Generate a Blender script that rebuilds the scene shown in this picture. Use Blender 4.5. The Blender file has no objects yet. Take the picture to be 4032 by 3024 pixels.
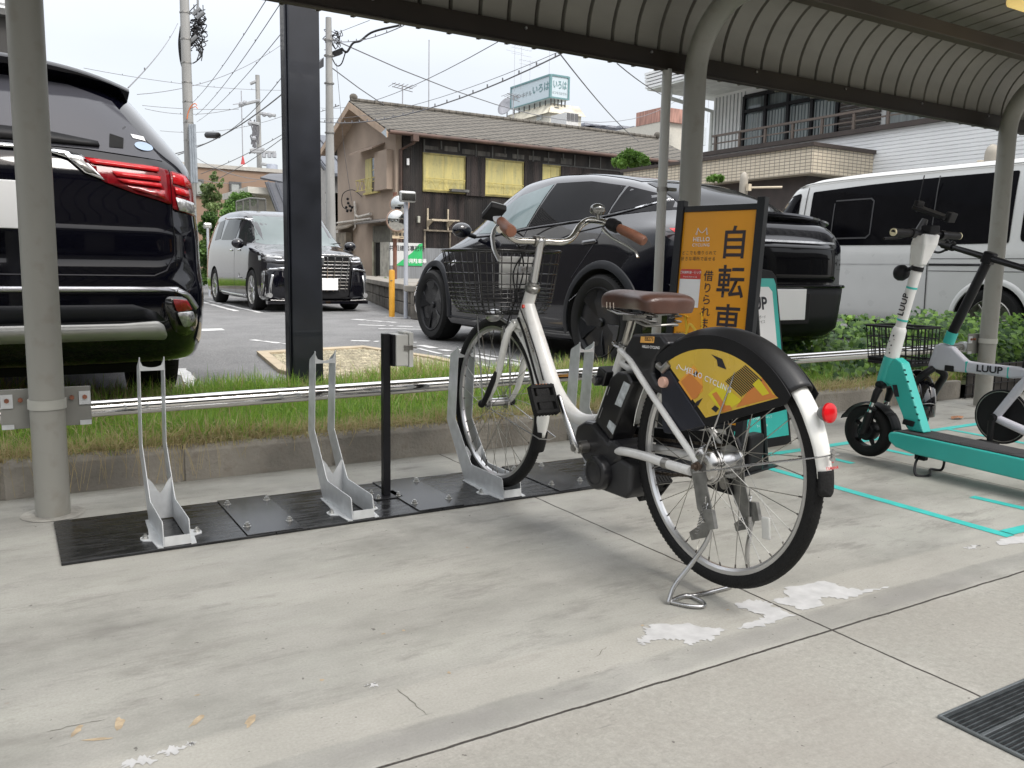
import bpy, bmesh, math, random
import numpy as np
from mathutils import Vector, Matrix
from mathutils.bvhtree import BVHTree
random.seed(7); rng = np.random.default_rng(11)
scene = bpy.context.scene
COL = scene.collection
R = math.radians
# ---------------------------------------------------------------- camera
H = 0.87
YAW, PITCH, ROLL, FPX = R(31.0), R(7.793), R(1.072), 3314.0
fw = Vector((math.sin(YAW)*math.cos(PITCH), math.cos(YAW)*math.cos(PITCH), -math.sin(PITCH)))
r0 = Vector((math.cos(YAW), -math.sin(YAW), 0)); u0 = r0.cross(fw)
CR = r0*math.cos(ROLL)+u0*math.sin(ROLL); CU = -r0*math.sin(ROLL)+u0*math.cos(ROLL)
cam_d = bpy.data.cameras.new('camera'); cam = bpy.data.objects.new('camera', cam_d); COL.objects.link(cam)
cam.matrix_world = Matrix(((CR.x, CU.x, -fw.x, 0), (CR.y, CU.y, -fw.y, 0), (CR.z, CU.z, -fw.z, H), (0, 0, 0, 1)))
cam_d.sensor_width = 36; cam_d.lens = FPX/4032*36; cam_d.clip_start = .02; cam_d.clip_end = 1500
scene.camera = cam
# ---------------------------------------------------------------- view
scene.view_settings.view_transform = 'Standard'; scene.view_settings.look = 'None'
scene.view_settings.exposure = 0.42; scene.view_settings.gamma = 1
# ---------------------------------------------------------------- sky (overcast) and soft sun
SUN_EL, SUN_AZ = R(50), R(164)          # azimuth clockwise from +Y
world = bpy.data.worlds.new('World'); scene.world = world; world.use_nodes = True
nt = world.node_tree; nt.nodes.clear()
def N(t, typ, **kw):
    n = t.nodes.new(typ)
    for k, v in kw.items(): setattr(n, k, v)
    return n
wout = N(nt, 'ShaderNodeOutputWorld'); add = N(nt, 'ShaderNodeAddShader')
bg1 = N(nt, 'ShaderNodeBackground'); bg2 = N(nt, 'ShaderNodeBackground')
sky = N(nt, 'ShaderNodeTexSky', sky_type='NISHITA', sun_disc=False)
sky.sun_elevation = SUN_EL; sky.sun_rotation = SUN_AZ; sky.air_density = 1; sky.dust_density = 4
nt.links.new(sky.outputs[0], bg1.inputs[0]); bg1.inputs[1].default_value = 0.05; sky.ozone_density = 0; sky.altitude = 100
geo = N(nt, 'ShaderNodeTexCoord'); sep = N(nt, 'ShaderNodeSeparateXYZ')
nt.links.new(geo.outputs['Generated'], sep.inputs[0])
ramp = N(nt, 'ShaderNodeValToRGB')       # an overcast dome is brighter overhead
ramp.color_ramp.elements[0].position = 0.0; ramp.color_ramp.elements[0].color = (.480, .482, .487, 1)
ramp.color_ramp.elements[1].position = 1.0; ramp.color_ramp.elements[1].color = (1.95, 1.96, 1.98, 1)
e = ramp.color_ramp.elements.new(.22); e.color = (.555, .558, .563, 1)
nt.links.new(sep.outputs[2], ramp.inputs[0])
cn = N(nt, 'ShaderNodeTexNoise'); cn.inputs['Scale'].default_value = 1.6; cn.inputs['Detail'].default_value = 5
mp = N(nt, 'ShaderNodeMapping'); mp.inputs['Scale'].default_value = (1, 1, 2.2)
nt.links.new(geo.outputs['Generated'], mp.inputs[0]); nt.links.new(mp.outputs[0], cn.inputs[0])
mr = N(nt, 'ShaderNodeMapRange'); mr.inputs[1].default_value = .3; mr.inputs[2].default_value = .7; mr.inputs[3].default_value = .88; mr.inputs[4].default_value = 1.05
nt.links.new(cn.outputs[0], mr.inputs[0])
mul = N(nt, 'ShaderNodeVectorMath', operation='SCALE'); nt.links.new(ramp.outputs[0], mul.inputs[0]); nt.links.new(mr.outputs[0], mul.inputs['Scale'])
nt.links.new(mul.outputs[0], bg2.inputs[0]); bg2.inputs[1].default_value = 1.0
nt.links.new(bg1.outputs[0], add.inputs[0]); nt.links.new(bg2.outputs[0], add.inputs[1]); nt.links.new(add.outputs[0], wout.inputs[0])
sd = bpy.data.lights.new('sun', 'SUN'); so = bpy.data.objects.new('sun', sd); COL.objects.link(so)
sd.energy = 1.5; sd.angle = R(17); sd.color = (1, .97, .93)
sdir = Vector((math.sin(SUN_AZ)*math.cos(SUN_EL), math.cos(SUN_AZ)*math.cos(SUN_EL), math.sin(SUN_EL)))
so.rotation_euler = sdir.to_track_quat('Z', 'Y').to_euler(); so.location = (0, -10, 30)
# ---------------------------------------------------------------- pixel helpers (surveying: a ray of the camera cut by a real plane)
def ray(x, y): return fw + CR*((x-2016)/FPX) - CU*((y-1512)/FPX)
def onz(x, y, z=0.): d = ray(x, y); t = (z-H)/d.z; return Vector((d.x*t, d.y*t, z))
def ony(x, y, Y): d = ray(x, y); t = Y/d.y; return Vector((d.x*t, Y, H+d.z*t))
def onx(x, y, X): d = ray(x, y); t = X/d.x; return Vector((X, d.y*t, H+d.z*t))
def att(x, y, D): d = ray(x, y); return Vector((d.x*D, d.y*D, H+d.z*D))
# ---------------------------------------------------------------- object helpers
WLOC = {}
def tag(o, label=None, cat=None, group=None, kind=None):
    if label: o['label'] = label
    if cat: o['category'] = cat
    if group: o['group'] = group
    if kind: o['kind'] = kind
    return o
def thing(name, loc, label, cat, group=None):
    o = bpy.data.objects.new(name, None); COL.objects.link(o); o.location = loc; o.empty_display_size = .1
    WLOC[o.name] = Vector(loc); return tag(o, label, cat, group)
class MB:
    def __init__(s): s.v = []; s.f = []; s.n = 0
    def add(s, vs, fs):
        b = len(s.v); s.v.extend([tuple(p) for p in vs]); s.f.extend([tuple(i+b for i in f) for f in fs]); return s
    def box(s, c, sz, rot=None):
        c = Vector(c); h = Vector(sz)/2; vs = []
        for dx in (-1, 1):
            for dy in (-1, 1):
                for dz in (-1, 1):
                    p = Vector((dx*h.x, dy*h.y, dz*h.z))
                    if rot is not None: p = rot @ p
                    vs.append(c+p)
        return s.add(vs, [(0,1,3,2),(4,6,7,5),(0,4,5,1),(2,3,7,6),(0,2,6,4),(1,5,7,3)])
    def bb(s, a, b):
        a = Vector(a); b = Vector(b); return s.box((a+b)/2, (abs(b.x-a.x), abs(b.y-a.y), abs(b.z-a.z)))
    def prism(s, poly, vec):
        n = len(poly); vec = Vector(vec); vs = [Vector(p) for p in poly]+[Vector(p)+vec for p in poly]
        fs = [tuple(range(n))[::-1], tuple(range(n, 2*n))]+[(i, (i+1) % n, (i+1) % n+n, i+n) for i in range(n)]
        return s.add(vs, fs)
    def face(s, poly): return s.add(poly, [tuple(range(len(poly)))])
    def tube(s, pts, r, n=10, closed=False, caps=True, flat=1.0):
        pts = [Vector(p) for p in pts]; m = len(pts)
        rs = list(r) if hasattr(r, '__len__') else [r]*m
        tg = []
        for i in range(m):
            a = pts[(i-1) % m] if (closed or i > 0) else pts[i]; b = pts[(i+1) % m] if (closed or i < m-1) else pts[i]
            t = (b-a); tg.append(t.normalized() if t.length > 1e-9 else Vector((0, 0, 1)))
        ref = Vector((0, 0, 1)) if abs(tg[0].z) < .9 else Vector((1, 0, 0))
        nrm = (ref-tg[0]*ref.dot(tg[0])).normalized(); vs = []
        for i in range(m):
            nrm = nrm-tg[i]*nrm.dot(tg[i])
            if nrm.length < 1e-6: nrm = tg[i].orthogonal()
            nrm.normalize(); bn = tg[i].cross(nrm)
            for k in range(n):
                a = 2*math.pi*k/n; vs.append(pts[i]+(nrm*math.cos(a)*flat+bn*math.sin(a))*rs[i])
        fs = []
        for i in range(m if closed else m-1):
            for k in range(n):
                j = (i+1) % m; fs.append((i*n+k, i*n+(k+1) % n, j*n+(k+1) % n, j*n+k))
        if caps and not closed: fs += [tuple(range(n))[::-1], tuple((m-1)*n+k for k in range(n))]
        return s.add(vs, fs)
    def cyl(s, a, b, r, r2=None, n=16): return s.tube([a, b], [r, r if r2 is None else r2], n)
    def lathe(s, prof, o, ax, n=32, a0=0, a1=360, closedprof=False):
        # prof: list of (radius, along axis)
        o = Vector(o); ax = Vector(ax).normalized(); e1 = Vector((0, 0, 1)) if abs(ax.z) < .9 else Vector((0, 1, 0))
        e1 = (e1-ax*e1.dot(ax)).normalized(); e2 = ax.cross(e1); full = abs(a1-a0) > 359.9
        m = len(prof); k = n if full else n+1; vs = []
        for i in range(k):
            a = R(a0+(a1-a0)*i/n)
            d = e1*math.cos(a)+e2*math.sin(a)
            for (rr, h) in prof: vs.append(o+d*rr+ax*h)
        fs = []
        for i in range(n):
            j = (i+1) % k
            for q in range(m if closedprof else m-1):
                q2 = (q+1) % m; fs.append((i*m+q, i*m+q2, j*m+q2, j*m+q))
        if not full and closedprof: fs += [tuple(range(m)), tuple((k-1)*m+q for q in range(m))[::-1]]
        return s.add(vs, fs)
    def sphere(s, c, r, n=12, sc=(1, 1, 1)):
        vs = []; fs = []; c = Vector(c); m = n//2
        for i in range(m+1):
            t = math.pi*i/m
            for k in range(n):
                a = 2*math.pi*k/n; vs.append(c+Vector((math.sin(t)*math.cos(a)*r*sc[0], math.sin(t)*math.sin(a)*r*sc[1], math.cos(t)*r*sc[2])))
        for i in range(m):
            for k in range(n): fs.append((i*n+k, (i+1)*n+k, (i+1)*n+(k+1) % n, i*n+(k+1) % n))
        return s.add(vs, fs)
    def grid(s, rows):
        n = len(rows[0]); vs = [p for r_ in rows for p in r_]; fs = []
        for i in range(len(rows)-1):
            for k in range(n-1): fs.append((i*n+k, i*n+k+1, (i+1)*n+k+1, (i+1)*n+k))
        return s.add(vs, fs)
def obj(name, mb, mat, parent=None, smooth=40, bevel=0, solid=0, merge=True, subd=0, seg=2):
    me = bpy.data.meshes.new(name)
    off = Vector((0, 0, 0))
    if parent is not None: off = WLOC[parent.name]
    if isinstance(mb, MB):
        me.from_pydata([(p[0]-off.x, p[1]-off.y, p[2]-off.z) for p in mb.v], [], mb.f)
    else:
        mb.to_mesh(me); mb.free(); me.transform(Matrix.Translation(-off))
    if merge or True:
        bm = bmesh.new(); bm.from_mesh(me)
        if merge: bmesh.ops.remove_doubles(bm, verts=bm.verts, dist=1e-5)
        bmesh.ops.recalc_face_normals(bm, faces=bm.faces); bm.to_mesh(me); bm.free()
    if smooth:
        me.shade_smooth()
        me.set_sharp_from_angle(angle=R(smooth))
    for m in (mat if isinstance(mat, (list, tuple)) else [mat]): me.materials.append(m)
    o = bpy.data.objects.new(name, me); COL.objects.link(o)
    if parent is not None: o.parent = parent
    WLOC[o.name] = off.copy()
    if solid: md = o.modifiers.new('solid', 'SOLIDIFY'); md.thickness = solid; md.offset = 0
    if bevel: md = o.modifiers.new('bevel', 'BEVEL'); md.width = bevel; md.segments = seg; md.limit_method = 'ANGLE'; md.angle_limit = R(35); md.use_clamp_overlap = True
    if subd: md = o.modifiers.new('sub', 'SUBSURF'); md.levels = subd; md.render_levels = subd
    return o
def copy_tree(o, parent=None):
    c = o.copy(); COL.objects.link(c); c.parent = parent; WLOC[c.name] = WLOC[o.name].copy()
    for ch in [x for x in COL.objects if x.parent == o]: copy_tree(ch, c)
    return c
# text laid on a plane: origin, x direction, y direction
_fonts = {}
def text(name, s, size, org, ex, ey, mat, parent, bold=0.0, align='CENTER', depth=.0006, off=.0015, sx=1.0, track=1.0):
    cu = bpy.data.curves.new('t', 'FONT'); cu.body = s; cu.size = size; cu.align_x = align; cu.align_y = 'CENTER'
    cu.offset = bold*size; cu.resolution_u = 3; cu.space_character = track
    to = bpy.data.objects.new('t', cu); COL.objects.link(to)
    dg = bpy.context.evaluated_depsgraph_get(); dg.update()
    me = bpy.data.meshes.new_from_object(to.evaluated_get(dg)); bpy.data.objects.remove(to)
    ex = Vector(ex).normalized(); ey = Vector(ey); ey = (ey-ex*ey.dot(ex)).normalized(); nz = ex.cross(ey)
    o3 = Vector(org)+nz*off-(WLOC[parent.name] if parent is not None else Vector((0, 0, 0)))
    M = Matrix(((ex.x*sx, ey.x, nz.x, o3.x), (ex.y*sx, ey.y, nz.y, o3.y), (ex.z*sx, ey.z, nz.z, o3.z), (0, 0, 0, 1)))
    me.transform(M); me.materials.clear(); me.materials.append(mat); me.name = name
    o = bpy.data.objects.new(name, me); COL.objects.link(o); o.parent = parent; WLOC[o.name] = WLOC[parent.name].copy() if parent is not None else Vector((0, 0, 0))
    return o
# ---------------------------------------------------------------- materials
MATS = {}
def mat(name, col, rough=.5, metal=0., var=.12, scale=6., coat=0., bump=0., bscale=80., spec=.5, alpha=1., trans=0., emit=0., streak=None, coord='Object', ior=1.5, rvar=.1, col2=None, grime=0.):
    if name in MATS: return MATS[name]
    m = bpy.data.materials.new(name); m.use_nodes = True; t = m.node_tree; b = t.nodes['Principled BSDF']
    b.inputs['Roughness'].default_value = rough; b.inputs['Metallic'].default_value = metal
    b.inputs['Specular IOR Level'].default_value = spec
    b.inputs['Coat Weight'].default_value = coat; b.inputs['Coat Roughness'].default_value = .03
    b.inputs['IOR'].default_value = ior; b.inputs['Coat IOR'].default_value = ior
    b.inputs['Alpha'].default_value = alpha; b.inputs['Transmission Weight'].default_value = trans
    tc = N(t, 'ShaderNodeTexCoord'); no = N(t, 'ShaderNodeTexNoise'); no.inputs['Scale'].default_value = scale; no.inputs['Detail'].default_value = 6
    src = tc.outputs[coord]
    if streak:
        mp_ = N(t, 'ShaderNodeMapping'); mp_.inputs['Scale'].default_value = streak; t.links.new(src, mp_.inputs[0]); src = mp_.outputs[0]
    t.links.new(src, no.inputs[0])
    mx = N(t, 'ShaderNodeMix', data_type='RGBA'); c = Vector(col)
    c2 = Vector(col2) if col2 else c*(1-var)
    mx.inputs[6].default_value = (*c2, 1); mx.inputs[7].default_value = (*(c if col2 else c*(1+var)), 1)
    rr = N(t, 'ShaderNodeMapRange'); rr.inputs[1].default_value = .32; rr.inputs[2].default_value = .68
    t.links.new(no.outputs[0], rr.inputs[0]); t.links.new(rr.outputs[0], mx.inputs[0])
    out = mx.outputs[2]
    if grime:
        n3 = N(t, 'ShaderNodeTexNoise'); n3.inputs['Scale'].default_value = scale*4; n3.inputs['Detail'].default_value = 8
        t.links.new(tc.outputs[coord], n3.inputs[0]); r3 = N(t, 'ShaderNodeMapRange'); r3.inputs[1].default_value = .55; r3.inputs[2].default_value = .75; r3.inputs[4].default_value = grime
        t.links.new(n3.outputs[0], r3.inputs[0]); m3 = N(t, 'ShaderNodeMix', data_type='RGBA'); m3.inputs[7].default_value = (.16, .13, .1, 1)
        t.links.new(r3.outputs[0], m3.inputs[0]); t.links.new(out, m3.inputs[6]); out = m3.outputs[2]
    t.links.new(out, b.inputs['Base Color'])
    if rvar:
        r2 = N(t, 'ShaderNodeMapRange'); r2.inputs[1].default_value = .3; r2.inputs[2].default_value = .7; r2.inputs[3].default_value = max(.01, rough*(1-rvar)); r2.inputs[4].default_value = min(1, rough*(1+rvar))
        t.links.new(no.outputs[0], r2.inputs[0]); t.links.new(r2.outputs[0], b.inputs['Roughness'])
    if bump:
        n2 = N(t, 'ShaderNodeTexNoise'); n2.inputs['Scale'].default_value = bscale; n2.inputs['Detail'].default_value = 4; t.links.new(tc.outputs[coord], n2.inputs[0])
        bp = N(t, 'ShaderNodeBump'); bp.inputs['Strength'].default_value = bump; bp.inputs['Distance'].default_value = .01
        t.links.new(n2.outputs[0], bp.inputs['Height']); t.links.new(bp.outputs[0], b.inputs['Normal'])
    if emit:
        b.inputs['Emission Strength'].default_value = emit; b.inputs['Emission Color'].default_value = (*col, 1)
    MATS[name] = m; return m
BLACKM = mat('black_metal', (.009, .009, .011), .35, .0, var=.3, spec=.3)
BLACKP = mat('black_plastic', (.010, .010, .011), .5, var=.3, spec=.25)
RUBBER = mat('rubber', (.009, .009, .009), .75, spec=.3, var=.3, bump=.3, bscale=150)
CHROME = mat('chrome', (.75, .75, .76), .12, 1., var=.06)
STEEL = mat('steel', (.5, .5, .5), .28, 1., var=.15, scale=20)
DSTEEL = mat('dull_steel', (.33, .32, .3), .4, .9, var=.25, scale=30)
ALU = mat('aluminium', (.62, .62, .62), .32, .95, var=.1)
GALV = mat('galvanised_steel', (.60, .62, .63), .42, .35, var=.09, scale=30, bump=.05, bscale=200)
WPAINT = mat('white_paint', (.74, .74, .70), .28, var=.04, coat=.4, grime=.12)
PEARL = mat('white_frame_paint', (.72, .715, .69), .3, var=.05, coat=.5, grime=.18, scale=8)
TEAL = mat('teal_paint', (.035, .42, .37), .4, var=.06, coat=.2)
TEALT = mat('teal_tape', (.045, .46, .42), .55, var=.1, scale=15)
LEATHER = mat('brown_leather', (.075, .037, .027), .3, var=.25, scale=9, bump=.12, bscale=260)
PAPER = mat('white_print', (.8, .8, .8), .5, var=.02)
INK = mat('black_ink', (.015, .014, .02), .5, var=.1)
PLATE = mat('white_plate', (.86, .86, .86), .4, var=.01)
REDL = mat('red_lens', (.50, .008, .012), .15, var=.25, scale=25, coat=.5, ior=1.3)
DREDL = mat('dark_red_lens', (.17, .004, .008), .12, var=.35, scale=18, coat=.5, ior=1.3)
CLEARL = mat('clear_lens', (.42, .42, .42), .12, .35, var=.4, scale=60, coat=1.)
CARBLK = mat('black_car_paint', (.003, .003, .006), .12, .0, var=.1, coat=1., spec=.3, rvar=0, ior=1.46)
# ================================================================= SETTING: ground
LOT = 0.11
def ground_concrete():
    m = bpy.data.materials.new('concrete'); m.use_nodes = True; t = m.node_tree; L = t.links; b = t.nodes['Principled BSDF']
    tc = N(t, 'ShaderNodeTexCoord'); P = tc.outputs['Object']; sp = N(t, 'ShaderNodeSeparateXYZ'); L.new(P, sp.inputs[0])
    def noise(scale, det=6, rough=.6, sc=None):
        n = N(t, 'ShaderNodeTexNoise'); n.inputs['Scale'].default_value = scale; n.inputs['Detail'].default_value = det; n.inputs['Roughness'].default_value = rough
        if sc: q = N(t, 'ShaderNodeMapping'); q.inputs['Scale'].default_value = sc; L.new(P, q.inputs[0]); L.new(q.outputs[0], n.inputs[0])
        else: L.new(P, n.inputs[0])
        return n.outputs[0]
    def mrange(x, a, b_, c=0., d=1.):
        n = N(t, 'ShaderNodeMapRange'); n.inputs[1].default_value = a; n.inputs[2].default_value = b_; n.inputs[3].default_value = c; n.inputs[4].default_value = d; L.new(x, n.inputs[0]); return n.outputs[0]
    def mth(op, a, b_=0.):
        n = N(t, 'ShaderNodeMath', operation=op)
        for i, v in enumerate((a, b_)):
            if isinstance(v, (int, float)): n.inputs[i].default_value = v
            else: L.new(v, n.inputs[i])
        return n.outputs[0]
    def mix(f, a, c):
        n = N(t, 'ShaderNodeMix', data_type='RGBA')
        if isinstance(f, (int, float)): n.inputs[0].default_value = f
        else: L.new(f, n.inputs[0])
        for i, v in ((6, a), (7, c)):
            if isinstance(v, tuple): n.inputs[i].default_value = (*v, 1)
            else: L.new(v, n.inputs[i])
        return n.outputs[2]
    base = mix(mrange(noise(1.1, 9, .62, (1, 2.4, 1)), .36, .64), (.215, .214, .193), (.415, .413, .372))
    base = mix(mrange(noise(5., 9, .7), .42, .66, 0, .6), base, (.39, .38, .35))
    base = mix(mrange(noise(2.3, 10, .78, (1, 3.2, 1)), .52, .66, 0, .75), base, (.165, .158, .145))      # smeared dirt
    base = mix(mrange(noise(.55, 3, .5), .45, .75, 0, .5), base, (.37, .355, .31))
    fine = noise(170, 3, .6)
    # front slab (Y < 1.285): coarser broom finish, browner
    wob = mth('MULTIPLY', mth('SUBTRACT', noise(9, 4), .5), .012)
    y = mth('ADD', sp.outputs[1], wob); x = mth('ADD', sp.outputs[0], wob)
    front = mth('LESS_THAN', y, 1.285)
    fr = mix(mrange(noise(60, 5, .75), .33, .66), (.27, .262, .232), (.385, .375, .335))
    fr = mix(mrange(noise(1.7, 6), .4, .7, 0, .6), fr, (.27, .245, .215))
    base = mix(mth('MULTIPLY', front, .85), base, fr)
    # trowelled band between 1.39 and 1.53
    wy = mth('ADD', sp.outputs[1], mth('MULTIPLY', mth('SUBTRACT', noise(3.5, 7), .5), .05))
    band = mth('MULTIPLY', mrange(wy, 1.385, 1.395), mrange(wy, 1.525, 1.545, 1, 0))
    base = mix(mth('MULTIPLY', band, .5), base, (.43, .415, .37))
    band2 = mth('MULTIPLY', mth('MULTIPLY', mrange(wy, 1.29, 1.31), mrange(wy, 1.36, 1.39, 1, 0)), mrange(noise(2.2, 4), .4, .6, .15, .7))
    base = mix(band2, base, (.235, .228, .215))
    # joints
    d1 = mth('ABSOLUTE', mth('SUBTRACT', y, 1.285))
    px = mth('PINGPONG', mth('ADD', x, -1.708), .935)          # joints every 1.87 m
    px = mth('ABSOLUTE', px)
    halo = mth('MULTIPLY', mrange(mth('MINIMUM', d1, px), .006, .045, 1, 0), mrange(noise(6, 6), .45, .65, 0, .35))
    base = mix(halo, base, (.48, .46, .42))
    j = mth('MINIMUM', d1, px); jm = mrange(j, .0022, .0042, 1, 0)
    base = mix(jm, base, (.028, .022, .018))
    # rust stains, grit
    rust = mth('MULTIPLY', mrange(noise(17, 3), .725, .765), mrange(noise(1.3, 2), .5, .62))
    base = mix(mth('MULTIPLY', rust, .75), base, (.30, .15, .06))
    grit = mrange(noise(55, 2, .5), .72, .75)
    base = mix(mth('MULTIPLY', grit, .75), base, (.07, .06, .055))
    crk = mrange(mth('ABSOLUTE', mth('SUBTRACT', noise(1.7, 5, .55), .5)), .0012, .0035, 1, 0)
    base = mix(mth('MULTIPLY', crk, mrange(noise(.9, 2), .62, .66, 0, .3)), base, (.12, .11, .10))
    scr = mrange(noise(14, 4, .6, (1, 9, 1)), .64, .72)
    base = mix(mth('MULTIPLY', scr, .45), base, (.13, .125, .12))
    base = mix(mrange(fine, .3, .7, 0, .30), base, (.17, .165, .15))
    hs = N(t, 'ShaderNodeBrightContrast'); hs.inputs[1].default_value = 0.0; hs.inputs[2].default_value = 0.0; L.new(base, hs.inputs[0])
    L.new(hs.outputs[0], b.inputs['Base Color']); b.inputs['Roughness'].default_value = .78; b.inputs['Specular IOR Level'].default_value = .35
    L.new(mrange(noise(1.5, 6), .35, .65, .5, .85), b.inputs['Roughness'])
    hgt = mth('SUBTRACT', mth('MULTIPLY', fine, .25), mth('MULTIPLY', jm, 1.6))
    hgt = mth('ADD', hgt, mth('MULTIPLY', noise(70, 6, .8), mth('MULTIPLY', front, .5)))
    bp = N(t, 'ShaderNodeBump'); bp.inputs['Strength'].default_value = .55; bp.inputs['Distance'].default_value = .004; L.new(hgt, bp.inputs['Height']); L.new(bp.outputs[0], b.inputs['Normal'])
    return m
CONC = ground_concrete()
KERB = mat('kerb_concrete', (.26, .242, .21), .85, var=.4, scale=3.5, bump=.6, bscale=70, streak=(1, 1, .8), grime=.5)
mb = MB(); mb.face([(-30, -30, 0), (40, -30, 0), (40, 3.5, 0), (-30, 3.5, 0)]); tag(obj('concrete_floor', mb, CONC, smooth=0), kind='structure')
mb = MB()
xs = [-.05+.623*i for i in range(-8, 15)]
for i in range(len(xs)-1):
    if xs[i+1] > 5.9: continue
    a, b_ = xs[i]+.006, xs[i+1]-.006
    prof = [(3.495, -.05), (3.50, .118), (3.512, .133), (3.53, .138), (3.60, .138), (3.60, -.05)]
    mb.prism([(a, y, z) for y, z in prof], (b_-a, 0, 0))
mb.bb((-5, 3.508, -.05), (5.9, 3.59, .128))
tag(obj('kerb', mb, KERB, smooth=30, bevel=.004), kind='structure')
SOIL = mat('soil', (.075, .085, .03), .95, var=.5, scale=14, bump=1, bscale=60)
ASPH = mat('asphalt', (.17, .17, .17), .88, var=.2, scale=2.2, bump=1., bscale=190, grime=.0)
t = ASPH.node_tree; # speckle of aggregate
b = t.nodes['Principled BSDF']; src = b.inputs['Base Color'].links[0].from_socket
tc = N(t, 'ShaderNodeTexCoord'); vn = N(t, 'ShaderNodeTexNoise'); vn.inputs['Scale'].default_value = 85; vn.inputs['Detail'].default_value = 2; t.links.new(tc.outputs['Object'], vn.inputs[0])
r_ = N(t, 'ShaderNodeMapRange'); r_.inputs[1].default_value = .5; r_.inputs[2].default_value = .72; r_.inputs[4].default_value = .7; t.links.new(vn.outputs[0], r_.inputs[0])
mm = N(t, 'ShaderNodeMix', data_type='RGBA'); mm.inputs[7].default_value = (.34, .335, .32, 1); t.links.new(r_.outputs[0], mm.inputs[0]); t.links.new(src, mm.inputs[6]); t.links.new(mm.outputs[2], b.inputs['Base Color'])
mb = MB(); mb.grid([[(x, y, .112+.014*math.sin(x*3.1+y*5)+.01*math.sin(x*7)) for x in np.linspace(-6, 12, 60)] for y in (3.6, 3.9, 4.3, 4.7, 5.05)])
tag(obj('soil_bed', mb, SOIL), kind='structure')
mb = MB(); mb.face([(-60, 4.95, LOT), (90, 4.95, LOT), (90, 260, LOT), (-60, 260, LOT)]); tag(obj('asphalt_ground', mb, ASPH, smooth=0), kind='structure')
mb = MB(); mb.face([(5.9, 3.5, .10), (14, 3.5, .10), (14, 5, .10), (5.9, 5, .10)]); tag(obj('soil_bank', mb, SOIL, smooth=0), kind='structure')
mb = MB(); mb.face([(-90, -90, -.02), (120, -90, -.02), (120, 600, -.02), (-90, 600, -.02)]); tag(obj('ground', mb, ASPH, smooth=0), kind='structure')
# worn white line paint on the asphalt
WORN = mat('worn_white_line', (.55, .55, .54), .8, var=.15, scale=30, bump=.3)
mb = MB()
def stripe(a, b_, w, z=LOT+.004, jag=.35, seg=14):
    a = Vector(a); b_ = Vector(b_); d = (b_-a); n = Vector((-d.y, d.x, 0)).normalized()*w/2; i = 0
    while i < seg:
        run = random.randint(1, 5); j = min(seg, i+run); top = []; bot = []
        for q in range(i, j+1):
            p = a+d*q/seg; top.append(p+n*(1-random.random()*jag)); bot.append(p-n*(1-random.random()*jag))
        mb.face([(p.x, p.y, z) for p in top]+[(p.x, p.y, z) for p in bot[::-1]])
        i = j+(1 if random.random() < jag else 0)
        if i == j: i = j
for A, B, w in [((3.3, 17.4), (3.17, 13.9), .12), ((3.52, 17.9), (3.42, 13.4), .12), ((2.10, 8.6), (2.32, 7.95), .09), ((4.25, 11.5), (4.55, 10.7), .14), ((3.9, 10.4), (4.45, 9.9), .12), ((3.9, 9.7), (4.4, 9.4), .10),
              ((3.0, 8.2), (3.55, 7.8), .12), ((3.45, 7.5), (3.5, 5.3), .12), ((3.3, 7.2), (3.2, 5.4), .06), ((4.9, 11.9), (5.6, 10.9), .1), ((2.6, 5.9), (3.5, 5.6), .07), ((3.6, 7.0), (3.65, 5.2), .05), ((1.05, 6.4), (.95, 5.2), .10), ((1.6, 5.3), (1.3, 4.98), .08)]:
    stripe((*A, 0), (*B, 0), w, jag=.5)
mb.face([(1.6, 9.85, LOT+.004), (2.13, 9.94, LOT+.004), (2.15, 10.21, LOT+.004), (1.6, 10.2, LOT+.004)])
tag(obj('painted_lines', mb, WORN, smooth=0), kind='structure')
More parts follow.
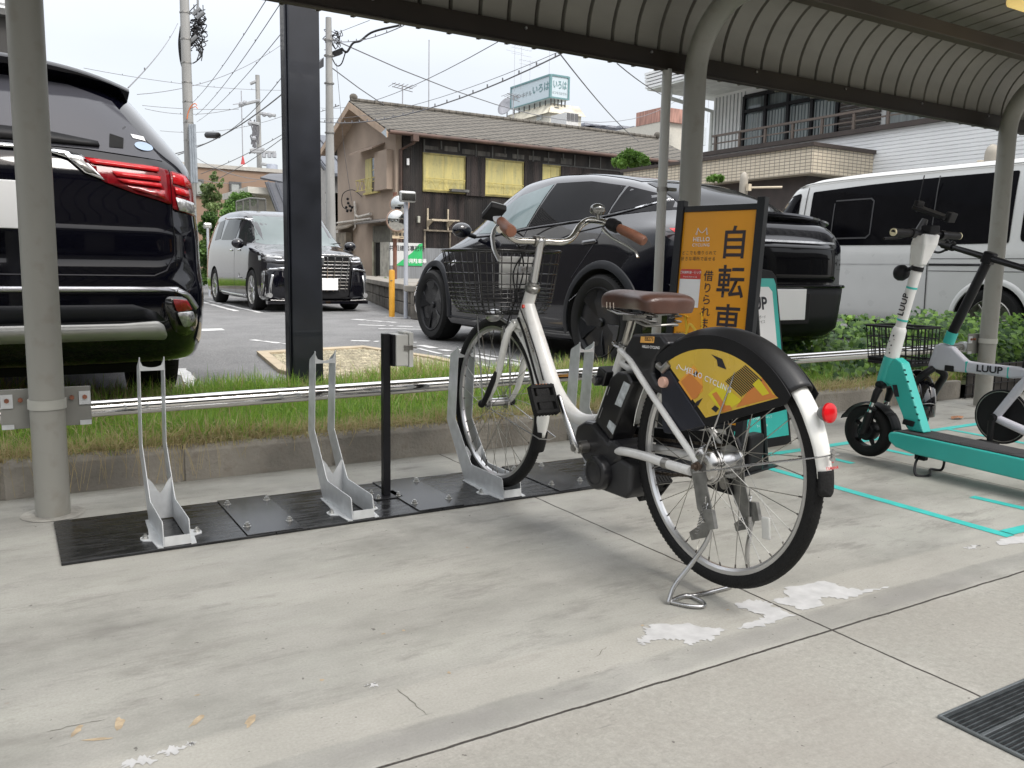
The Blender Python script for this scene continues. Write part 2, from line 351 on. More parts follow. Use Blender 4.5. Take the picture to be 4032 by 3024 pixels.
# peeled white paint on the slab
FLAKE = mat('peeling_white_paint', (.47, .47, .465), .8, var=.10, scale=25, bump=.12, bscale=60)
def jagged(poly, amp, sub=5, seed=1):
    rr = random.Random(seed); out = []
    for i in range(len(poly)):
        a = Vector((*poly[i], 0)); b_ = Vector((*poly[(i+1) % len(poly)], 0)); d = b_-a; n = Vector((-d.y, d.x, 0)).normalized() if d.length > 0 else Vector((0, 0, 0))
        for k in range(sub): out.append(a+d*(k/sub)+n*rr.uniform(-amp, amp)*(1 if k else .4))
    return [(p.x, p.y) for p in out]
mb = MB()
for i, P_ in enumerate([
 [(1.822,1.535),(1.969,1.517),(1.977,1.452),(2.004,1.415),(2.096,1.403),(1.987,1.402),(1.906,1.397),(1.874,1.435),(1.84,1.432),(1.813,1.399),(1.736,1.401),(1.74,1.445),(1.715,1.49),(1.779,1.479)],
 [(1.609,1.515),(1.672,1.522),(1.701,1.493),(1.693,1.45),(1.701,1.388),(1.623,1.387),(1.559,1.386),(1.504,1.404),(1.591,1.416),(1.631,1.426),(1.61,1.469)],
 [(1.301,1.514),(1.341,1.522),(1.407,1.486),(1.442,1.449),(1.481,1.405),(1.421,1.403),(1.404,1.385),(1.378,1.399),(1.336,1.39),(1.34,1.42),(1.299,1.448),(1.27,1.452),(1.237,1.444),(1.24,1.474),(1.268,1.475)],
 [(2.812,1.496),(2.946,1.483),(3.05,1.50),(3.3,1.47),(3.2,1.42),(2.95,1.41),(2.853,1.433),(2.756,1.458)],
 [(.191,1.528),(.214,1.528),(.233,1.522),(.223,1.506),(.199,1.503)], [(.129,1.514),(.156,1.519),(.182,1.517),(.178,1.491),(.138,1.498)], [(.24,1.527),(.25,1.527),(.252,1.518),(.243,1.518)],
 [(.60,1.575),(.625,1.578),(.63,1.565),(.61,1.56)], [(2.62,1.50),(2.68,1.50),(2.70,1.485),(2.63,1.48)]]):
    c = np.mean(P_, axis=0); J = jagged(P_, .009, 7, i)
    mb.face([(x, y, .0012) for x, y in J])
FL = obj('paint_flakes', mb, FLAKE, smooth=0); tag(FL, kind='structure')
RUST = mat('rust_stain', (.38, .30, .20), .8, var=.25, scale=60)
mb = MB()
for i, (x, y, w, l, a) in enumerate([(.07,1.67,.012,.045,.5),(.14,1.655,.018,.05,.2),(.27,1.60,.014,.045,.7),(.36,1.55,.014,.05,.6),(.10,1.62,.05,.008,.3),(.73,1.79,.010,.008,0),(.78,1.785,.009,.008,0),(.78,1.54,.008,.011,0),(.53,1.64,.010,.009,0),(.29,1.70,.011,.006,0),(1.31,1.53,.01,.006,0),(1.57,1.5,.01,.006,0)]):
    pts = []
    for k in range(14):
        q = 2*math.pi*k/14; rr = 1+random.uniform(-.3, .3); u, v = math.cos(q)*w/2*rr, math.sin(q)*l/2*rr
        pts.append((x+u*math.cos(a)-v*math.sin(a)*-1, y+u*math.sin(a)*-1+v*math.cos(a), .0008))
    mb.face(pts)
tag(obj('rust_stains', mb, RUST, smooth=0), kind='structure')
mb = MB(); CRK = mat('crack_dark', (.13, .12, .10), .9)
def crack(P_, w=.0016, seed=0):
    rr = random.Random(seed); pts = []
    for i in range(len(P_)-1):
        a, b_ = onz(*P_[i]), onz(*P_[i+1]); n = max(2, int((b_-a).length/.012))
        for k in range(n): p = a.lerp(b_, k/n); pts.append(Vector((p.x+rr.uniform(-.003, .003), p.y+rr.uniform(-.003, .003), 0)))
    pts.append(onz(*P_[-1])); L_, R_ = [], []
    for i, p in enumerate(pts):
        d = (pts[min(i+1, len(pts)-1)]-pts[max(0, i-1)]).normalized(); ww = w*rr.uniform(.4, 1.2)*(1 if 0 < i < len(pts)-1 else .1); L_.append((p.x-d.y*ww, p.y+d.x*ww, .0010)); R_.append((p.x+d.y*ww, p.y-d.x*ww, .0010))
    mb.grid([L_, R_])
for i, P_ in enumerate([[(1560, 2714), (1600, 2745), (1630, 2772), (1680, 2818)], [(2350, 2588), (2372, 2560), (2390, 2548)], [(2905, 2395), (2990, 2420), (3010, 2432), (2985, 2455)], [(180, 2885), (300, 2855), (420, 2832)], [(3090, 2345), (3130, 2330), (3250, 2322)]]): crack(P_, .0008, i)
tag(obj('floor_cracks', mb, CRK, smooth=0), kind='structure')
# teal parking bay tape
mb = MB()
def tape(a, b_, w=.048, z=.0016):
    a = Vector((*a, 0)); b_ = Vector((*b_, 0)); d = (b_-a).normalized(); n = Vector((-d.y, d.x, 0))*w/2
    mb.face([(p.x, p.y, z) for p in (a+n, b_+n, b_-n, a-n)])
tape((2.915, 2.80), (2.885, 1.495)); tape((2.915, 1.525), (3.75, 1.50), .05, .002); tape((2.93, 2.78), (5.3, 2.83), .05, .002)
tape((3.345, 2.75), (3.345, 2.47), .04); tape((3.77, 2.75), (3.77, 2.45), .045); tape((3.275, 1.86), (3.30, 1.50), .045); tape((4.615, 2.80), (4.60, 1.50), .045); tape((3.77, 1.85), (3.77, 1.5), .045)
tag(obj('bay_tape', mb, TEALT, smooth=0), kind='structure')
# ================================================================= grass
def blades(name, n, xr, yfun, hfun, colfun, wid=(.0025, .005), lean=.5, z0=.115, base_lab=None, segs=4):
    x = rng.uniform(xr[0], xr[1], n); y = yfun(n, x); h = hfun(n, x, y); az = rng.uniform(0, 2*np.pi, n); le = np.abs(rng.normal(0, lean, n)); w = rng.uniform(*wid, n)
    waz = rng.uniform(0, 2*np.pi, n)
    V = np.zeros((n, segs*2+1, 3)); 
    for s in range(segs+1):
        q = s/segs; hor = h*le*q**2; ver = h*(q-.35*np.minimum(le, 1.6)*q**2)
        cx = x+np.cos(az)*hor; cy = y+np.sin(az)*hor; cz = z0+ver
        ww = w*(1-q**1.5)
        if s < segs:
            V[:, 2*s, 0] = cx+np.cos(waz)*ww; V[:, 2*s, 1] = cy+np.sin(waz)*ww; V[:, 2*s, 2] = cz
            V[:, 2*s+1, 0] = cx-np.cos(waz)*ww; V[:, 2*s+1, 1] = cy-np.sin(waz)*ww; V[:, 2*s+1, 2] = cz
        else: V[:, 2*s, 0] = cx; V[:, 2*s, 1] = cy; V[:, 2*s, 2] = cz
    k = segs*2+1; faces = []; base = np.arange(n)[:, None]*k
    loops = []; starts = []; tot = []
    quad = np.array([[2*s, 2*s+1, 2*s+3, 2*s+2] for s in range(segs-1)]); tri = np.array([2*segs-2, 2*segs-1, 2*segs])
    per = np.concatenate([quad.ravel(), tri]); L_ = (base+per[None, :]).ravel()
    cnt = np.tile(np.array([4]*(segs-1)+[3]), n); st = np.concatenate([[0], np.cumsum(cnt)[:-1]])
    me = bpy.data.meshes.new(name); me.vertices.add(n*k); me.vertices.foreach_set('co', V.ravel()); me.loops.add(len(L_)); me.loops.foreach_set('vertex_index', L_.astype(np.int32))
    me.polygons.add(len(cnt)); me.polygons.foreach_set('loop_start', st.astype(np.int32)); me.polygons.foreach_set('loop_total', cnt.astype(np.int32)); me.update(); me.validate()
    ca = me.color_attributes.new('blade', 'FLOAT_COLOR', 'POINT'); c = colfun(n, x, y); c4 = np.ones((n, k, 4)); c4[:, :, :3] = c[:, None, :]
    ca.data.foreach_set('color', c4.ravel()); o = bpy.data.objects.new(name, me); COL.objects.link(o); me.materials.append(BLADE); return o
BLADE = bpy.data.materials.new('grass_blade'); BLADE.use_nodes = True; t = BLADE.node_tree; b = t.nodes['Principled BSDF']; at_ = N(t, 'ShaderNodeAttribute', attribute_name='blade'); t.links.new(at_.outputs[0], b.inputs['Base Color']); b.inputs['Roughness'].default_value = .55
tl = N(t, 'ShaderNodeBsdfTranslucent'); t.links.new(at_.outputs[0], tl.inputs[0]); ms = N(t, 'ShaderNodeMixShader'); ms.inputs[0].default_value = .35
t.links.new(b.outputs[0], ms.inputs[1]); t.links.new(tl.outputs[0], ms.inputs[2]); t.links.new(ms.outputs[0], t.nodes['Material Output'].inputs[0])
def gcol(dry):
    def f(n, x, y):
        g1 = np.array([.36, .53, .08]); g2 = np.array([.17, .32, .055]); d1 = np.array([.60, .52, .28]); d2 = np.array([.42, .34, .17])
        q = rng.random((n, 1)); a = g1*q+g2*(1-q); q2 = rng.random((n, 1)); dd = d1*q2+d2*(1-q2)
        pd = np.clip(dry(x, y), 0, 1); m = (rng.random(n) < pd)[:, None]; return np.where(m, dd, a)
    return f
patch_n = lambda x, y: .5+.5*np.sin(x*2.3+1.2*np.sin(y*3))*np.sin(x*.9+y*2.1+1)
def dryf(x, y): return .08+.6*np.exp(-((y-3.57)/.06)**2)+.30*(np.clip((.75-x)/.9, 0, 1))+.28*np.clip(patch_n(x, y)-.45, 0, 1)+.35*(y > 4.55)*(patch_n(x+3, y) > .35)
ylaw = lambda n, x: 3.56+1.42*rng.random(n)**1.12
hlaw = lambda n, x, y: rng.uniform(.03, .115, n)*(.6+.9*patch_n(x*1.7, y*1.6))*(1+.5*(y > 4.5))
g = blades('grass', 95000, (-1.0, 6.0), ylaw, hlaw, gcol(dryf), lean=.75)
tag(g, 'uneven green grass with dry blades in the strip behind the kerb', 'grass', kind='stuff')
g = blades('tall_grass', 1700, (-.6, 6.2), lambda n, x: np.where(rng.random(n) < .5, 4.4+.6*rng.random(n), 3.8+1.1*rng.random(n)), lambda n, x, y: rng.uniform(.11, .22, n), gcol(lambda x, y: .25+0*x), lean=.6, wid=(.0025, .0045))
tag(g, 'taller grass blades sticking up near the parked cars', 'tall grass', kind='stuff')
g = blades('dry_grass', 7500, (-1.0, 5.6), lambda n, x: 3.50+.12*rng.random(n)**.8, lambda n, x, y: rng.uniform(.05, .13, n), gcol(lambda x, y: .93+0*x), lean=1.6, wid=(.001, .0022), z0=.128)
tag(g, 'straw-coloured dead grass matted over the kerb top', 'dry grass', kind='stuff')
# long straws hanging over the kerb face
mb = MB()
for i in range(130):
    x = random.choice([random.uniform(-.3, .75), random.uniform(.2, .6), random.uniform(-.3, 3.4), random.uniform(4.9, 5.6)]); y0 = 3.53; Ln = random.uniform(.03, .12)*(1.4 if x < .7 or x > 4.9 else .7); dx = random.uniform(-.06, .06)
    mb.tube([(x, y0, .145), (x+dx*.3, 3.492, .155), (x+dx*.7, 3.475, .14-Ln*.4), (x+dx, 3.478, max(.01, .135-Ln))], .0007, 3, caps=False)
tag(obj('hanging_straw', mb, mat('straw', (.42, .34, .17), .7, var=.3, scale=4), smooth=0), 'thin dry straws hanging down over the kerb face', 'straw', kind='stuff')
# ivy on the right
def ivy():
    n = 8500; shape = np.array([(0, -.45), (.28, -.42), (.55, -.12), (.30, .05), (.36, .34), (.12, .30), (0, .62), (-.12, .30), (-.36, .34), (-.30, .05), (-.55, -.12), (-.28, -.42)]); k = len(shape)
    x = 4.75+3.6*rng.random(n)**.9; y = 3.72+1.55*rng.random(n)
    top = .13+.24*np.clip((x-4.9)/2.2, 0, 1)+.05*np.sin(x*5)+.05*np.sin(x*11+y*4)
    edge = np.clip((y-3.68)/.35, .25, 1); z = .10+top*edge*(rng.random(n)**.45)
    onface = rng.random(n) < .35; y = np.where(onface, 3.66+.12*rng.random(n), y); z = np.where(onface, .12+(top-.05)*rng.random(n), z)
    s = rng.uniform(.018, .042, n); az = rng.uniform(0, 2*np.pi, n); tl_ = rng.normal(.75, .35, n)
    V = np.zeros((n, k+1, 3)); up = np.stack([-.35*np.ones(n)+rng.normal(0, .35, n), -.65+rng.normal(0, .35, n), tl_], 1); up /= np.linalg.norm(up, axis=1)[:, None]
    a = np.cross(up, np.stack([np.cos(az), np.sin(az), 0*az], 1)); a /= np.linalg.norm(a, axis=1)[:, None]; b_ = np.cross(up, a)
    for i, (u, v) in enumerate(shape): V[:, i] = np.stack([x, y, z], 1)+a*(s*u*1.5)[:, None]+b_*(s*v*1.5)[:, None]-up*(s*.18*(abs(u)+abs(v)))[:, None]
    V[:, k] = np.stack([x, y, z], 1)
    base = np.arange(n)[:, None]*(k+1); per = np.array([(k, i, (i+1) % k) for i in range(k)]).ravel(); Lp = (base+per[None]).ravel()
    me = bpy.data.meshes.new('ivy'); me.vertices.add(n*(k+1)); me.vertices.foreach_set('co', V.ravel()); me.loops.add(len(Lp)); me.loops.foreach_set('vertex_index', Lp.astype(np.int32))
    m = n*k; me.polygons.add(m); me.polygons.foreach_set('loop_start', (np.arange(m)*3).astype(np.int32)); me.polygons.foreach_set('loop_total', np.full(m, 3, np.int32)); me.update(); me.validate()
    ca = me.color_attributes.new('blade', 'FLOAT_COLOR', 'POINT'); q = rng.random((n, 1))**1.6
    c = np.array([.025, .075, .02])*(1-q)+np.array([.20, .36, .05])*q; c4 = np.ones((n, k+1, 4)); c4[:, :, :3] = c[:, None]; ca.data.foreach_set('color', c4.ravel())
    me.materials.append(BLADE); o = bpy.data.objects.new('ivy', me); COL.objects.link(o); return o
tag(ivy(), 'dense glossy ivy spilling beside the white van', 'ivy', kind='stuff')
mb = MB()
for i in range(260):
    x = random.uniform(4.8, 8); y = random.uniform(3.7, 4.9); h_ = .15+.22*min(1, max(0, (x-4.9)/2.2))
    mb.tube([(x, y, .1), (x+random.uniform(-.05, .05), y+random.uniform(-.05, .05), h_*.6), (x+random.uniform(-.1, .1), y+random.uniform(-.1, .1), h_)], .002, 4, caps=False)
tag(obj('ivy_stems', mb, mat('stem_brown', (.06, .05, .03), .8), smooth=0), 'brown stems inside the ivy bank', 'ivy stems', kind='stuff')
# ================================================================= carport shelter
POST = mat('column_paint', (.27, .267, .24), .42, var=.12, scale=4, bump=.06, bscale=30, grime=.30, streak=(1, 1, .25))
ROOFP = mat('roof_sheet_paint', (.235, .228, .20), .5, var=.10, scale=3, streak=(1, 3, 3))
BROWN = mat('fascia_brown', (.022, .016, .012), .45, var=.25, scale=5)
PURL = mat('purlin_brown', (.07, .058, .046), .5, var=.15, scale=5)
sh = thing('carport', (2.9, 3.23, 0), 'long shelter with curved ribbed roof on round painted columns beside the cycle racks', 'carport')
def roof_prof():
    # (y, z) from fascia up the curve and on towards the viewer
    c = (3.02, 1.955); rr = .35; pts = [(3.37, 1.86)]
    pts += [(c[0]+rr*math.cos(R(a)), c[1]+rr*math.sin(R(a))) for a in range(0, 85, 7)]
    y, z = pts[-1]; pts += [(y-.3*i, z+.012*i+.004*i*i*.0+.03*i*.6) for i in range(1, 7)]
    return pts
RP = roof_prof(); X0, X1 = -2.75, 8.9; PIT = .1435
mb = MB(); xs = []; x = X0; 
offs = []
nr = int((X1-X0)/PIT)
for i in range(nr):      # each pan: flat 0.108 wide, then a narrow groove pressed outward
    xa = X0+i*PIT; offs += [(xa, 0), (xa+PIT-.024, 0), (xa+PIT-.020, .022), (xa+PIT-.006, .022), (xa+PIT-.002, 0)]
nm = []
for i in range(len(RP)):
    a = Vector(RP[max(0, i-1)]); b_ = Vector(RP[min(len(RP)-1, i+1)]); d = (b_-a).normalized(); nm.append(Vector((d.y, -d.x)))
rows = []
for i, (y, z) in enumerate(RP):
    n_ = nm[i]
    if n_.y < 0 and i > 3: n_ = -n_
    n_ = Vector((abs(n_.x), abs(n_.y))); rows.append([(xo, y+n_.x*o_, z+n_.y*o_) for xo, o_ in offs])
mb.grid(rows)
obj('roof', mb, ROOFP, sh, smooth=30, solid=.0012)
mb = MB()
for i in range(nr):
    xa = X0+(i+1)*PIT; g_ = []
    for k, (y, z) in enumerate(RP):
        n_ = nm[k]; n_ = Vector((abs(n_.x), abs(n_.y))); g_.append([(xx, y+n_.x*.019, z+n_.y*.019) for xx in (xa-.0195, xa-.0065)])
    mb.grid(g_)
so_ = obj('roof_seam', mb, mat('seam_brown', (.05, .042, .032), .6, var=.2), sh, smooth=30); tag(so_, kind='stuff')
mb = MB(); mb.bb((X0, 3.33, 1.853), (X1, 3.352, 1.945)); mb.bb((X0, 3.352, 1.925), (X1, 3.40, 1.945)); mb.bb((X0, 3.315, 1.853), (X1, 3.33, 1.862)); obj('fascia_beam', mb, BROWN, sh, smooth=0, bevel=.003)
for i in range(18, nr, 5):
    xx = X0+i*PIT+.05; mb = MB(); mb.cyl((xx, 3.329, 1.925), (xx, 3.320, 1.925), .006, n=8); obj('bolt', mb, STEEL, sh, smooth=30)
mb = MB(); mb.bb((X0, 2.90, 2.165), (X1, 2.97, 2.235)); obj('purlin', mb, PURL, sh, smooth=0, bevel=.003)
for q, cx in enumerate((-2.75, .10, 2.955, 5.70, 8.55)):
    r = .054; pts = [(cx, 3.23, -.02), (cx, 3.23, .6), (cx, 3.23, 1.2), (cx, 3.23, 1.80)]
    pts += [(cx, 3.23-.33*(1-math.cos(R(a))), 1.82+.33*math.sin(R(a))) for a in range(0, 91, 9)]
    zl = pts[-1][2]; yl = pts[-1][1]; pts += [(cx, yl-.4, zl+.02), (cx, yl-1.0, zl+.05), (cx, yl-1.6, zl+.08)]
    mb = MB(); mb.tube(pts, r, 28); obj('column', mb, POST, sh, smooth=50)
mb = MB()
for cx in (.10, 2.955, 5.70):
    mb = MB(); mb.lathe([(.0545, -.001), (.07, -.001), (.085, .001), (.10, .002), (.0, .002)], (cx, 3.23, 0), (0, 0, 1), 28); obj('column_footing', mb, mat('mortar', (.30, .29, .26), .9, var=.3, scale=20, bump=.5), sh)
dp = MB(); dpx = 2.975; dp.tube([(2.865, 3.335, .0), (2.865, 3.335, 1.86)], .024, 18)
dpo = obj('downpipe', dp, mat('downpipe_grey', (.42, .42, .40), .4, var=.05), sh, smooth=50)
mb = MB(); mb.lathe([(.0245, -.011), (.028, -.011), (.028, .011), (.0245, .011)], (2.865, 3.335, 1.28), (0, 0, 1), 18); mb.bb((2.88, 3.30, 1.272), (2.93, 3.32, 1.288)); obj('pipe_clamp', mb, DSTEEL, dpo, smooth=40)
# lit ceiling lamp under the roof
lt = thing('ceiling_lamp', (4.75, 2.55, 2.26), 'lit yellowish lamp box fixed under the carport ceiling', 'ceiling lamp')
mb = MB(); mb.bb((4.46, 2.47, 2.298), (5.04, 2.63, 2.318)); obj('housing', mb, mat('lamp_housing', (.5, .45, .33), .5), lt, bevel=.004)
mb = MB(); mb.bb((4.48, 2.48, 2.245), (5.02, 2.62, 2.297)); obj('diffuser', mb, mat('lamp_glow', (.75, .55, .2), .5, emit=.55), lt, bevel=.02)
# ----------------------------------------------------------------- steel guard rail
rz = lambda x: .343+(x-.223)*.0104
rl = thing('guard_rail', (2.9, 3.33, .37), 'polished steel tube rail clamped between the carport columns', 'guard rail')
SSTEEL = mat('polished_stainless', (.72, .71, .69), .09, 1., var=.05, scale=3, streak=(.6, 6, 6), rvar=.5)
for a, b_ in ((-2.6, .02), (.175, 5.62)):
    mb = MB(); mb.cyl((a, 3.33, rz(a)), (b_, 3.33, rz(b_)), .0305, n=32); tb = obj('rail_tube', mb, SSTEEL, rl, smooth=60)
for cx in (.10, 5.70):
    mb = MB(); z = rz(cx); mb.bb((cx-.138, 3.285, z-.045), (cx+.138, 3.291, z+.092)); obj('back_plate', mb, mat('bracket_grey', (.22, .22, .20), .5, var=.15), rl, smooth=0, bevel=.002)
    mb = MB(); mb.lathe([(.0545, .03), (.059, .03), (.059, .062), (.0545, .062)], (cx, 3.23, z), (0, 0, 1), 28); obj('column_strap', mb, mat('strap_paint', (.40, .40, .36), .4), rl, smooth=50)
    for s in (-1, 1):
        mb = MB(); mb.lathe([(.031, -.02), (.037, -.02), (.037, .02), (.031, .02)], (cx+s*.118, 3.33, rz(cx+s*.118)), (1, 0, 0), 24); mb.bb((cx+s*.118-.018, 3.278, z+.028), (cx+s*.118+.018, 3.284, z+.075)); mb.bb((cx+s*.118-.018, 3.278, z-.044), (cx+s*.118+.018, 3.284, z-.028))
        obj('rail_clamp', mb, GALV, rl, smooth=40)
        mb = MB(); mb.cyl((cx+s*.075, 3.33, rz(cx)), (cx+s*.108, 3.33, rz(cx)), .0295, n=24); obj('end_sleeve', mb, BLACKP, rl)
        for dx, dz in ((.118, .055), (.078, .055)): mb = MB(); mb.cyl((cx+s*dx, 3.284, z+dz), (cx+s*dx, 3.27, z+dz), .008, n=6); obj('bolt', mb, mat('rusty_bolt', (.25, .10, .06), .7, .3, var=.4, scale=60), rl, smooth=30)
# ----------------------------------------------------------------- black square post
bp = MB(); bp.bb((1.405, 4.80, .05), (1.585, 4.93, 4.6)); bp.bb((1.392, 4.82, .05), (1.405, 4.91, 4.6))
o = obj('steel_post', bp, mat('black_post_paint', (.010, .012, .018), .38, var=.3, scale=5, coat=.2), smooth=0, bevel=.006)
tag(o, 'thick black square steel post standing in the grass behind the rail', 'post')
# ----------------------------------------------------------------- floor plates, racks, box post
PLT = mat('black_steel_plate', (.028, .029, .031), .26, .55, var=.45, scale=9, grime=.0, rvar=.45, streak=(1, 5, 1))
for i, (a, b_) in enumerate(((.095, .71), (.712, 1.31), (1.312, 1.91), (1.912, 2.51))):
    mb = MB(); mb.bb((a, 2.65, 0), (b_, 3.105, .009)); 
    o = obj('base_plate', mb, PLT, smooth=0, bevel=.0015)
    tag(o, ['long black steel base plate at the left end under the rack nearest the left column', 'black steel base plate under the second rack from the left', 'black steel base plate under the rack that holds the bicycle', 'black steel base plate at the right end behind the bicycle motor'][i], 'floor plate', 'steel floor plates under the racks')
BOLT = mat('zinc_bolt', (.55, .55, .53), .3, .9, var=.2)
def hexbolt(mb, x, y, z, r=.0095):
    mb.cyl((x, y, z), (x, y, z+.002), r*1.35, n=16); mb.cyl((x, y, z+.002), (x, y, z+.010), r, n=6); mb.cyl((x, y, z+.010), (x, y, z+.015), r*.55, n=10)
for i, (a, b_) in enumerate(((.62, .80), (1.22, 1.40), (1.82, 2.0))):
    t_ = thing('cover_plate', ((a+b_)/2, 2.88, .009), ['smooth black cover plate bolted down between the first and second rack', 'smooth black cover plate bolted down just right of the box post', 'smooth black cover plate bolted down right of the bicycle front wheel'][i], 'cover plate', 'bolted cover plates')
    mb = MB(); mb.bb((a, 2.652, .0095), (b_, 3.103, .0135)); obj('plate', mb, mat('cover_plate_steel', (.05, .052, .056), .22, .5, var=.3, scale=7), t_, smooth=0, bevel=.001)
    for x in (a+.02, b_-.02):
        for y in (2.74, 3.03):
            mb = MB(); hexbolt(mb, x, y, .0135); obj('bolt', mb, BOLT, t_, smooth=30)
def rack(cx, dy=0.):
    t_ = thing('wheel_rack', (cx, 2.80+dy, .009), 'rack', 'bike rack', 'grey steel wheel racks bolted to the floor plates')
    prof = [(3.036, .548), (3.048, .545), (3.052, .532), (3.108, .512), (3.14, .236), (2.972, .012), (2.652, .012), (2.66, .05), (2.684, .082), (2.70, .09), (2.905, .090), (2.922, .094), (3.06, .252), (3.042, .52)]
    prof = [(3.040, .552), (3.046, .553), (3.052, .545), (3.108, .517), (3.113, .50), (3.14, .236), (2.972, .012), (2.655, .012), (2.668, .078), (2.676, .086), (2.912, .088), (2.924, .095), (3.061, .252), (3.041, .50)]
    for s in (-1, 1):
        mb = MB(); mb.prism([(cx+s*.037, y+dy, z) for y, z in prof], (s*.003, 0, 0)); obj('side_plate', mb, GALV, t_, smooth=0, bevel=.0008)
    mb = MB()  # top bridge, rear web, front stop
    arc = [(cx-.037, .541)]+[(cx-.037+.074*k/10, .527-.010*math.sin(math.pi*k/10)) for k in range(1, 10)]+[(cx+.037, .541), (cx+.037, .507), (cx-.037, .507)]
    mb.prism([(x, 3.043+dy, z) for x, z in arc], (0, .003, 0)); obj('bridge', mb, GALV, t_, smooth=0)
    mb = MB(); arc = [(cx-.037, .012), (cx+.037, .012), (cx+.037, .155)]+[(cx+.037-.074*k/10, .10+.05*abs(math.cos(math.pi*k/10))**1.5) for k in range(1, 10)]+[(cx-.037, .155)]
    mb.prism([(x, 2.968+dy+.0, z) for x, z in arc], (0, .003, 0)); obj('rear_web', mb, GALV, t_, smooth=0)
    mb = MB(); mb.bb((cx-.037, 2.655+dy, .012), (cx+.037, 2.658+dy, .042)); obj('front_stop', mb, GALV, t_, smooth=0)
    for s in (-1, 1):
        mb = MB(); fl = [(s*.040, 2.652), (s*.056, 2.655), (s*.060, 2.70), (s*.062, 2.73), (s*.088, 2.745), (s*.092, 2.765), (s*.088, 2.785), (s*.062, 2.80), (s*.056, 2.86), (s*.050, 2.972), (s*.040, 2.972)]
        mb.prism([(cx+x, y+dy, .0095) for x, y in fl], (0, 0, .003)); fo = obj('foot_flange', mb, GALV, t_, smooth=0)
        mb = MB(); hexbolt(mb, cx+s*.077, 2.765+dy, .0125, .008); obj('bolt', mb, BOLT, t_, smooth=30)
    return t_
rk = rack(.410)
tag(rk, 'empty grey wheel rack closest to the left column')
for x, lab in ((1.012, 'empty grey wheel rack between the black square post and the box post'), (1.608, 'grey wheel rack clasping the bicycle front wheel'), (2.215, 'empty grey wheel rack seen between the bicycle frame and battery')):
    c = copy_tree(rk); c.location.x = x; c['label'] = lab
jb = thing('box_post', (1.19, 2.90, .009), 'slim black square post with grey junction box on its back', 'box post')
mb = MB(); mb.bb((1.135, 2.85, .0095), (1.245, 2.95, .0135)); obj('base_plate', mb, BLACKM, jb, smooth=0, bevel=.001)
mb = MB(); mb.bb((1.181, 2.887, .0135), (1.209, 2.915, .625)); obj('post', mb, BLACKM, jb, smooth=0, bevel=.002)
for x, y in ((1.15, 2.865), (1.23, 2.865), (1.15, 2.935)):
    mb = MB(); hexbolt(mb, x, y, .0135, .007); obj('bolt', mb, BOLT, jb, smooth=30)
BOXG = mat('box_grey', (.52, .52, .49), .5, var=.05, scale=12)
mb = MB(); mb.bb((1.210, 2.868, .505), (1.220, 2.94, .622)); obj('mounting_plate', mb, BLACKM, jb, smooth=0)
mb = MB(); mb.bb((1.221, 2.862, .505), (1.270, 2.948, .622)); jbo = obj('junction_box', mb, BOXG, jb, smooth=0, bevel=.004)
mb = MB(); mb.bb((1.271, 2.857, .50), (1.288, 2.953, .630)); mb.bb((1.255, 2.875, .623), (1.288, 2.935, .632)); obj('lid', mb, BOXG, jbo, smooth=0, bevel=.003)
mb = MB(); mb.bb((1.250, 2.854, .565), (1.284, 2.860, .583)); mb.bb((1.280, 2.848, .571), (1.297, 2.860, .578)); obj('latch', mb, DSTEEL, jbo, smooth=0, bevel=.001)
# ----------------------------------------------------------------- drain grate
dg_ = thing('drain_grate', (1.9, .85, 0), 'dark steel slatted drain grate set in the slab at lower right', 'drain grate')
mb = MB(); gx0, gx1, gy0, gy1 = 1.545, 2.55, .40, .905
mb.face([(gx0, gy0, .0012), (gx1, gy0, .0012), (gx1, gy1, .0012), (gx0, gy1, .0012)]); obj('pit', mb, mat('pit_black', (.004, .004, .005), .9), dg_, smooth=0)
mb = MB(); 
for k in range(int((gy1-gy0)/.0105)):
    yy = gy0+.008+k*.0105; mb.bb((gx0+.006, yy, .0015), (gx1-.006, yy+.0028, .006))
obj('slat', mb, mat('grate_steel', (.14, .16, .17), .38, .8, var=.3, scale=30), dg_, smooth=0)
mb = MB(); mb.bb((gx0, gy1-.006, 0), (gx1, gy1, .007)); mb.bb((gx0, gy0, 0), (gx0+.006, gy1-.006, .007)); mb.bb((gx0+.006, gy1-.090, .0015), (gx1, gy1-.082, .0075)); mb.bb((gx0+.006, gy1-.30, .0015), (gx1, gy1-.292, .0075)); obj('frame', mb, mat('grate_frame', (.2, .22, .23), .4, .7, var=.3), dg_, smooth=0, bevel=.0008)
# fallen leaf and twig
mb = MB(); lx, ly = 4.95, 2.98
pts = [(0,0),(.02,.022),(.05,.03),(.075,.015),(.10,.018),(.12,0),(.10,-.012),(.07,-.02),(.035,-.018)]
mb.add([(lx+u, ly+v, .004+.012*abs(math.sin(u*60+v*40))) for u, v in pts]+[(lx+.06, ly, .022)], [(i, (i+1) % 9, 9) for i in range(9)]); o = obj('leaf', mb, mat('dead_leaf', (.28, .13, .06), .7, var=.3, scale=30), smooth=0, solid=.001)
tag(o, 'curled brown dead leaf on the slab left of the right column', 'leaf')
mb = MB(); mb.tube([(lx+.11, ly-.01, .004), (lx+.15, ly-.03, .005), (lx+.21, ly-.05, .003)], .0014, 5); tag(obj('twig', mb, mat('stem_brown', (.06, .05, .03), .8)), 'thin brown twig on the slab next to the dead leaf', 'twig')
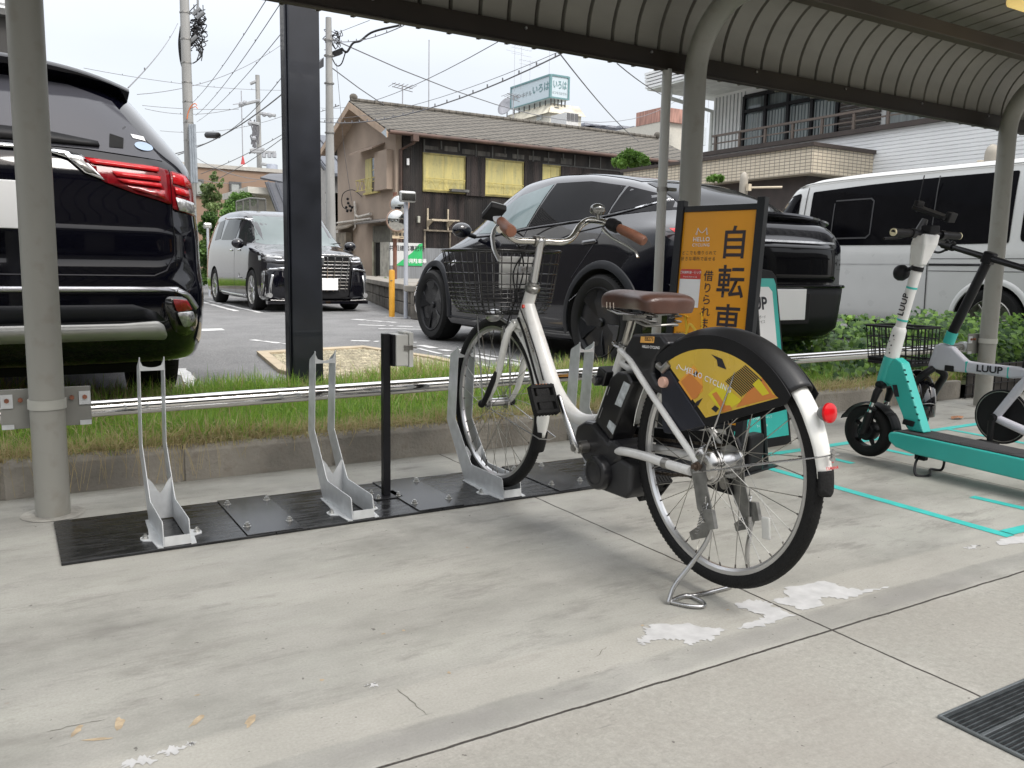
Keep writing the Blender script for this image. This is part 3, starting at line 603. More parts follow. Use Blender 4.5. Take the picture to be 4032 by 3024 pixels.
# ================================================================= electric bicycle in the third rack
BX = 1.61
def b3(y, z, x=0.): return (BX+x, y, z)
bk = thing('bicycle', (BX, 2.2, 0), 'white electric step-through bicycle with brown saddle, wire basket and yellow wheel panel', 'bicycle')
def bike_wheel(cy, cz, name, tilt=0., lefthub=.0, hubr=.016, hubw=.05):
    R0 = .331; ax = (1, 0, 0)
    prof = [(R0-.036+.0, -.0125), (R0-.030, -.0165), (R0-.018, -.019), (R0-.008, -.0155), (R0-.002, -.008), (R0, 0), (R0-.002, .008), (R0-.008, .0155), (R0-.018, .019), (R0-.030, .0165), (R0-.036, .0125)]
    mb = MB(); mb.lathe(prof, b3(cy, cz), ax, 96, closedprof=True)
    for k in range(150):      # tread blocks on the shoulders
        a = 2*math.pi*k/150
        for s in (-1, 1):
            rr = R0-.0078; c = Vector(b3(cy+math.cos(a)*rr, cz+math.sin(a)*rr, s*.0135)); rot = Matrix.Rotation(a, 3, 'X'); mb.box(c, (.005, .0022, .0055), rot)
    tyre = obj('tyre', mb, RUBBER, bk, smooth=50)
    RR = R0-.034
    prof = [(RR, -.0125), (RR+.002, -.0115), (RR-.002, -.010), (RR-.012, -.010), (RR-.019, -.004), (RR-.019, .004), (RR-.012, .010), (RR-.002, .010), (RR+.002, .0115), (RR, .0125)]
    mb = MB(); mb.lathe(prof, b3(cy, cz), ax, 96, closedprof=True); obj('rim', mb, ALU, bk, smooth=40)
    mb = MB(); mb.cyl(b3(cy, cz, -hubw), b3(cy, cz, hubw), hubr, n=20)
    for s in (-1, 1): mb.cyl(b3(cy, cz, s*(hubw-.012)), b3(cy, cz, s*(hubw-.009)), hubr+.012, n=24)
    mb.cyl(b3(cy, cz, -.066), b3(cy, cz, .066), .005, n=10); obj('hub', mb, STEEL, bk, smooth=40)
    mb = MB(); nip = MB(); n = 36
    for k in range(n):
        a = 2*math.pi*(k+.5)/n; s = 1 if k % 2 else -1; off = R(68)*(1 if (k//2) % 2 else -1)
        p0 = Vector(b3(cy+math.cos(a+off)*(hubr+.009), cz+math.sin(a+off)*(hubr+.009), s*(hubw-.0105))); p1 = Vector(b3(cy+math.cos(a)*(RR-.016), cz+math.sin(a)*(RR-.016), s*.002))
        mb.cyl(p0, p1, .0012, n=5); d = (p0-p1).normalized(); nip.cyl(p1, p1+d*.013, .0022, n=6)
    sp = obj('spokes', mb, mat('spoke_steel', (.42, .41, .38), .3, .9, var=.2), bk, smooth=60); tag(sp, kind='stuff')
    nn = obj('spoke_nipples', nip, mat('nipple_dark', (.12, .11, .10), .4, .8), bk, smooth=60); tag(nn, kind='stuff')
FH = (2.795, .357); RH = (1.595, .367)
bike_wheel(*FH, 'front'); bike_wheel(*RH, 'rear', hubr=.033, hubw=.048)
# valve
mb = MB(); mb.cyl(b3(FH[0]-.02*0+.075, FH[1]-.272), b3(FH[0]+.07, FH[1]-.24), .003, n=8); obj('valve', mb, BLACKP, bk)
# drum brake on the rear hub, left
mb = MB(); mb.lathe([(0, -.070), (.030, -.069), (.043, -.064), (.048, -.055), (.050, -.050), (.050, -.030), (.046, -.026)], b3(*RH), (1, 0, 0), 40)
mb.lathe([(.052, -.045), (.0535, -.042), (.052, -.039)], b3(*RH), (1, 0, 0), 40); obj('drum_brake', mb, mat('drum_steel', (.55, .54, .52), .22, 1., var=.15, scale=15), bk)
mb = MB(); mb.cyl(b3(*RH, -.098), b3(*RH, -.07), .007, n=12); mb.cyl(b3(*RH, -.088), b3(*RH, -.078), .012, n=6); obj('axle_nut', mb, mat('axle_rust', (.12, .09, .07), .5, .7), bk)
# front fork
WP = PEARL
for s in (-1, 1):
    mb = MB(); pts = [b3(2.622, .672, s*.030), b3(2.632, .648, s*.046), b3(2.652, .600, s*.050), b3(2.69, .49, s*.052), b3(2.725, .42, s*.054), b3(2.765, .375, s*.055), b3(2.792, .357, s*.056)]
    mb.tube(pts, [.014, .0145, .0135, .0125, .0105, .009, .0085], 14); obj('fork_leg', mb, WPAINT, bk, smooth=60)
mb = MB(); mb.tube([b3(2.608, .690), b3(2.618, .660)], [.024, .026], 16); mb.tube([b3(2.622, .672, -.036), b3(2.616, .678, 0), b3(2.622, .672, .036)], .016, 14); obj('fork_crown', mb, WPAINT, bk)
for s in (-1, 1):
    mb = MB(); mb.sphere(b3(2.79, .355, s*.068), .014, 12, (1.0, 1.1, 1.1)); mb.cyl(b3(2.79, .355, s*.055), b3(2.79, .355, s*.07), .011, n=12); obj('axle_cap', mb, BLACKP, bk)
mb = MB(); mb.tube([b3(2.688, .49, -.066), b3(2.70, .46, -.069), b3(2.74, .40, -.070), b3(2.785, .352, -.066)], [.006, .010, .011, .010], 8); obj('cable_guard', mb, BLACKP, bk)
# fenders
def fender(name, hub, Rf, a0, a1, hw, matl, depth=.012, n=40, thick=.0012, taper0=1., taper1=1.):
    rows = []
    for i in range(n+1):
        q = i/n; a = R(a0+(a1-a0)*q); row = []
        w_ = hw*(taper0+(1-taper0)*min(1, q*6))*(taper1+(1-taper1)*min(1, (1-q)*8))
        for k in range(-6, 7):
            u = k/6; rr = Rf-depth*(u*u)**1.3*1.0; row.append(b3(hub[0]+math.cos(a)*rr, hub[1]+math.sin(a)*rr, u*w_))
        rows.append(row)
    mb = MB(); mb.grid(rows); return obj(name, mb, matl, bk, smooth=60, solid=thick*2)
fender('front_fender', FH, .349, 118, 193, .026, WPAINT, .016, taper1=.5)
fender('front_flap', FH, .3475, 190, 203, .024, RUBBER, .013, n=10)
fender('rear_fender', RH, .350, 8, 174, .029, WPAINT, .018, taper1=.7)
fender('rear_flap', RH, .352, 171, 181, .026, RUBBER, .014, n=10, taper1=.5)
fender('fender_cover', RH, .362, 47, 138, .044, mat('matte_black_plastic', (.012, .012, .013), .42, var=.2, bump=.04, bscale=300), .034, taper0=.8, taper1=.95)
# fender stays
def stay(pts, name='fender_stay', r=.0022): mb = MB(); mb.tube(pts, r, 7); obj(name, mb, STEEL, bk)
stay([b3(2.79, .352, -.062), b3(2.43, .282, -.034), b3(2.418, .278, 0), b3(2.43, .282, .034), b3(2.79, .352, .062)])
stay([b3(1.615, .345, -.075), b3(1.255, .456, -.036), b3(1.243, .460, 0), b3(1.255, .456, .036), b3(1.615, .345, .075)])
for s in (-1, 1): stay([b3(1.60, .35, s*.075), b3(1.50, .66, s*.045)])
for s in (-1, 1): stay([b3(2.792, .36, s*.062), b3(2.83, .70, s*.07)], 'basket_stay', .0032)
# frame
def ft(name, pts, r, n=18, m=WP): mb = MB(); mb.tube(pts, r, n); return obj(name, mb, m, bk, smooth=60)
ft('head_tube', [b3(2.606, .690), b3(2.552, .800)], [.0235, .0215])
def crv(P_, n=8):       # Catmull-Rom through points
    P_ = [Vector(p) for p in P_]; P_ = [P_[0]*2-P_[1]]+P_+[P_[-1]*2-P_[-2]]; out = []
    for i in range(1, len(P_)-2):
        for k in range(n):
            q = k/n; a, b_, c, d = P_[i-1:i+3]; out.append(.5*((2*b_)+(c-a)*q+(2*a-5*b_+4*c-d)*q*q+(3*b_-a-3*c+d)*q**3))
    out.append(P_[-2]); return out
dt = crv([b3(2.580, .748), b3(2.548, .690), b3(2.497, .610), b3(2.443, .528), b3(2.385, .455), b3(2.305, .402), b3(2.225, .382), b3(2.13, .395)])
ft('down_tube', dt, [.0195+.0085*math.sin(math.pi*min(1, i/(len(dt)-1)*.9+.15)) for i in range(len(dt))], 24)
ft('seat_tube', [b3(2.016, .640), b3(2.062, .53), b3(2.118, .41)], .0165)
ft('seat_brace', [b3(2.035, .596), b3(1.985, .577), b3(1.93, .60)], [.014, .013, .010])
for s in (-1, 1):
    ft('chainstay', crv([b3(2.0, .322, s*.034), b3(1.938, .336, s*.052), b3(1.837, .343, s*.058), b3(1.72, .343, s*.064), b3(1.632, .345, s*.068)]), .0135, 14)
    ft('seatstay', crv([b3(2.00, .632, s*.030), b3(1.935, .612, s*.046), b3(1.858, .556, s*.054), b3(1.76, .482, s*.059), b3(1.612, .372, s*.066)]), .0095, 14)
    mb = MB(); mb.prism([b3(1.635, .352, s*.066), b3(1.60, .385, s*.066), b3(1.575, .37, s*.066), b3(1.57, .32, s*.066), b3(1.55, .27, s*.066), b3(1.545, .225, s*.066), b3(1.565, .215, s*.066), b3(1.60, .25, s*.066), b3(1.62, .32, s*.066)], (s*.004, 0, 0)); obj('dropout', mb, mat('dropout_grey', (.20, .20, .19), .45, .6, var=.3, scale=30), bk, smooth=0, bevel=.0008)
mb = MB(); mb.lathe([(.0148, -.011), (.0152, -.011), (.0152, .011), (.0148, .011)], b3(1.735, .343, -.063), (0, 1, -.01), 16); obj('stay_clip', mb, DSTEEL, bk)
ft('frame_badge', [b3(2.571, .742, -.0245), b3(2.567, .732, -.0265)], .006, 8, mat('red_sticker', (.5, .03, .01), .4))
# seat post and clamp
ft('seat_post', [b3(1.984, .728), b3(2.018, .640)], .0132, 18, mat('brushed_post', (.48, .46, .42), .3, 1., var=.2, scale=15, streak=(1, 1, .2)))
mb = MB(); mb.lathe([(.0165, -.012), (.020, -.012), (.020, .012), (.0165, .012)], b3(2.019, .637), (0, -.36, .93), 20); mb.tube([b3(2.035, .648, -.022), b3(2.045, .652, -.022)], .007, 10); mb.tube([b3(2.03, .645, -.03), b3(2.0, .64, -.032)], .004, 8); obj('seat_clamp', mb, STEEL, bk)
# saddle
def saddle():
    st = [(2.120, .014, .785, .030), (2.108, .027, .800, .045), (2.07, .035, .812, .052), (2.02, .040, .814, .055), (1.96, .050, .810, .052), (1.91, .068, .810, .050), (1.87, .086, .811, .050), (1.84, .094, .810, .050), (1.815, .090, .805, .048), (1.80, .076, .795, .044)]
    rows = []
    for (y, w, zt, dp_) in st:
        row = []
        for k in range(-8, 9):
            u = k/8; q = R(112)*abs(u); x = w*(abs(math.sin(q))**.62 if q < math.pi/2 else 1-.10*(abs(u)-.8)/.2); z = zt-dp_*(.5*(1-abs(math.cos(q))**.7) if q < math.pi/2 else .5+.5*(abs(u)-.804)/.196)
            row.append(b3(y, z, math.copysign(x, u)))
        rows.append(row)
    mb = MB(); mb.grid(rows)
    # close the rear
    mb.face(rows[-1]); mb.face(rows[0][::-1])
    return mb
sd_ = obj('saddle', saddle(), LEATHER, bk, smooth=60, solid=.003, subd=2)
mb = MB(); 
for s in (-1, 1): mb.tube([b3(2.09, .752, s*.012), b3(2.03, .742, s*.022), b3(1.93, .742, s*.022), b3(1.84, .752, s*.05)], .0035, 8)
obj('saddle_rail', mb, STEEL, bk)
mb = MB()
for s in (-1, 1):
    hel = [b3(1.845+.017*math.cos(t_*.62), .722+t_*.0016, s*.045+.017*math.sin(t_*.62)) for t_ in range(0, 42)]
    mb.tube(hel, .0026, 6)
mb.tube([b3(1.90, .726, -.055), b3(1.86, .716, -.05), b3(1.82, .72, -.03), b3(1.81, .722, .0), b3(1.82, .72, .03), b3(1.86, .716, .05)], .004, 8); mb.tube([b3(1.99, .728, -.018), b3(1.90, .73, -.03), b3(1.84, .722, -.045)], .004, 8); mb.box(b3(1.975, .733), (.05, .05, .02)); obj('saddle_spring', mb, DSTEEL, bk)
mb = MB()
for k in range(3): mb.tube([b3(2.065-.022*k, .775, -.0375-.004*k), b3(2.062-.022*k, .757, -.0385-.004*k)], .0013, 5)
obj('saddle_lacing', mb, mat('thread', (.7, .6, .5), .7), bk)
# head set, stem, handlebar
mb = MB(); mb.lathe([(.017, .030), (.021, .028), (.021, .020), (.027, .016), (.028, .004), (.026, 0), (.023, -.006), (0, -.006)], b3(2.5535, .797), (0, -.44, .9), 28); obj('headset', mb, mat('headset_steel', (.3, .3, .29), .35, .9), bk)
ft('stem', crv([b3(2.545, .815), b3(2.520, .905), b3(2.507, .955), b3(2.505, .968), b3(2.512, .973)]), .0128, 18, ALU)
mb = MB(); mb.lathe([(.0135, -.019), (.019, -.019), (.020, 0), (.019, .019), (.0135, .019)], b3(2.517, .967), (1, 0, 0), 20); mb.tube([b3(2.507, .955), b3(2.514, .968)], .017, 14); obj('stem_clamp', mb, DSTEEL, bk)
hb = crv([b3(2.235+.10, .992, -.262), b3(2.41, 1.020, -.215), b3(2.475, 1.020, -.178), b3(2.51, .990, -.135), b3(2.524, .969, -.09), b3(2.519, .967, -.04), b3(2.512, .967, .03), b3(2.497, .968, .09), b3(2.505, .985, .135), b3(2.530, 1.028, .185), b3(2.522, 1.050, .222), b3(2.475, 1.043, .25), b3(2.40, 1.018, .268)], 10)
ft('handlebar', hb, .0118, 18, mat('polished_bar', (.62, .60, .56), .17, 1., var=.1))
GRIP = mat('brown_grip', (.20, .085, .05), .5, var=.2, scale=20, bump=.1, bscale=200)
mb = MB(); mb.tube([b3(2.40, 1.020, -.219), b3(2.365, 1.012, -.235), b3(2.30, .996, -.258), b3(2.245, .984, -.276), b3(2.235, .982, -.279)], [.0165, .018, .0185, .019, .016], 20); obj('grip', mb, GRIP, bk)
mb = MB(); mb.tube([b3(2.405, 1.020, .266), b3(2.385, 1.011, .270), b3(2.35, .996, .283), b3(2.312, .976, .298), b3(2.305, .972, .30)], [.0155, .0175, .018, .0185, .015], 20); obj('grip', mb, GRIP, bk)
mb = MB(); mb.tube([b3(2.452, 1.038, .256), b3(2.435, 1.032, .260), b3(2.41, 1.022, .265)], [.020, .024, .020], 18); mb.tube([b3(2.43, 1.030, .26), b3(2.412, 1.023, .264)], .0225, 18); obj('shifter', mb, BLACKP, bk)
def lever(side, pts, nm='brake_lever'):
    mb = MB(); mb.tube(pts, [.011, .010, .008, .007, .007, .0065, .008], 10, flat=.55); obj(nm, mb, mat('cast_aluminium', (.5, .5, .49), .35, .9, var=.1), bk)
lever(-1, [b3(2.50, 1.015, -.175), b3(2.49, .995, -.195), b3(2.475, .975, -.21), b3(2.45, .955, -.222), b3(2.42, .935, -.235), b3(2.395, .915, -.24), b3(2.375, .897, -.238)])
lever(1, [b3(2.475, 1.02, .245), b3(2.46, 1.005, .252), b3(2.44, .988, .262), b3(2.41, .972, .275), b3(2.375, .955, .288), b3(2.345, .937, .296), b3(2.335, .918, .298)])
mb = MB(); mb.sphere(b3(2.478, 1.088, .222), .027, 22, (1, 1, .72)); mb.lathe([(.0, -.02), (.021, -.02), (.0275, -.010), (.0275, -.004)], b3(2.478, 1.088, .222), (0, 0, 1), 22); mb.cyl(b3(2.478, 1.052, .228), b3(2.478, 1.07, .224), .007, n=10); obj('bell', mb, mat('bell_grey', (.28, .28, .27), .22, .9, var=.1), bk, smooth=60)
mb = MB(); Rm = Matrix.Rotation(R(-28), 3, 'X') @ Matrix.Rotation(R(12), 3, 'Y'); mb.box(b3(2.445, 1.052, -.222), (.056, .078, .020), Rm); dpl = obj('display', mb, BLACKP, bk, smooth=0, bevel=.004)
mb = MB(); c_ = Vector(b3(2.445, 1.052, -.222))+Rm @ Vector((0, 0, .012)); mb.box(c_, (.052, .074, .003), Rm); obj('screen', mb, mat('lcd_grey', (.4, .42, .42), .15), dpl, smooth=0, bevel=.001)
mb = MB(); mb.tube([b3(2.487, 1.03, -.185), b3(2.44, 1.035, -.213)], .014, 12); obj('display_clamp', mb, ALU, bk)
# cables
mb = MB()
for P_ in ([b3(2.49, 1.01, -.18), b3(2.56, .985, -.12), b3(2.60, .95, -.03), b3(2.63, .87, .01), b3(2.62, .78, -.02), b3(2.63, .70, -.045), b3(2.64, .64, -.06)],
           [b3(2.47, 1.04, .24), b3(2.56, 1.04, .16), b3(2.60, 1.0, .06), b3(2.62, .93, .0), b3(2.60, .82, -.035), b3(2.57, .74, -.04), b3(2.53, .665, -.03), b3(2.47, .575, -.028), b3(2.42, .49, -.03)],
           [b3(2.46, 1.03, .25), b3(2.55, .99, .14), b3(2.64, .92, .07), b3(2.63, .80, .05), b3(2.59, .72, .035), b3(2.50, .62, .03), b3(2.41, .47, .028)],
           [b3(2.44, 1.04, -.2), b3(2.54, 1.01, -.10), b3(2.62, .96, .02), b3(2.65, .86, -.02), b3(2.60, .75, -.03)]):
    mb.tube(crv(P_, 7), .0028, 7)
obj('brake_cable', mb, BLACKP, bk)
ft('frame_cable', crv([b3(2.60, .695, -.028), b3(2.556, .645, -.030), b3(2.513, .575, -.030), b3(2.468, .50, -.030), b3(2.425, .425, -.026), b3(2.40, .37, -.02)]), .0045, 8, BLACKP)
# wire basket
WIRE = mat('basket_wire', (.02, .02, .021), .22, .3, var=.2, spec=1.)
def bring(z, y0, y1, hw, n=44, p=3.2):
    pts = []
    for k in range(n):
        a = 2*math.pi*k/n; c, s = math.cos(a), math.sin(a)
        pts.append(b3((y0+y1)/2+(y1-y0)/2*math.copysign(abs(c)**(2/p), c), z, hw*math.copysign(abs(s)**(2/p), s)))
    return pts
mb = MB(); zt, zb_ = .935, .705
def bdim(z):
    q = (z-zb_)/(zt-zb_); q = max(0, min(1, q)); e_ = .03*max(0, (.12-q)/.12)
    return 2.610-.03*q+e_, 2.925+.05*q-e_, .165+.035*q-e_
for z, r in ((.935, .0042), (.89, .002), (.852, .002), (.815, .002), (.797, .0018), (.781, .0018), (.765, .0018), (.750, .0018), (.735, .0018), (.720, .0018), (.706, .0022)):
    sl = .012; y0, y1, hw = bdim(z); pts = [(p[0], p[1], p[2]+(-.5 if 0 else 0)) for p in bring(z, y0, y1, hw)]; mb.tube(pts, r*1.25, 6, closed=True)
n = 34
for k in range(n):
    col = []
    for z in (.935, .85, .76, .722, .704): y0, y1, hw = bdim(z); P_ = bring(z, y0, y1, hw, n); col.append(P_[k])
    mb.tube(col, .0023, 5, caps=False)
y0, y1, hw = bdim(.705)
for k in range(9): x = -hw+hw*2*(k+.5)/9; mb.tube([b3(y0+.005, .704, x), b3(y1-.005, .704, x)], .0016, 5)
for k in range(12): y = y0+(y1-y0)*(k+.5)/12; mb.tube([b3(y, .705, -hw+.004), b3(y, .705, hw-.004)], .0016, 5)
bs = obj('basket', mb, WIRE, bk, smooth=60)
mb = MB(); mb.box(b3(2.655, .857, .0), (.155, .010, .115)); obj('basket_plate', mb, mat('white_plastic', (.62, .62, .60), .35, var=.05), bk, smooth=0, bevel=.012, seg=4)
mb = MB(); mb.box(b3(2.592, .868, .008), (.085, .004, .022)); mb.tube([b3(2.59, .857, .015), b3(2.585, .83, .01), b3(2.565, .815, .0), b3(2.555, .805, 0)], [.012, .012, .011, .010], 8, flat=.35)
obj('basket_bracket', mb, STEEL, bk, smooth=40, bevel=.001)
mb = MB()
for x in (-.016, .032): mb.cyl(b3(2.590, .868, x), b3(2.583, .868, x), .007, n=12)
obj('bracket_bolt', mb, DSTEEL, bk)
# headlamp
mb = MB(); mb.lathe([(0, .052), (.019, .050), (.024, .040), (.024, .02), (.018, -.01), (.008, -.022), (0, -.022)], b3(2.705, .700, -.052), (0.0, .97, -.1), 24); hl = obj('headlamp', mb, ALU, bk, smooth=50)
mb = MB(); mb.lathe([(0, .056), (.022, .052), (.0245, .044), (.0245, .036)], b3(2.705, .700, -.052), (0.0, .97, -.1), 24); obj('lens', mb, CLEARL, hl, smooth=50)
mb = MB(); mb.tube([b3(2.70, .692, -.05), b3(2.66, .675, -.035), b3(2.63, .67, -.02)], .007, 8); mb.tube([b3(2.665, .66, -.045), b3(2.695, .625, -.03), b3(2.70, .60, -.022)], [.009, .008, .006], 8, flat=.6); mb.tube([b3(2.665, .66, .04), b3(2.695, .625, .03), b3(2.70, .60, .022)], [.009, .008, .006], 8, flat=.6); obj('caliper_brake', mb, STEEL, bk)
mb = MB(); mb.tube([b3(2.60, .643, -.018), b3(2.585, .61, -.022)], .007, 8, flat=.5); obj('fender_badge', mb, DSTEEL, bk)
# battery, motor, crank
BATT = mat('battery_black', (.010, .010, .011), .32, var=.3, scale=9, coat=.15)
mb = MB(); P_ = [(2.028, .545), (2.098, .400), (2.012, .352), (1.918, .545), (1.94, .572), (1.99, .572)]
mb.prism([b3(y, z, -.046) for y, z in P_], (.092, 0, 0)); obj('battery', mb, BATT, bk, smooth=0, bevel=.009, seg=3)
mb = MB(); mb.tube(crv([b3(2.02, .548, -.0), b3(2.012, .582, 0), b3(1.985, .598, 0), b3(1.950, .583, 0), b3(1.93, .55, 0)]), .009, 10, flat=1.0); obj('battery_handle', mb, BATT, bk)
mb = MB(); mb.box(b3(2.075, .545, -.01), (.07, .045, .05), Matrix.Rotation(R(20), 3, 'X')); mb.cyl(b3(2.085, .532, -.06), b3(2.08, .532, -.04), .017, n=18); obj('battery_lock', mb, BATT, bk, smooth=40, bevel=.004)
mb = MB(); mb.cyl(b3(2.086, .532, -.0625), b3(2.086, .532, -.06), .010, n=16); obj('key_cylinder', mb, DSTEEL, bk)
fr_ = (Vector((0, -.93, -.36)), Vector((0, -.40, .92)))
STK = mat('torn_sticker', (.42, .45, .46), .6, var=.35, scale=40, grime=.5)
mb = MB(); mb.prism([b3(1.995, .470, -.0465), b3(1.955, .545, -.0465), b3(1.925, .538, -.0465), b3(1.965, .465, -.0465)], (-.0012, 0, 0)); mb.prism([b3(2.03, .395, -.0465), b3(2.018, .418, -.0465), b3(1.985, .405, -.0465), b3(2.00, .376, -.0465)], (-.0012, 0, 0)); obj('sticker', mb, STK, bk, smooth=0)
mb = MB(); mb.tube([b3(2.055, .45, -.047), b3(2.072, .415, -.047)], .0012, 4); mb.tube([b3(2.022, .52, -.047), b3(2.035, .493, -.047)], .0012, 4); obj('battery_line', mb, mat('grey_line', (.25, .25, .25), .5), bk)
MOT = mat('motor_black', (.013, .013, .015), .34, var=.25, scale=12, coat=.2)
mb = MB(); P_ = [(2.185, .372), (2.195, .335), (2.165, .285), (2.13, .262), (2.02, .262), (1.955, .30), (1.945, .345), (1.985, .365), (2.01, .352), (2.095, .398), (2.14, .396)]
mb.prism([b3(y, z, -.055) for y, z in P_], (.110, 0, 0)); obj('motor_cover', mb, MOT, bk, smooth=0, bevel=.014, seg=3)
mb = MB(); P_ = [(2.14, .272), (2.12, .215), (2.06, .190), (1.93, .190), (1.905, .215), (1.905, .30), (1.96, .31), (2.05, .268)]
mb.prism([b3(y, z, -.050) for y, z in P_], (.095, 0, 0)); obj('motor_housing', mb, mat('motor_cast', (.05, .05, .052), .45, .5, var=.3), bk, smooth=0, bevel=.012, seg=3)
mb = MB(); mb.lathe([(0, -.020), (.040, -.020), (.050, -.016), (.054, -.008), (.054, .03)], b3(2.045, .250, -.062), (1, 0, 0), 40); mb.lathe([(.034, -.0215), (.036, -.022), (.038, -.0215)], b3(2.045, .250, -.062), (1, 0, 0), 40); obj('motor_cap', mb, MOT, bk, smooth=40)
mb = MB(); mb.cyl(b3(2.122, .316, -.105), b3(2.122, .316, .105), .012, n=16); mb.cyl(b3(2.122, .316, -.085), b3(2.122, .316, -.055), .02, n=20); obj('crank_axle', mb, DSTEEL, bk)
def crank(s, end):
    c0 = Vector(b3(2.122, .316, s*.098)); c1 = Vector(b3(end[0], end[1], s*.112)); mb = MB()
    mb.tube([c0+(c0-c1).normalized()*.016, c0, c0.lerp(c1, .3), c0.lerp(c1, .7), c1, c1+(c1-c0).normalized()*.012], [.010, .0185, .014, .0115, .0125, .008], 14, flat=1.0)
    for i in range(len(mb.v)): p = mb.v[i]; ref = c0.x+(c1.x-c0.x)*((p[2]-c0.z)/(c1.z-c0.z) if abs(c1.z-c0.z) > .01 else 0); mb.v[i] = (ref+(p[0]-ref)*.55, p[1], p[2])
    obj('crank_arm', mb, mat('crank_aluminium', (.55, .55, .55), .22, 1., var=.1), bk)
    mb = MB(); mb.cyl(c0+Vector((s*.007, 0, 0)), c0+Vector((s*.011, 0, 0)), .012, n=18); mb.cyl(c0+Vector((s*.011, 0, 0)), c0+Vector((s*.0125, 0, 0)), .006, n=6); obj('crank_bolt', mb, DSTEEL, bk)
    pc = c1+Vector((s*.058, .0, .0)); rot = Matrix.Rotation(R(62 if s < 0 else -50), 3, 'X'); mb = MB()
    for dy in (-.042, .042): mb.box(pc+rot @ Vector((0, dy, 0)), (.088, .012, .026), rot)
    for dx in (-.040, .040): mb.box(pc+rot @ Vector((dx, 0, 0)), (.010, .074, .024), rot)
    mb.box(pc, (.08, .022, .020), rot); mb.box(pc+rot @ Vector((.0, .022, 0)), (.05, .028, .016), rot); mb.box(pc+rot @ Vector((.0, -.022, 0)), (.05, .028, .016), rot)
    for dx in (-.018, .018): mb.box(pc+rot @ Vector((dx, 0, 0)), (.010, .08, .018), rot)
    for k in range(-3, 4): mb.box(pc+rot @ Vector((k*.012, .049, 0)), (.006, .004, .022), rot); mb.box(pc+rot @ Vector((k*.012, -.049, 0)), (.006, .004, .022), rot)
    pd = obj('pedal', mb, RUBBER, bk, smooth=0, bevel=.002)
    mb = MB(); mb.box(pc+rot @ Vector((0, .0495, 0.0)), (.05, .004, .014), rot); obj('reflector', mb, mat('amber', (.55, .17, .03), .3, coat=.6), pd, smooth=0, bevel=.001)
crank(-1, (2.20, .462)); crank(1, (2.05, .170))
# chain, chain guard
ch = MB(); zz = []
for (y0, z0, y1, z1, n) in ((2.09, .355, 1.62, .405, 40), (2.075, .262, 1.66, .318, 36)):
    for k in range(n):
        q = (k+.5)/n; y, z = y0+(y1-y0)*q, z0+(z1-z0)*q-.018*math.sin(math.pi*q)*(1 if z0 < .3 else .2); ch.box(b3(y, z, .046+.003*(k % 2)), (.003, .0145, .008)); ch.box(b3(y, z, .052-.003*(k % 2)), (.002, .0145, .008))
co = obj('chain', ch, mat('chain_steel', (.09, .075, .06), .5, .8, var=.3), bk, smooth=0); tag(co, kind='stuff')
mb = MB(); P_ = [(2.15, .36), (2.05, .385), (1.70, .43), (1.60, .43), (1.58, .40), (1.68, .375), (2.05, .345), (2.14, .335)]
mb.prism([b3(y, z, .058) for y, z in P_], (.012, 0, 0)); P_ = [(1.80, .305), (1.70, .32), (1.62, .325), (1.60, .27), (1.66, .268), (1.79, .283)]; mb.prism([b3(y, z, .056) for y, z in P_], (.012, 0, 0)); obj('chain_guard', mb, BLACKP, bk, smooth=0, bevel=.003)
mb = MB(); mb.lathe([(.022, -.002), (.036, -.002), (.036, .002), (.022, .002)], b3(RH[0], RH[1], .052), (1, 0, 0), 22, closedprof=True); mb.lathe([(.0, -.003), (.016, -.003), (.016, .003), (0, .003)], b3(1.625, .298, .05), (1, 0, 0), 14); obj('sprocket', mb, DSTEEL, bk)
# lock box over the seat stays
mb = MB(); P_ = [(1.975, .612), (1.955, .645), (1.925, .690), (1.80, .698), (1.768, .675), (1.772, .655), (1.835, .600), (1.862, .555), (1.845, .520), (1.79, .50), (1.745, .515), (1.742, .535), (1.775, .535), (1.83, .53)]
P_ = [(1.965, .635), (1.925, .688), (1.80, .698), (1.765, .672), (1.800, .645), (1.825, .615), (1.83, .585), (1.805, .560), (1.765, .562), (1.75, .545), (1.765, .525), (1.83, .533), (1.88, .575), (1.92, .61)]
mb.prism([b3(y, z, -.048) for y, z in P_], (.096, 0, 0)); lb = obj('lock_box', mb, MOT, bk, smooth=0, bevel=.009, seg=3)
ORG = mat('orange_label', (.80, .42, .10), .4, var=.05)
e_x, e_y = (0, -1, .03), (0, .12, 1)
mb = MB(); mb.prism([b3(1.885, .666, -.0482), b3(1.883, .684, -.0482), b3(1.825, .688, -.0482), b3(1.826, .670, -.0482)], (-.001, 0, 0)); obj('number_label', mb, ORG, lb, smooth=0)
text('label_text', 'EB273', .015, b3(1.846, .679, -.0492), e_x, e_y, INK, lb, bold=.02, off=.0006)
text('box_text', 'HELLO CYCLING', .010, b3(1.838, .657, -.0482), e_x, e_y, PAPER, lb, bold=.03, off=.001)
mb = MB(); mb.lathe([(.0, 0), (.014, 0), (.016, .006), (.013, .03), (0, .03)], b3(1.768, .566, -.066), (1, 0, 0), 16); obj('lock_button', mb, mat('pink_button', (.68, .42, .33), .4), bk)
mb = MB(); mb.tube([b3(1.80, .61, -.05), b3(1.775, .60, -.055), b3(1.755, .62, -.05)], .011, 10); obj('ring_lock', mb, DSTEEL, bk)
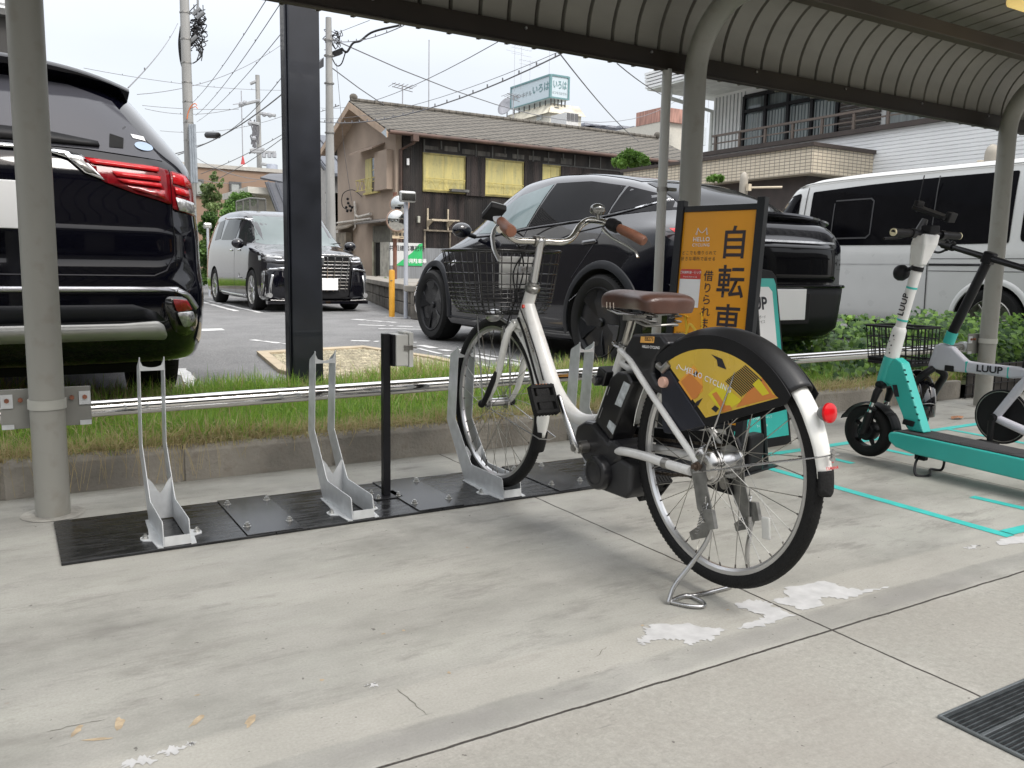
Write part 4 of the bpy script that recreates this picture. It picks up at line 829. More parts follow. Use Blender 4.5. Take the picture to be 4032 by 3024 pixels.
# wheel side panels with graphics
YEL = mat('panel_yellow', (.68, .46, .06), .28, var=.10, scale=5, coat=.3)
def arcp(rad, a0, a1, n, hub=RH): return [(hub[0]+math.cos(R(a0+(a1-a0)*k/n))*rad, hub[1]+math.sin(R(a0+(a1-a0)*k/n))*rad) for k in range(n+1)]
for s in (-1, 1):
    X_ = s*.047; outer = arcp(.343, 50, 140, 24)+[(1.345, .565), (1.605, .468), (1.640, .475), (1.80, .595)]
    mb = MB(); mb.prism([b3(y, z, X_) for y, z in outer], (s*.0025, 0, 0)); pf = obj('side_panel', mb, BLACKP, bk, smooth=0, bevel=.0008)
    inner = arcp(.306, 57, 135, 24)+[(1.368, .578), (1.605, .492), (1.755, .612)]
    mb = MB(); mb.prism([b3(y, z, X_+s*.0027) for y, z in inner], (s*.0008, 0, 0)); obj('panel_print', mb, YEL, pf, smooth=0)
    tri = [(1.80, .595), (1.77, .615), (1.765, .55), (1.775, .435), (1.765, .422), (1.745, .425), (1.60, .468), (1.640, .478)]
    mb = MB(); mb.prism([b3(y, z, X_*.98) for y, z in [(1.79, .60), (1.752, .60), (1.605, .470), (1.745, .424), (1.765, .424), (1.772, .440)]], (s*.006, 0, 0)); obj('panel_foot', mb, mat('navy_plastic', (.012, .014, .024), .4, var=.2), bk, smooth=0, bevel=.003)
XG = -.0508; e_x, e_y = (0, -.960, -.28), (0, -.28, .960)
def gpoly(name, pts, m, lay=0): mb = MB(); mb.prism([b3(y, z, XG-lay*.0004) for y, z in pts], (-.0003, 0, 0)); obj(name, mb, m, pf0, smooth=0)
pf0 = [o for o in COL.objects if o.name.startswith('side_panel')][0]
OR1 = mat('print_orange', (.62, .22, .05), .35, var=.06); OR2 = mat('print_light_orange', (.78, .36, .05), .35, var=.05); YL2 = mat('print_lime', (.68, .58, .03), .35, var=.05)
gpoly('print_shape', [(1.66, .625), (1.715, .573), (1.662, .530), (1.62, .560), (1.625, .60)], OR2)
gpoly('print_shape', [(1.705, .575), (1.672, .602), (1.62, .572), (1.640, .540), (1.655, .533)], OR1, 1)
gpoly('print_shape', [(1.595, .66), (1.556, .652), (1.540, .627), (1.57, .632), (1.575, .648)], INK, 1)
gpoly('print_shape', [(1.60, .555), (1.555, .590), (1.48, .555), (1.545, .515)], YL2, 1)
gpoly('print_shape', [(1.555, .53), (1.585, .558), (1.570, .566), (1.535, .535), (1.52, .538), (1.512, .528), (1.545, .515)], OR1, 2)
gpoly('print_shape', [(1.46, .585), (1.42, .62), (1.385, .585), (1.37, .58), (1.50, .535)], OR1, 1)
gpoly('print_shape', [(1.45, .60), (1.43, .617), (1.395, .585), (1.415, .577)], YL2, 2)
gpoly('print_shape', [(1.66, .600), (1.648, .612), (1.64, .606), (1.652, .594)], INK, 2)
gpoly('print_shape', [(1.573, .530), (1.558, .524), (1.568, .512), (1.585, .519)], INK, 2)
mb = MB(); gg = MB()
for k in range(14):
    q = k/13; a = Vector((1.535, .595)).lerp(Vector((1.475, .640)), q); b_ = Vector((1.485, .562)).lerp(Vector((1.425, .607)), q)
    a, b_ = Vector((1.54-.062*q, .598+.046*q)), Vector((1.482-.062*q, .566+.046*q)); d = (b_-a).normalized()*.0; nn_ = Vector((.0010, .0012))
    mb.prism([b3(a.x-nn_.x, a.y+nn_.y, XG-.0006), b3(a.x+nn_.x, a.y-nn_.y, XG-.0006), b3(b_.x+nn_.x, b_.y-nn_.y, XG-.0006), b3(b_.x-nn_.x, b_.y+nn_.y, XG-.0006)], (-.0003, 0, 0))
for k in range(6):
    q = k/5; mb.prism([b3(1.640-.020*q-.001, .530+.0*q+.012*q, XG-.0006), b3(1.640-.020*q+.001, .530+.012*q, XG-.0006), b3(1.655-.020*q+.001, .508+.012*q, XG-.0006), b3(1.655-.020*q-.001, .508+.012*q, XG-.0006)], (-.0003, 0, 0))
ho = obj('print_hatching', mb, INK, pf0, smooth=0); tag(ho, kind='stuff')
text('panel_text', 'HELLO CYCLING', .021, b3(1.605, .594, XG), (0, -.975, -.21), (0, -.21, .975), PAPER, pf0, bold=.012, off=.0012, track=1.15)
mb = MB()
mb.tube([b3(1.722, .614, XG-.001), b3(1.716, .621, XG-.001), b3(1.708, .612, XG-.001), b3(1.698, .607, XG-.001), b3(1.687, .610, XG-.001), b3(1.680, .615, XG-.001), b3(1.683, .605, XG-.001)], .0010, 5)
for y, z in ((1.722, .611), (1.682, .602)): mb.lathe([(.0025, -.0004), (.0036, -.0004), (.0036, .0004), (.0025, .0004)], b3(y, z, XG-.001), (1, 0, 0), 12, closedprof=True)
obj('panel_logo', mb, PAPER, pf0)
# rear reflector, spoke reflector, labels
mb = MB(); mb.lathe([(.010, -.026), (.016, -.018), (.023, -.004), (.024, .0)], b3(1.262, .555), (0, -.94, .12), 28); rf = obj('reflector_base', mb, mat('grey_plastic', (.12, .12, .12), .5), bk)
mb = MB(); mb.lathe([(.024, 0), (.023, .005), (.015, .009), (0, .011)], b3(1.262, .555), (0, -.94, .12), 28); obj('reflector_lens', mb, REDL, rf)
mb = MB(); mb.box(b3(1.425, .235), (.008, .026, .058), Matrix.Rotation(R(-8), 3, 'X')); obj('spoke_reflector', mb, mat('clear_plastic', (.55, .55, .52), .1, coat=1.), bk, smooth=0, bevel=.006)
mb = MB(); 
for z in (.468, .452): mb.cyl(b3(1.2435, z, -.004), b3(1.236, z, -.006), .006, n=8)
obj('stay_bolt', mb, STEEL, bk)
REDP = mat('red_print', (.55, .02, .03), .4)
text('maker_text', 'YAMAHA', .0105, b3(1.2435, .43, -.003), (1, 0, 0), (0, .0, 1), REDP, bk, bold=.03, off=.0035)
mb = MB(); mb.lathe([(.003, 0), (.0045, 0), (.0045, .0006), (.003, .0006)], b3(1.2425, .446), (0, -1, 0), 14, closedprof=True); obj('maker_mark', mb, REDP, bk)
# down-tube lettering runs along the tube
text('tube_text', 'PASNatura', .021, b3(2.514, .622, -.0275), (0, -.62, -.785), (0, -.785, .62), mat('brown_print', (.10, .06, .04), .5), bk, bold=.005, off=.004, sx=1.05)
# kickstand
for s in (-1, 1):
    mb = MB(); mb.tube(crv([b3(1.545, .225, s*.072), b3(1.548, .18, s*.078), b3(1.575, .115, s*.10), b3(1.60, .05, s*.135), b3(1.60, .008, s*.155)]), .0065, 10); obj('stand_leg', mb, STEEL, bk)
    mb = MB(); hel = [b3(1.56+.022*q/60+.007*math.cos(q*1.05), .275-.085*q/60+.0035*math.sin(q*1.05), s*.080+.007*math.sin(q*1.05)) for q in range(60)]; mb.tube(hel, .0013, 5); mb.tube([b3(1.56, .295, s*.08), b3(1.56, .275, s*.08)], .002, 6); obj('stand_spring', mb, STEEL, bk)
    mb = MB(); mb.prism([b3(1.53, .235, s*.079), b3(1.56, .225, s*.079), b3(1.61, .185, s*.079), b3(1.60, .165, s*.079), b3(1.545, .19, s*.079)], (s*.006, 0, 0)); mb.prism([b3(1.57, .26, s*.074), b3(1.53, .265, s*.074), b3(1.515, .22, s*.074), b3(1.54, .21, s*.074)], (s*.012, 0, 0)); obj('stand_bracket', mb, mat('dropout_grey', (.20, .20, .19), .45), bk, smooth=0, bevel=.001)
mb = MB(); mb.tube(crv([b3(1.60, .008, -.155), b3(1.612, .008, -.09), b3(1.60, .008, -.06), b3(1.60, .008, .06), b3(1.612, .008, .09), b3(1.60, .008, .155)]), .006, 10)
mb.tube(crv([b3(1.60, .008, -.150), b3(1.555, .008, -.125), b3(1.535, .008, -.095), b3(1.555, .008, -.075), b3(1.606, .008, -.072)]), .005, 10); obj('stand_foot', mb, STEEL, bk)
# ================================================================= orange stand sign
sg = thing('sign_stand', (2.66, 2.70, 0), 'tall orange stand sign with black frame and large black writing behind the bicycle', 'stand sign')
BR = onz(2900, 1872, .0); W_ = Vector((-.099, .388, 0)); EX = -W_.normalized(); NX = Vector((-.969, -.247, 0))   # NX faces the viewer
up_ = (Vector((0, 0, 1))*1.19-NX*.095); UPL = up_.length; UP = up_.normalized(); BL = BR+W_; SW = W_.length
NF = EX.cross(UP).normalized()
def sp(u, v, d=0.): return BL+EX*(u*SW)+UP*(v*UPL)+NF*d    # u 0..1 from left, v 0..1 from the foot
FRAME = mat('sign_frame_black', (.010, .011, .013), .38, var=.2, spec=.35)
def sbar(a, b_, w, d, name, o_=0.):
    a = Vector(a); b_ = Vector(b_); ax = (b_-a).normalized(); sd2 = NF.cross(ax).normalized()*w/2; n2 = NF*d/2; mb = MB(); mb.prism([a+sd2+n2, a-sd2+n2, a-sd2-n2, a+sd2-n2], b_-a); return obj(name, mb, FRAME, sg, smooth=0, bevel=.0015)
sbar(sp(0, 0), sp(0, 1.0), .036, .036, 'post'); sbar(sp(1, 0), sp(1, 1.0), .036, .036, 'post')
sbar(sp(.03, .967), sp(.97, .967), .026, .024, 'top_bar'); sbar(sp(.03, .17), sp(.97, .17), .026, .024, 'bottom_bar')
SORG = mat('sign_orange', (.80, .34, .012), .3, var=.05, scale=2, coat=.08, spec=.3)
mb = MB(); mb.prism([sp(.035, .18, .0), sp(.965, .18, .0), sp(.965, .957, .0), sp(.035, .957, .0)], NF*.006); pn = obj('panel', mb, SORG, sg, smooth=0)
KJ = mat('sign_ink', (.022, .014, .018), .4, var=.05)
o_ = .0068
for ch, v in (('自', .832), ('転', .690), ('車', .548)):
    text('large_character', ch, .150, sp(.715, v, o_), EX, UP, KJ, pn, bold=.012, off=.0008, sx=.93)
for i, ch in enumerate('借りられます'): text('small_character', ch, .050, sp(.435, .715-.044*i, o_), EX, UP, KJ, pn, bold=.008, off=.0008)
mb = MB(); mb.prism([sp(.50, .40, o_), sp(.90, .40, o_), sp(.90, .482, o_), sp(.50, .482, o_)], NF*.0005); obj('dark_box', mb, KJ, pn, smooth=0)
text('brand_text', 'HELLO', .027, sp(.30, .853, o_), EX, UP, PAPER, pn, bold=.015, off=.0008, track=1.1); text('brand_text', 'CYCLING', .019, sp(.30, .832, o_), EX, UP, PAPER, pn, bold=.012, off=.0008, track=1.15)
mb = MB(); pts = [sp(.235, .878, o_+.001), sp(.245, .895, o_+.001), sp(.238, .898, o_+.001), sp(.25, .891, o_+.001), sp(.30, .878, o_+.001), sp(.35, .891, o_+.001), sp(.362, .898, o_+.001), sp(.355, .895, o_+.001), sp(.365, .878, o_+.001)]
mb.tube(crv([pts[0], pts[1], pts[3]]), .0016, 5); mb.tube(crv([pts[3], pts[4], pts[5]]), .0016, 5); mb.tube(crv([pts[5], pts[7], pts[8]]), .0016, 5)
for u in (.232, .368): mb.lathe([(.003, -.0004), (.005, -.0004), (.005, .0004), (.003, .0004)], sp(u, .874, o_+.001), NF, 12, closedprof=True)
obj('brand_logo', mb, PAPER, pn)
text('slogan_text', 'どこでも借りられて', .0195, sp(.285, .802, o_), EX, UP, KJ, pn, off=.0008, track=1.25, sx=.92); text('slogan_text', '好きな場所で返せる', .0195, sp(.280, .780, o_), EX, UP, KJ, pn, off=.0008, track=1.25, sx=.92)
RB = mat('sign_red', (.55, .035, .02), .3, var=.03)
mb = MB(); mb.prism([sp(.065, .705, o_), sp(.335, .705, o_), sp(.335, .735, o_), sp(.325, .742, o_), sp(.075, .742, o_), sp(.065, .735, o_)], NF*.0005); obj('red_label', mb, RB, pn, smooth=0)
mb = MB(); mb.prism([sp(.065, .598, o_), sp(.335, .598, o_), sp(.335, .7045, o_), sp(.065, .7045, o_)], NF*.0005); obj('white_label', mb, PAPER, pn, smooth=0)
text('label_text', 'ご利用料金・使い方', .0135, sp(.20, .729, o_), EX, UP, PAPER, pn, bold=.01, off=.0014, sx=.95); text('label_text', 'Price & How to use', .009, sp(.20, .713, o_), EX, UP, PAPER, pn, off=.0014)
PY = mat('print_pale_yellow', (.72, .47, .04), .35, var=.03)
mb = MB()      # printed pale bicycle outline
def pl(P_, r): mb.tube(crv([sp(u, v, o_+.0006) for u, v in P_], 6), r, 6, flat=.15)
pl([(.20, .535), (.26, .46), (.42, .465), (.26, .535), (.20, .48)], .007); pl([(.11, .560), (.17, .568), (.24, .560)], .009); pl([(.18, .56), (.22, .52)], .007); pl([(.36, .575), (.40, .572), (.44, .45)], .007)
for u in (.17, .48): 
    mb.tube([sp(u+.125*math.cos(a), .452+.046*math.sin(a), o_+.0006) for a in np.linspace(0, 2*math.pi, 25)[:-1]], .005, 6, closed=True, flat=.15)
obj('printed_bicycle', mb, PY, pn, smooth=0)
text('fine_print', '月額登録料は', .0145, sp(.19, .497, o_), EX, UP, KJ, pn, off=.0012, track=1.1); text('fine_print', '無料', .0145, sp(.365, .497, o_), EX, UP, RB, pn, off=.0012, bold=.01)
text('fine_print', '新規会員登録から', .012, sp(.23, .476, o_), EX, UP, KJ, pn, off=.0012, track=1.1); text('fine_print', '利用開始まで', .012, sp(.23, .457, o_), EX, UP, KJ, pn, off=.0012, track=1.1)
mb = MB(); a = sp(.0, .02, -.03); mb.prism([BL+NX*.16+EX*-.05, BR+NX*.16+EX*.04, BR-NX*.30+EX*.04, BL-NX*.30-EX*.05], (0, 0, .008)); obj('base_plate', mb, FRAME, sg, smooth=0, bevel=.002)
for P0, u in ((BL, 0), (BR, 1)):
    mb = MB(); q = P0-NX*.10; mb.prism([q+EX*.030+NX*.045, q-EX*.030+NX*.045, q-EX*.030-NX*.075, q+EX*.030-NX*.075], (0, 0, .17)); obj('weight_block', mb, BLACKP, sg, smooth=0, bevel=.012, seg=3)
    mb = MB(); a = sp(u, .62, -.02); b_ = P0-NX*.26+Vector((0, 0, .01)); mb.tube([a, b_], .012, 8); obj('back_leg', mb, FRAME, sg)
# ================================================================= teal A-board
ab = thing('a_board', (3.3, 2.9, 0), 'teal and white folding board in black frame standing behind the orange sign', 'a-board')
A0 = onz(2996, 1768, .0); A1 = onz(3118, 1747, .0); d_ = (A1-A0); d_.z = 0; wx = d_.normalized(); wn = Vector((wx.y, -wx.x, 0))
if wn.dot(Vector((-1, -1, 0))) < 0: wn = -wn
tall = .95; AU = (Vector((0, 0, tall))-wn*.16)
def ap(u, v, dd=0.):
    taper = .04*v; return A0-wx*.22+(A1-A0+wx*.22)*(u*(1-2*taper)+taper)+AU*v+wn*(dd)
mb = MB(); mb.prism([ap(0, 0), ap(1, 0), ap(1, .9), ap(.93, .93), ap(.74, .94), ap(.71, 1.0), ap(.29, 1.0), ap(.26, .94), ap(.07, .93), ap(0, .9)], -wn*.03); bd_ = obj('board_shell', mb, BLACKP, ab, smooth=0, bevel=.004)
mb = MB(); q0 = lambda u, v: ap(u, v)-wn*.45*(1-v)-wn*.03; mb.prism([q0(0, 0), q0(.12, 0), q0(.12, .9), q0(0, .9)], -wn*.02); mb.prism([q0(.88, 0), q0(1, 0), q0(1, .9), q0(.88, .9)], -wn*.02); obj('rear_leg', mb, BLACKP, ab, smooth=0)
mb = MB(); mb.prism([ap(.05, .05, .001), ap(.95, .05, .001), ap(.96, .86, .001), ap(.93, .89, .001), ap(.07, .89, .001), ap(.04, .86, .001)], wn*.003); tp = obj('teal_poster', mb, TEAL, ab, smooth=0)
mb = MB(); mb.prism([ap(.10, .32, .0045), ap(.88, .32, .0045), ap(.88, .82, .0045), ap(.82, .845, .0045), ap(.16, .845, .0045), ap(.10, .82, .0045)], wn*.0005); wp = obj('white_poster', mb, PAPER, tp, smooth=0)
aex, aey = wx, AU.normalized()
if aex.cross(aey).dot(wn) < 0: aex = -aex
text('poster_title', 'LUUP', .088, ap(.52, .755, .0055), aex, aey, INK, wp, bold=.03, off=.0008)
for v, s_ in ((.685, '電動キックボード'), (.66, 'シェアサービス')): text('poster_text', s_, .018, ap(.56, v, .0055), aex, aey, INK, wp, off=.0008)
for v in (.21, .185, .16, .12): text('poster_text', 'アプリをダウンロードして' if v > .15 else 'ライドを開始', .014, ap(.50, v, .005), aex, aey, PAPER, tp, off=.0012)
mb = MB()
for u, v in ((.32, .36), (.80, .38)):      # small printed figures
    mb.prism([ap(u-.02, v, .0052), ap(u+.03, v, .0052), ap(u+.01, v+.06, .0052), ap(u+.015, v+.10, .0052), ap(u-.02, v+.10, .0052), ap(u-.025, v+.05, .0052)], wn*.0004); mb.prism([ap(u-.015, v+.105, .0052), ap(u+.012, v+.105, .0052), ap(u+.012, v+.125, .0052), ap(u-.015, v+.125, .0052)], wn*.0004)
mb.prism([ap(.45, .425, .0052), ap(.57, .425, .0052), ap(.57, .447, .0052), ap(.45, .447, .0052)], wn*.0004); mb.prism([ap(.59, .425, .0052), ap(.71, .425, .0052), ap(.71, .447, .0052), ap(.59, .447, .0052)], wn*.0004)
obj('printed_figure', mb, INK, wp, smooth=0)
# ================================================================= e-scooter
SX = 3.5
sc = thing('kick_scooter', (SX, 2.1, 0), 'teal and white electric kick scooter with small black wheels beside the bicycle', 'scooter')
def s3(y, z, x=0.): return (SX+x, y, z)
WSC = mat('scooter_white', (.66, .66, .645), .38, var=.03, coat=.2, grime=.12)
def small_wheel(o_, cy, cz, Rw=.125, root=None, X=0.):
    mb = MB(); prof = [(Rw-.045, -.022), (Rw-.03, -.03), (Rw-.012, -.028), (Rw-.002, -.014), (Rw, 0), (Rw-.002, .014), (Rw-.012, .028), (Rw-.03, .03), (Rw-.045, .022)]
    mb.lathe(prof, s3(cy, cz, X), (1, 0, 0), 56, closedprof=True); obj('tyre', mb, RUBBER, sc, smooth=50)
    mb = MB(); mb.lathe([(Rw-.052, -.018), (Rw-.044, -.022), (Rw-.044, .022), (Rw-.052, .018)], s3(cy, cz, X), (1, 0, 0), 48, closedprof=True); mb.lathe([(0, -.034), (.040, -.032), (.046, -.02), (.046, .02), (.040, .032), (0, .034)], s3(cy, cz, X), (1, 0, 0), 30)
    for k in range(5):
        a = 2*math.pi*k/5+.5; mb.tube([s3(cy+math.cos(a)*.04, cz+math.sin(a)*.04, X), s3(cy+math.cos(a)*(Rw-.047), cz+math.sin(a)*(Rw-.047), X)], [.012, .008], 8)
    obj('wheel_hub', mb, BLACKP, sc)
small_wheel('front', 2.512, .137); small_wheel('rear', 1.50, .125)
rows = []
for i in range(17):
    a = R(18+118*i/16); rr = .142; rows.append([s3(2.512+math.cos(a)*rr*(1 if i > 1 else 1.05)-.008, .137+math.sin(a)*(rr-.006*abs(u)), u*.034) for u in (-1, -.8, -.3, .3, .8, 1)])
mb = MB(); mb.grid(rows); obj('mudguard', mb, BLACKP, sc, solid=.003)
rows = [[s3(2.512+math.cos(R(136+34*i/6))*.142-.008, .137+math.sin(R(136+34*i/6))*.142, u*.034) for u in (-1, -.3, .3, 1)] for i in range(7)]
mb = MB(); mb.grid(rows); obj('rear_flap', mb, BLACKP, sc, solid=.003)
for s in (-1, 1):
    mb = MB(); mb.tube([s3(2.443, .352, s*.040), s3(2.449, .33, s*.050), s3(2.462, .285, s*.052)], [.018, .017, .014], 14); mb.tube([s3(2.462, .262, s*.052), s3(2.466, .25, s*.052)], .018, 14); obj('fork_top', mb, BLACKP, sc)
    mb = MB(); mb.tube([s3(2.460, .29, s*.052), s3(2.480, .225, s*.052)], .0125, 14); obj('fork_tube', mb, CHROME, sc)
    mb = MB(); mb.tube([s3(2.476, .235, s*.052), s3(2.505, .130, s*.052)], [.0185, .017], 14); mb.sphere(s3(2.508, .137, s*.052), .019, 12); obj('fork_leg', mb, BLACKP, sc)
mb = MB(); mb.tube([s3(2.445, .365, -.045), s3(2.440, .372, 0), s3(2.445, .365, .045)], .021, 12); obj('fork_bridge', mb, BLACKP, sc)
def tap(name, pts, ms, m, n=26): mb = MB(); mb.tube(pts, ms, n); return obj(name, mb, m, sc, smooth=50)
AX = Vector((0, -.18, .984)); hp = lambda z: Vector(s3(2.452-(z-.36)*.225, z))
tap('head_sleeve', [hp(.37), hp(.395), hp(.50)], [.033, .036, .033], TEAL)
tap('lower_column', [hp(.50), hp(.615), hp(.628), hp(.64)], [.033, .031, .030, .024], WSC)
uc = tap('upper_column', [hp(.64), hp(.93)], [.0225, .0235], WSC)
for z in (.668, .815): tap('teal_ring', [hp(z), hp(z+.009)], [.0238, .0238], TEAL)
colx = (hp(.9)-hp(.6)).normalized()
text('column_text', 'LUUP', .040, hp(.742)+Vector((-.0236, 0, 0)), colx, Vector((0, 1, .2)), INK, uc, bold=.025, off=.002, track=1.1)
mb = MB()
for z, yy, r in ((.60, .0, .004), (.582, -.008, .0022), (.573, .012, .0028), (.555, -.002, .004), (.537, .002, .0022), (.520, -.004, .004)):
    c = hp(z)+Vector((-.0315, yy, 0)); mb.cyl(c, c+Vector((-.001, 0, 0)), r, n=10)
obj('column_dots', mb, INK, sc)
mb = MB(); P_ = [(hp(.905), .026), (hp(.955), .030)]
q = lambda z, dy, dx: hp(z)+Vector((dx, dy, 0))
mb.add([q(.915, dy, dx) for dy, dx in ((-.028, -.022), (.034, -.022), (.034, .022), (-.028, .022))]+[q(1.01, dy, dx) for dy, dx in ((-.036, -.05), (.036, -.05), (.036, .05), (-.036, .05))]+[q(1.055, dy, dx) for dy, dx in ((-.03, -.055), (.03, -.055), (.03, .055), (-.03, .055))],
       [(0,1,2,3)[::-1], (0,1,5,4), (1,2,6,5), (2,3,7,6), (3,0,4,7), (4,5,9,8), (5,6,10,9), (6,7,11,10), (7,4,8,11), (8,9,10,11)]); obj('head_shell', mb, WSC, sc, smooth=0, bevel=.010, seg=3)
mb = MB(); mb.box(hp(1.075), (.07, .065, .035)); obj('head_cap', mb, BLACKP, sc, smooth=0, bevel=.005)
mb = MB(); mb.tube([q(1.055, 0, -.24), q(1.058, 0, -.06), q(1.058, 0, .06), q(1.055, .0, .24)], .011, 14); obj('handlebar', mb, BLACKM, sc)
for s in (-1, 1):
    mb = MB(); mb.tube([q(1.055, 0, s*.115), q(1.055, 0, s*.235)], .0165, 18); g_ = obj('grip', mb, BLACKP, sc)
    mb = MB(); mb.tube([q(1.055, 0, s*.2355), q(1.055, 0, s*.24)], .0165, 18); obj('grip_end', mb, mat('cream_plastic', (.62, .57, .38), .5), g_)
    mb = MB(); mb.tube([q(1.055, 0, s*.095), q(1.055, 0, s*.12)], .021, 16); mb.tube([q(1.05, .01, s*.10), q(1.035, .045, s*.14), q(1.03, .05, s*.22)], [.008, .006, .006], 8); obj('brake_lever', mb, BLACKM, sc)
mb = MB(); Rm = Matrix.Rotation(R(20), 3, 'X'); c = hp(1.145); mb.box(c, (.085, .165, .016), Rm); mb.box(c+Rm @ Vector((0, .082, .012)), (.05, .02, .036), Rm); mb.box(c+Rm @ Vector((0, -.084, .008)), (.05, .026, .042), Rm); obj('phone_holder', mb, BLACKP, sc, smooth=0, bevel=.004)
mb = MB(); mb.tube([q(1.07, .025, -.02), q(1.12, .02, -.015)], [.022, .013], 16); obj('holder_cup', mb, mat('dark_grey_plastic', (.06, .06, .062), .4), sc)
mb = MB(); mb.lathe([(.0245, -.010), (.027, -.010), (.027, .010), (.0245, .010)], hp(.905), colx, 20); mb.tube([hp(.905)+Vector((0, .03, 0)), hp(.90)+Vector((0, .045, 0))], .010, 10); obj('lamp_clamp', mb, BLACKP, sc)
mb = MB(); mb.lathe([(0, .028), (.030, .026), (.036, .015), (.036, -.005), (.026, -.022), (.010, -.026), (0, -.026)], hp(.885)+Vector((0, .068, 0)), (0, 1, 0), 26); obj('headlamp', mb, BLACKP, sc)
# teal strut down to the deck
mb = MB(); TP = [(2.455, .392), (2.385, .50), (2.348, .48), (2.213, .180), (2.29, .180), (2.395, .37)]
mb.prism([s3(y, z, -.030) for y, z in TP], (.060, 0, 0)); stt = obj('front_strut', mb, TEAL, sc, smooth=0, bevel=.006)
mb = MB(); mb.prism([s3(2.385, .375, -.0305), s3(2.362, .378, -.0305), s3(2.345, .325, -.0305), s3(2.368, .322, -.0305)], (-.001, 0, 0)); obj('rating_label', mb, INK, stt, smooth=0)
for i, z in enumerate((.45, .43, .40, .36, .33, .29, .26, .235)): mb = MB(); y = 2.318+(z-.45)*.42+.012; mb.bb(s3(y-.006, z-.005, -.0305), s3(y+.006, z+.003, -.0310)); obj('strut_print', mb, mat('strut_ink', (.012, .12, .11), .5), stt, smooth=0)
mb = MB(); mb.prism([s3(2.255, .225, -.031), s3(2.31, .230, -.031), s3(2.315, .205, -.031), s3(2.262, .200, -.031)], (-.012, 0, 0)); obj('cable_clip', mb, BLACKP, sc, smooth=0, bevel=.004)
mb = MB()
def dk(x0, z0, z1): return None
DP = [(2.352, .150), (2.345, .165), (2.31, .172), (1.60, .160), (1.55, .150), (1.55, .095), (1.60, .072), (2.22, .088), (2.31, .102), (2.345, .125)]
mb.prism([s3(y, z, -.085) for y, z in DP], (.17, 0, 0)); obj('deck', mb, TEAL, sc, smooth=0, bevel=.012, seg=3)
mb = MB(); mb.prism([s3(y, z, -.076) for y, z in [(2.335, .166), (2.31, .1785), (1.58, .1665), (1.58, .158), (2.31, .168)]], (.152, 0, 0)); mt_ = obj('deck_mat', mb, mat('deck_rubber', (.03, .03, .031), .7, var=.3, scale=50, bump=.5, bscale=220), sc, smooth=0, bevel=.004)
mb = MB()
for k in range(30): y = 1.80+k*.008; z = .1668+(y-1.58)/(2.31-1.58)*.012+.0008; mb.box(s3(y, z, 0), (.12, .003, .0016))
rb_ = obj('mat_ribs', mb, mat('mat_rib', (.06, .06, .062), .6), mt_, smooth=0); tag(rb_, kind='stuff')
mb = MB(); K0 = onz(3607, 1870, .006); K1 = onz(3706, 1850, .006)
mb.tube(crv([s3(2.21, .085, -.045), Vector((K0.x+.02, 2.20, .05)), K0, Vector((K0.x+.05, K0.y-.03, .006)), Vector((K1.x-.05, K1.y+.02, .01)), K1, Vector((K1.x-.01, 2.17, .05)), s3(2.17, .085, .055)]), .0058, 8); obj('kickstand', mb, BLACKM, sc)
for a_, b__ in ((s3(2.205, .078, -.045), .05), (s3(2.175, .078, .055), .03)): mb = MB(); mb.box(a_, (.03, b__, .033)); obj('stand_mount', mb, BLACKP, sc, smooth=0, bevel=.005)
# ================================================================= small shared e-bike behind the scooter
EXX = 4.25; eb = thing('folding_bicycle', (EXX, 2.2, 0), 'pale lilac small-wheel electric bicycle with thick black stem behind the scooter', 'bicycle')
def e3(px_, py_, X=EXX): return onx(px_, py_, X)
LIL = mat('lilac_grey_paint', (.52, .52, .57), .28, var=.04, coat=.4)
cp = lambda x, y, X=EXX: e3(3532+x*.3316, 1200+y*.3316, X)
cu_ = lambda x, y, X=EXX: e3(3232+x*.3617, 750+y*.3617, X)
mb = MB(); P_ = [cp(530, 450), cp(680, 500), cp(845, 665), cp(1000, 690), cp(1500, 742), cp(1640, 760), cp(1640, 890), cp(1450, 870), cp(1395, 875), cp(850, 805), cp(690, 790), cp(520, 775), cp(380, 735), cp(430, 590), cp(455, 500)]
P_ = [Vector((EXX-.022, p.y, p.z)) for p in P_]; mb.prism(P_, (.044, 0, 0)); fr0 = obj('main_frame', mb, LIL, eb, smooth=0, bevel=.013, seg=4)
for x in (850, 1345):
    mb = MB(); P2 = [cp(x-20, 668 if x < 1000 else 735), cp(x+25, 672 if x < 1000 else 738), cp(x+8, 805 if x < 1000 else 872), cp(x-25, 802 if x < 1000 else 868)]; mb.prism([Vector((EXX-.0226, p.y, p.z)) for p in P2], (.0452, 0, 0)); obj('teal_band', mb, TEAL, fr0, smooth=0, bevel=.012, seg=3)
tx = cp(1250, 770)-cp(950, 740); text('frame_text', 'LUUP', .048, cp(1095, 770, EXX-.0228), tx, Vector((0, 0, 1)), INK, fr0, bold=.03, off=.002, sx=1.15)
mb = MB(); mb.box(cp(625, 755, EXX-.018), (.02, .05, .032)); obj('frame_plug', mb, BLACKP, fr0, smooth=0, bevel=.005)
mb = MB(); mb.tube([cp(610, 455), cp(660, 325)], .0285, 24); obj('teal_collar', mb, TEAL, eb)
mb = MB(); mb.tube([cp(655, 335), cu_(1830, 740)], [.0245, .0235], 24); obj('stem_post', mb, BLACKM, eb)
S0 = cu_(1830, 735); L0 = cu_(1170, 540, EXX+.12); mb = MB(); dvec = S0-L0
mb.box(S0, (.05, .055, .06), Matrix.Rotation(R(20), 3, 'X')); obj('stem_head', mb, BLACKM, eb, smooth=0, bevel=.008)
mb = MB(); mb.tube([L0, L0.lerp(S0, .3), S0, S0+dvec*.9], [.0115, .014, .017, .013], 14); obj('handlebar', mb, BLACKM, eb)
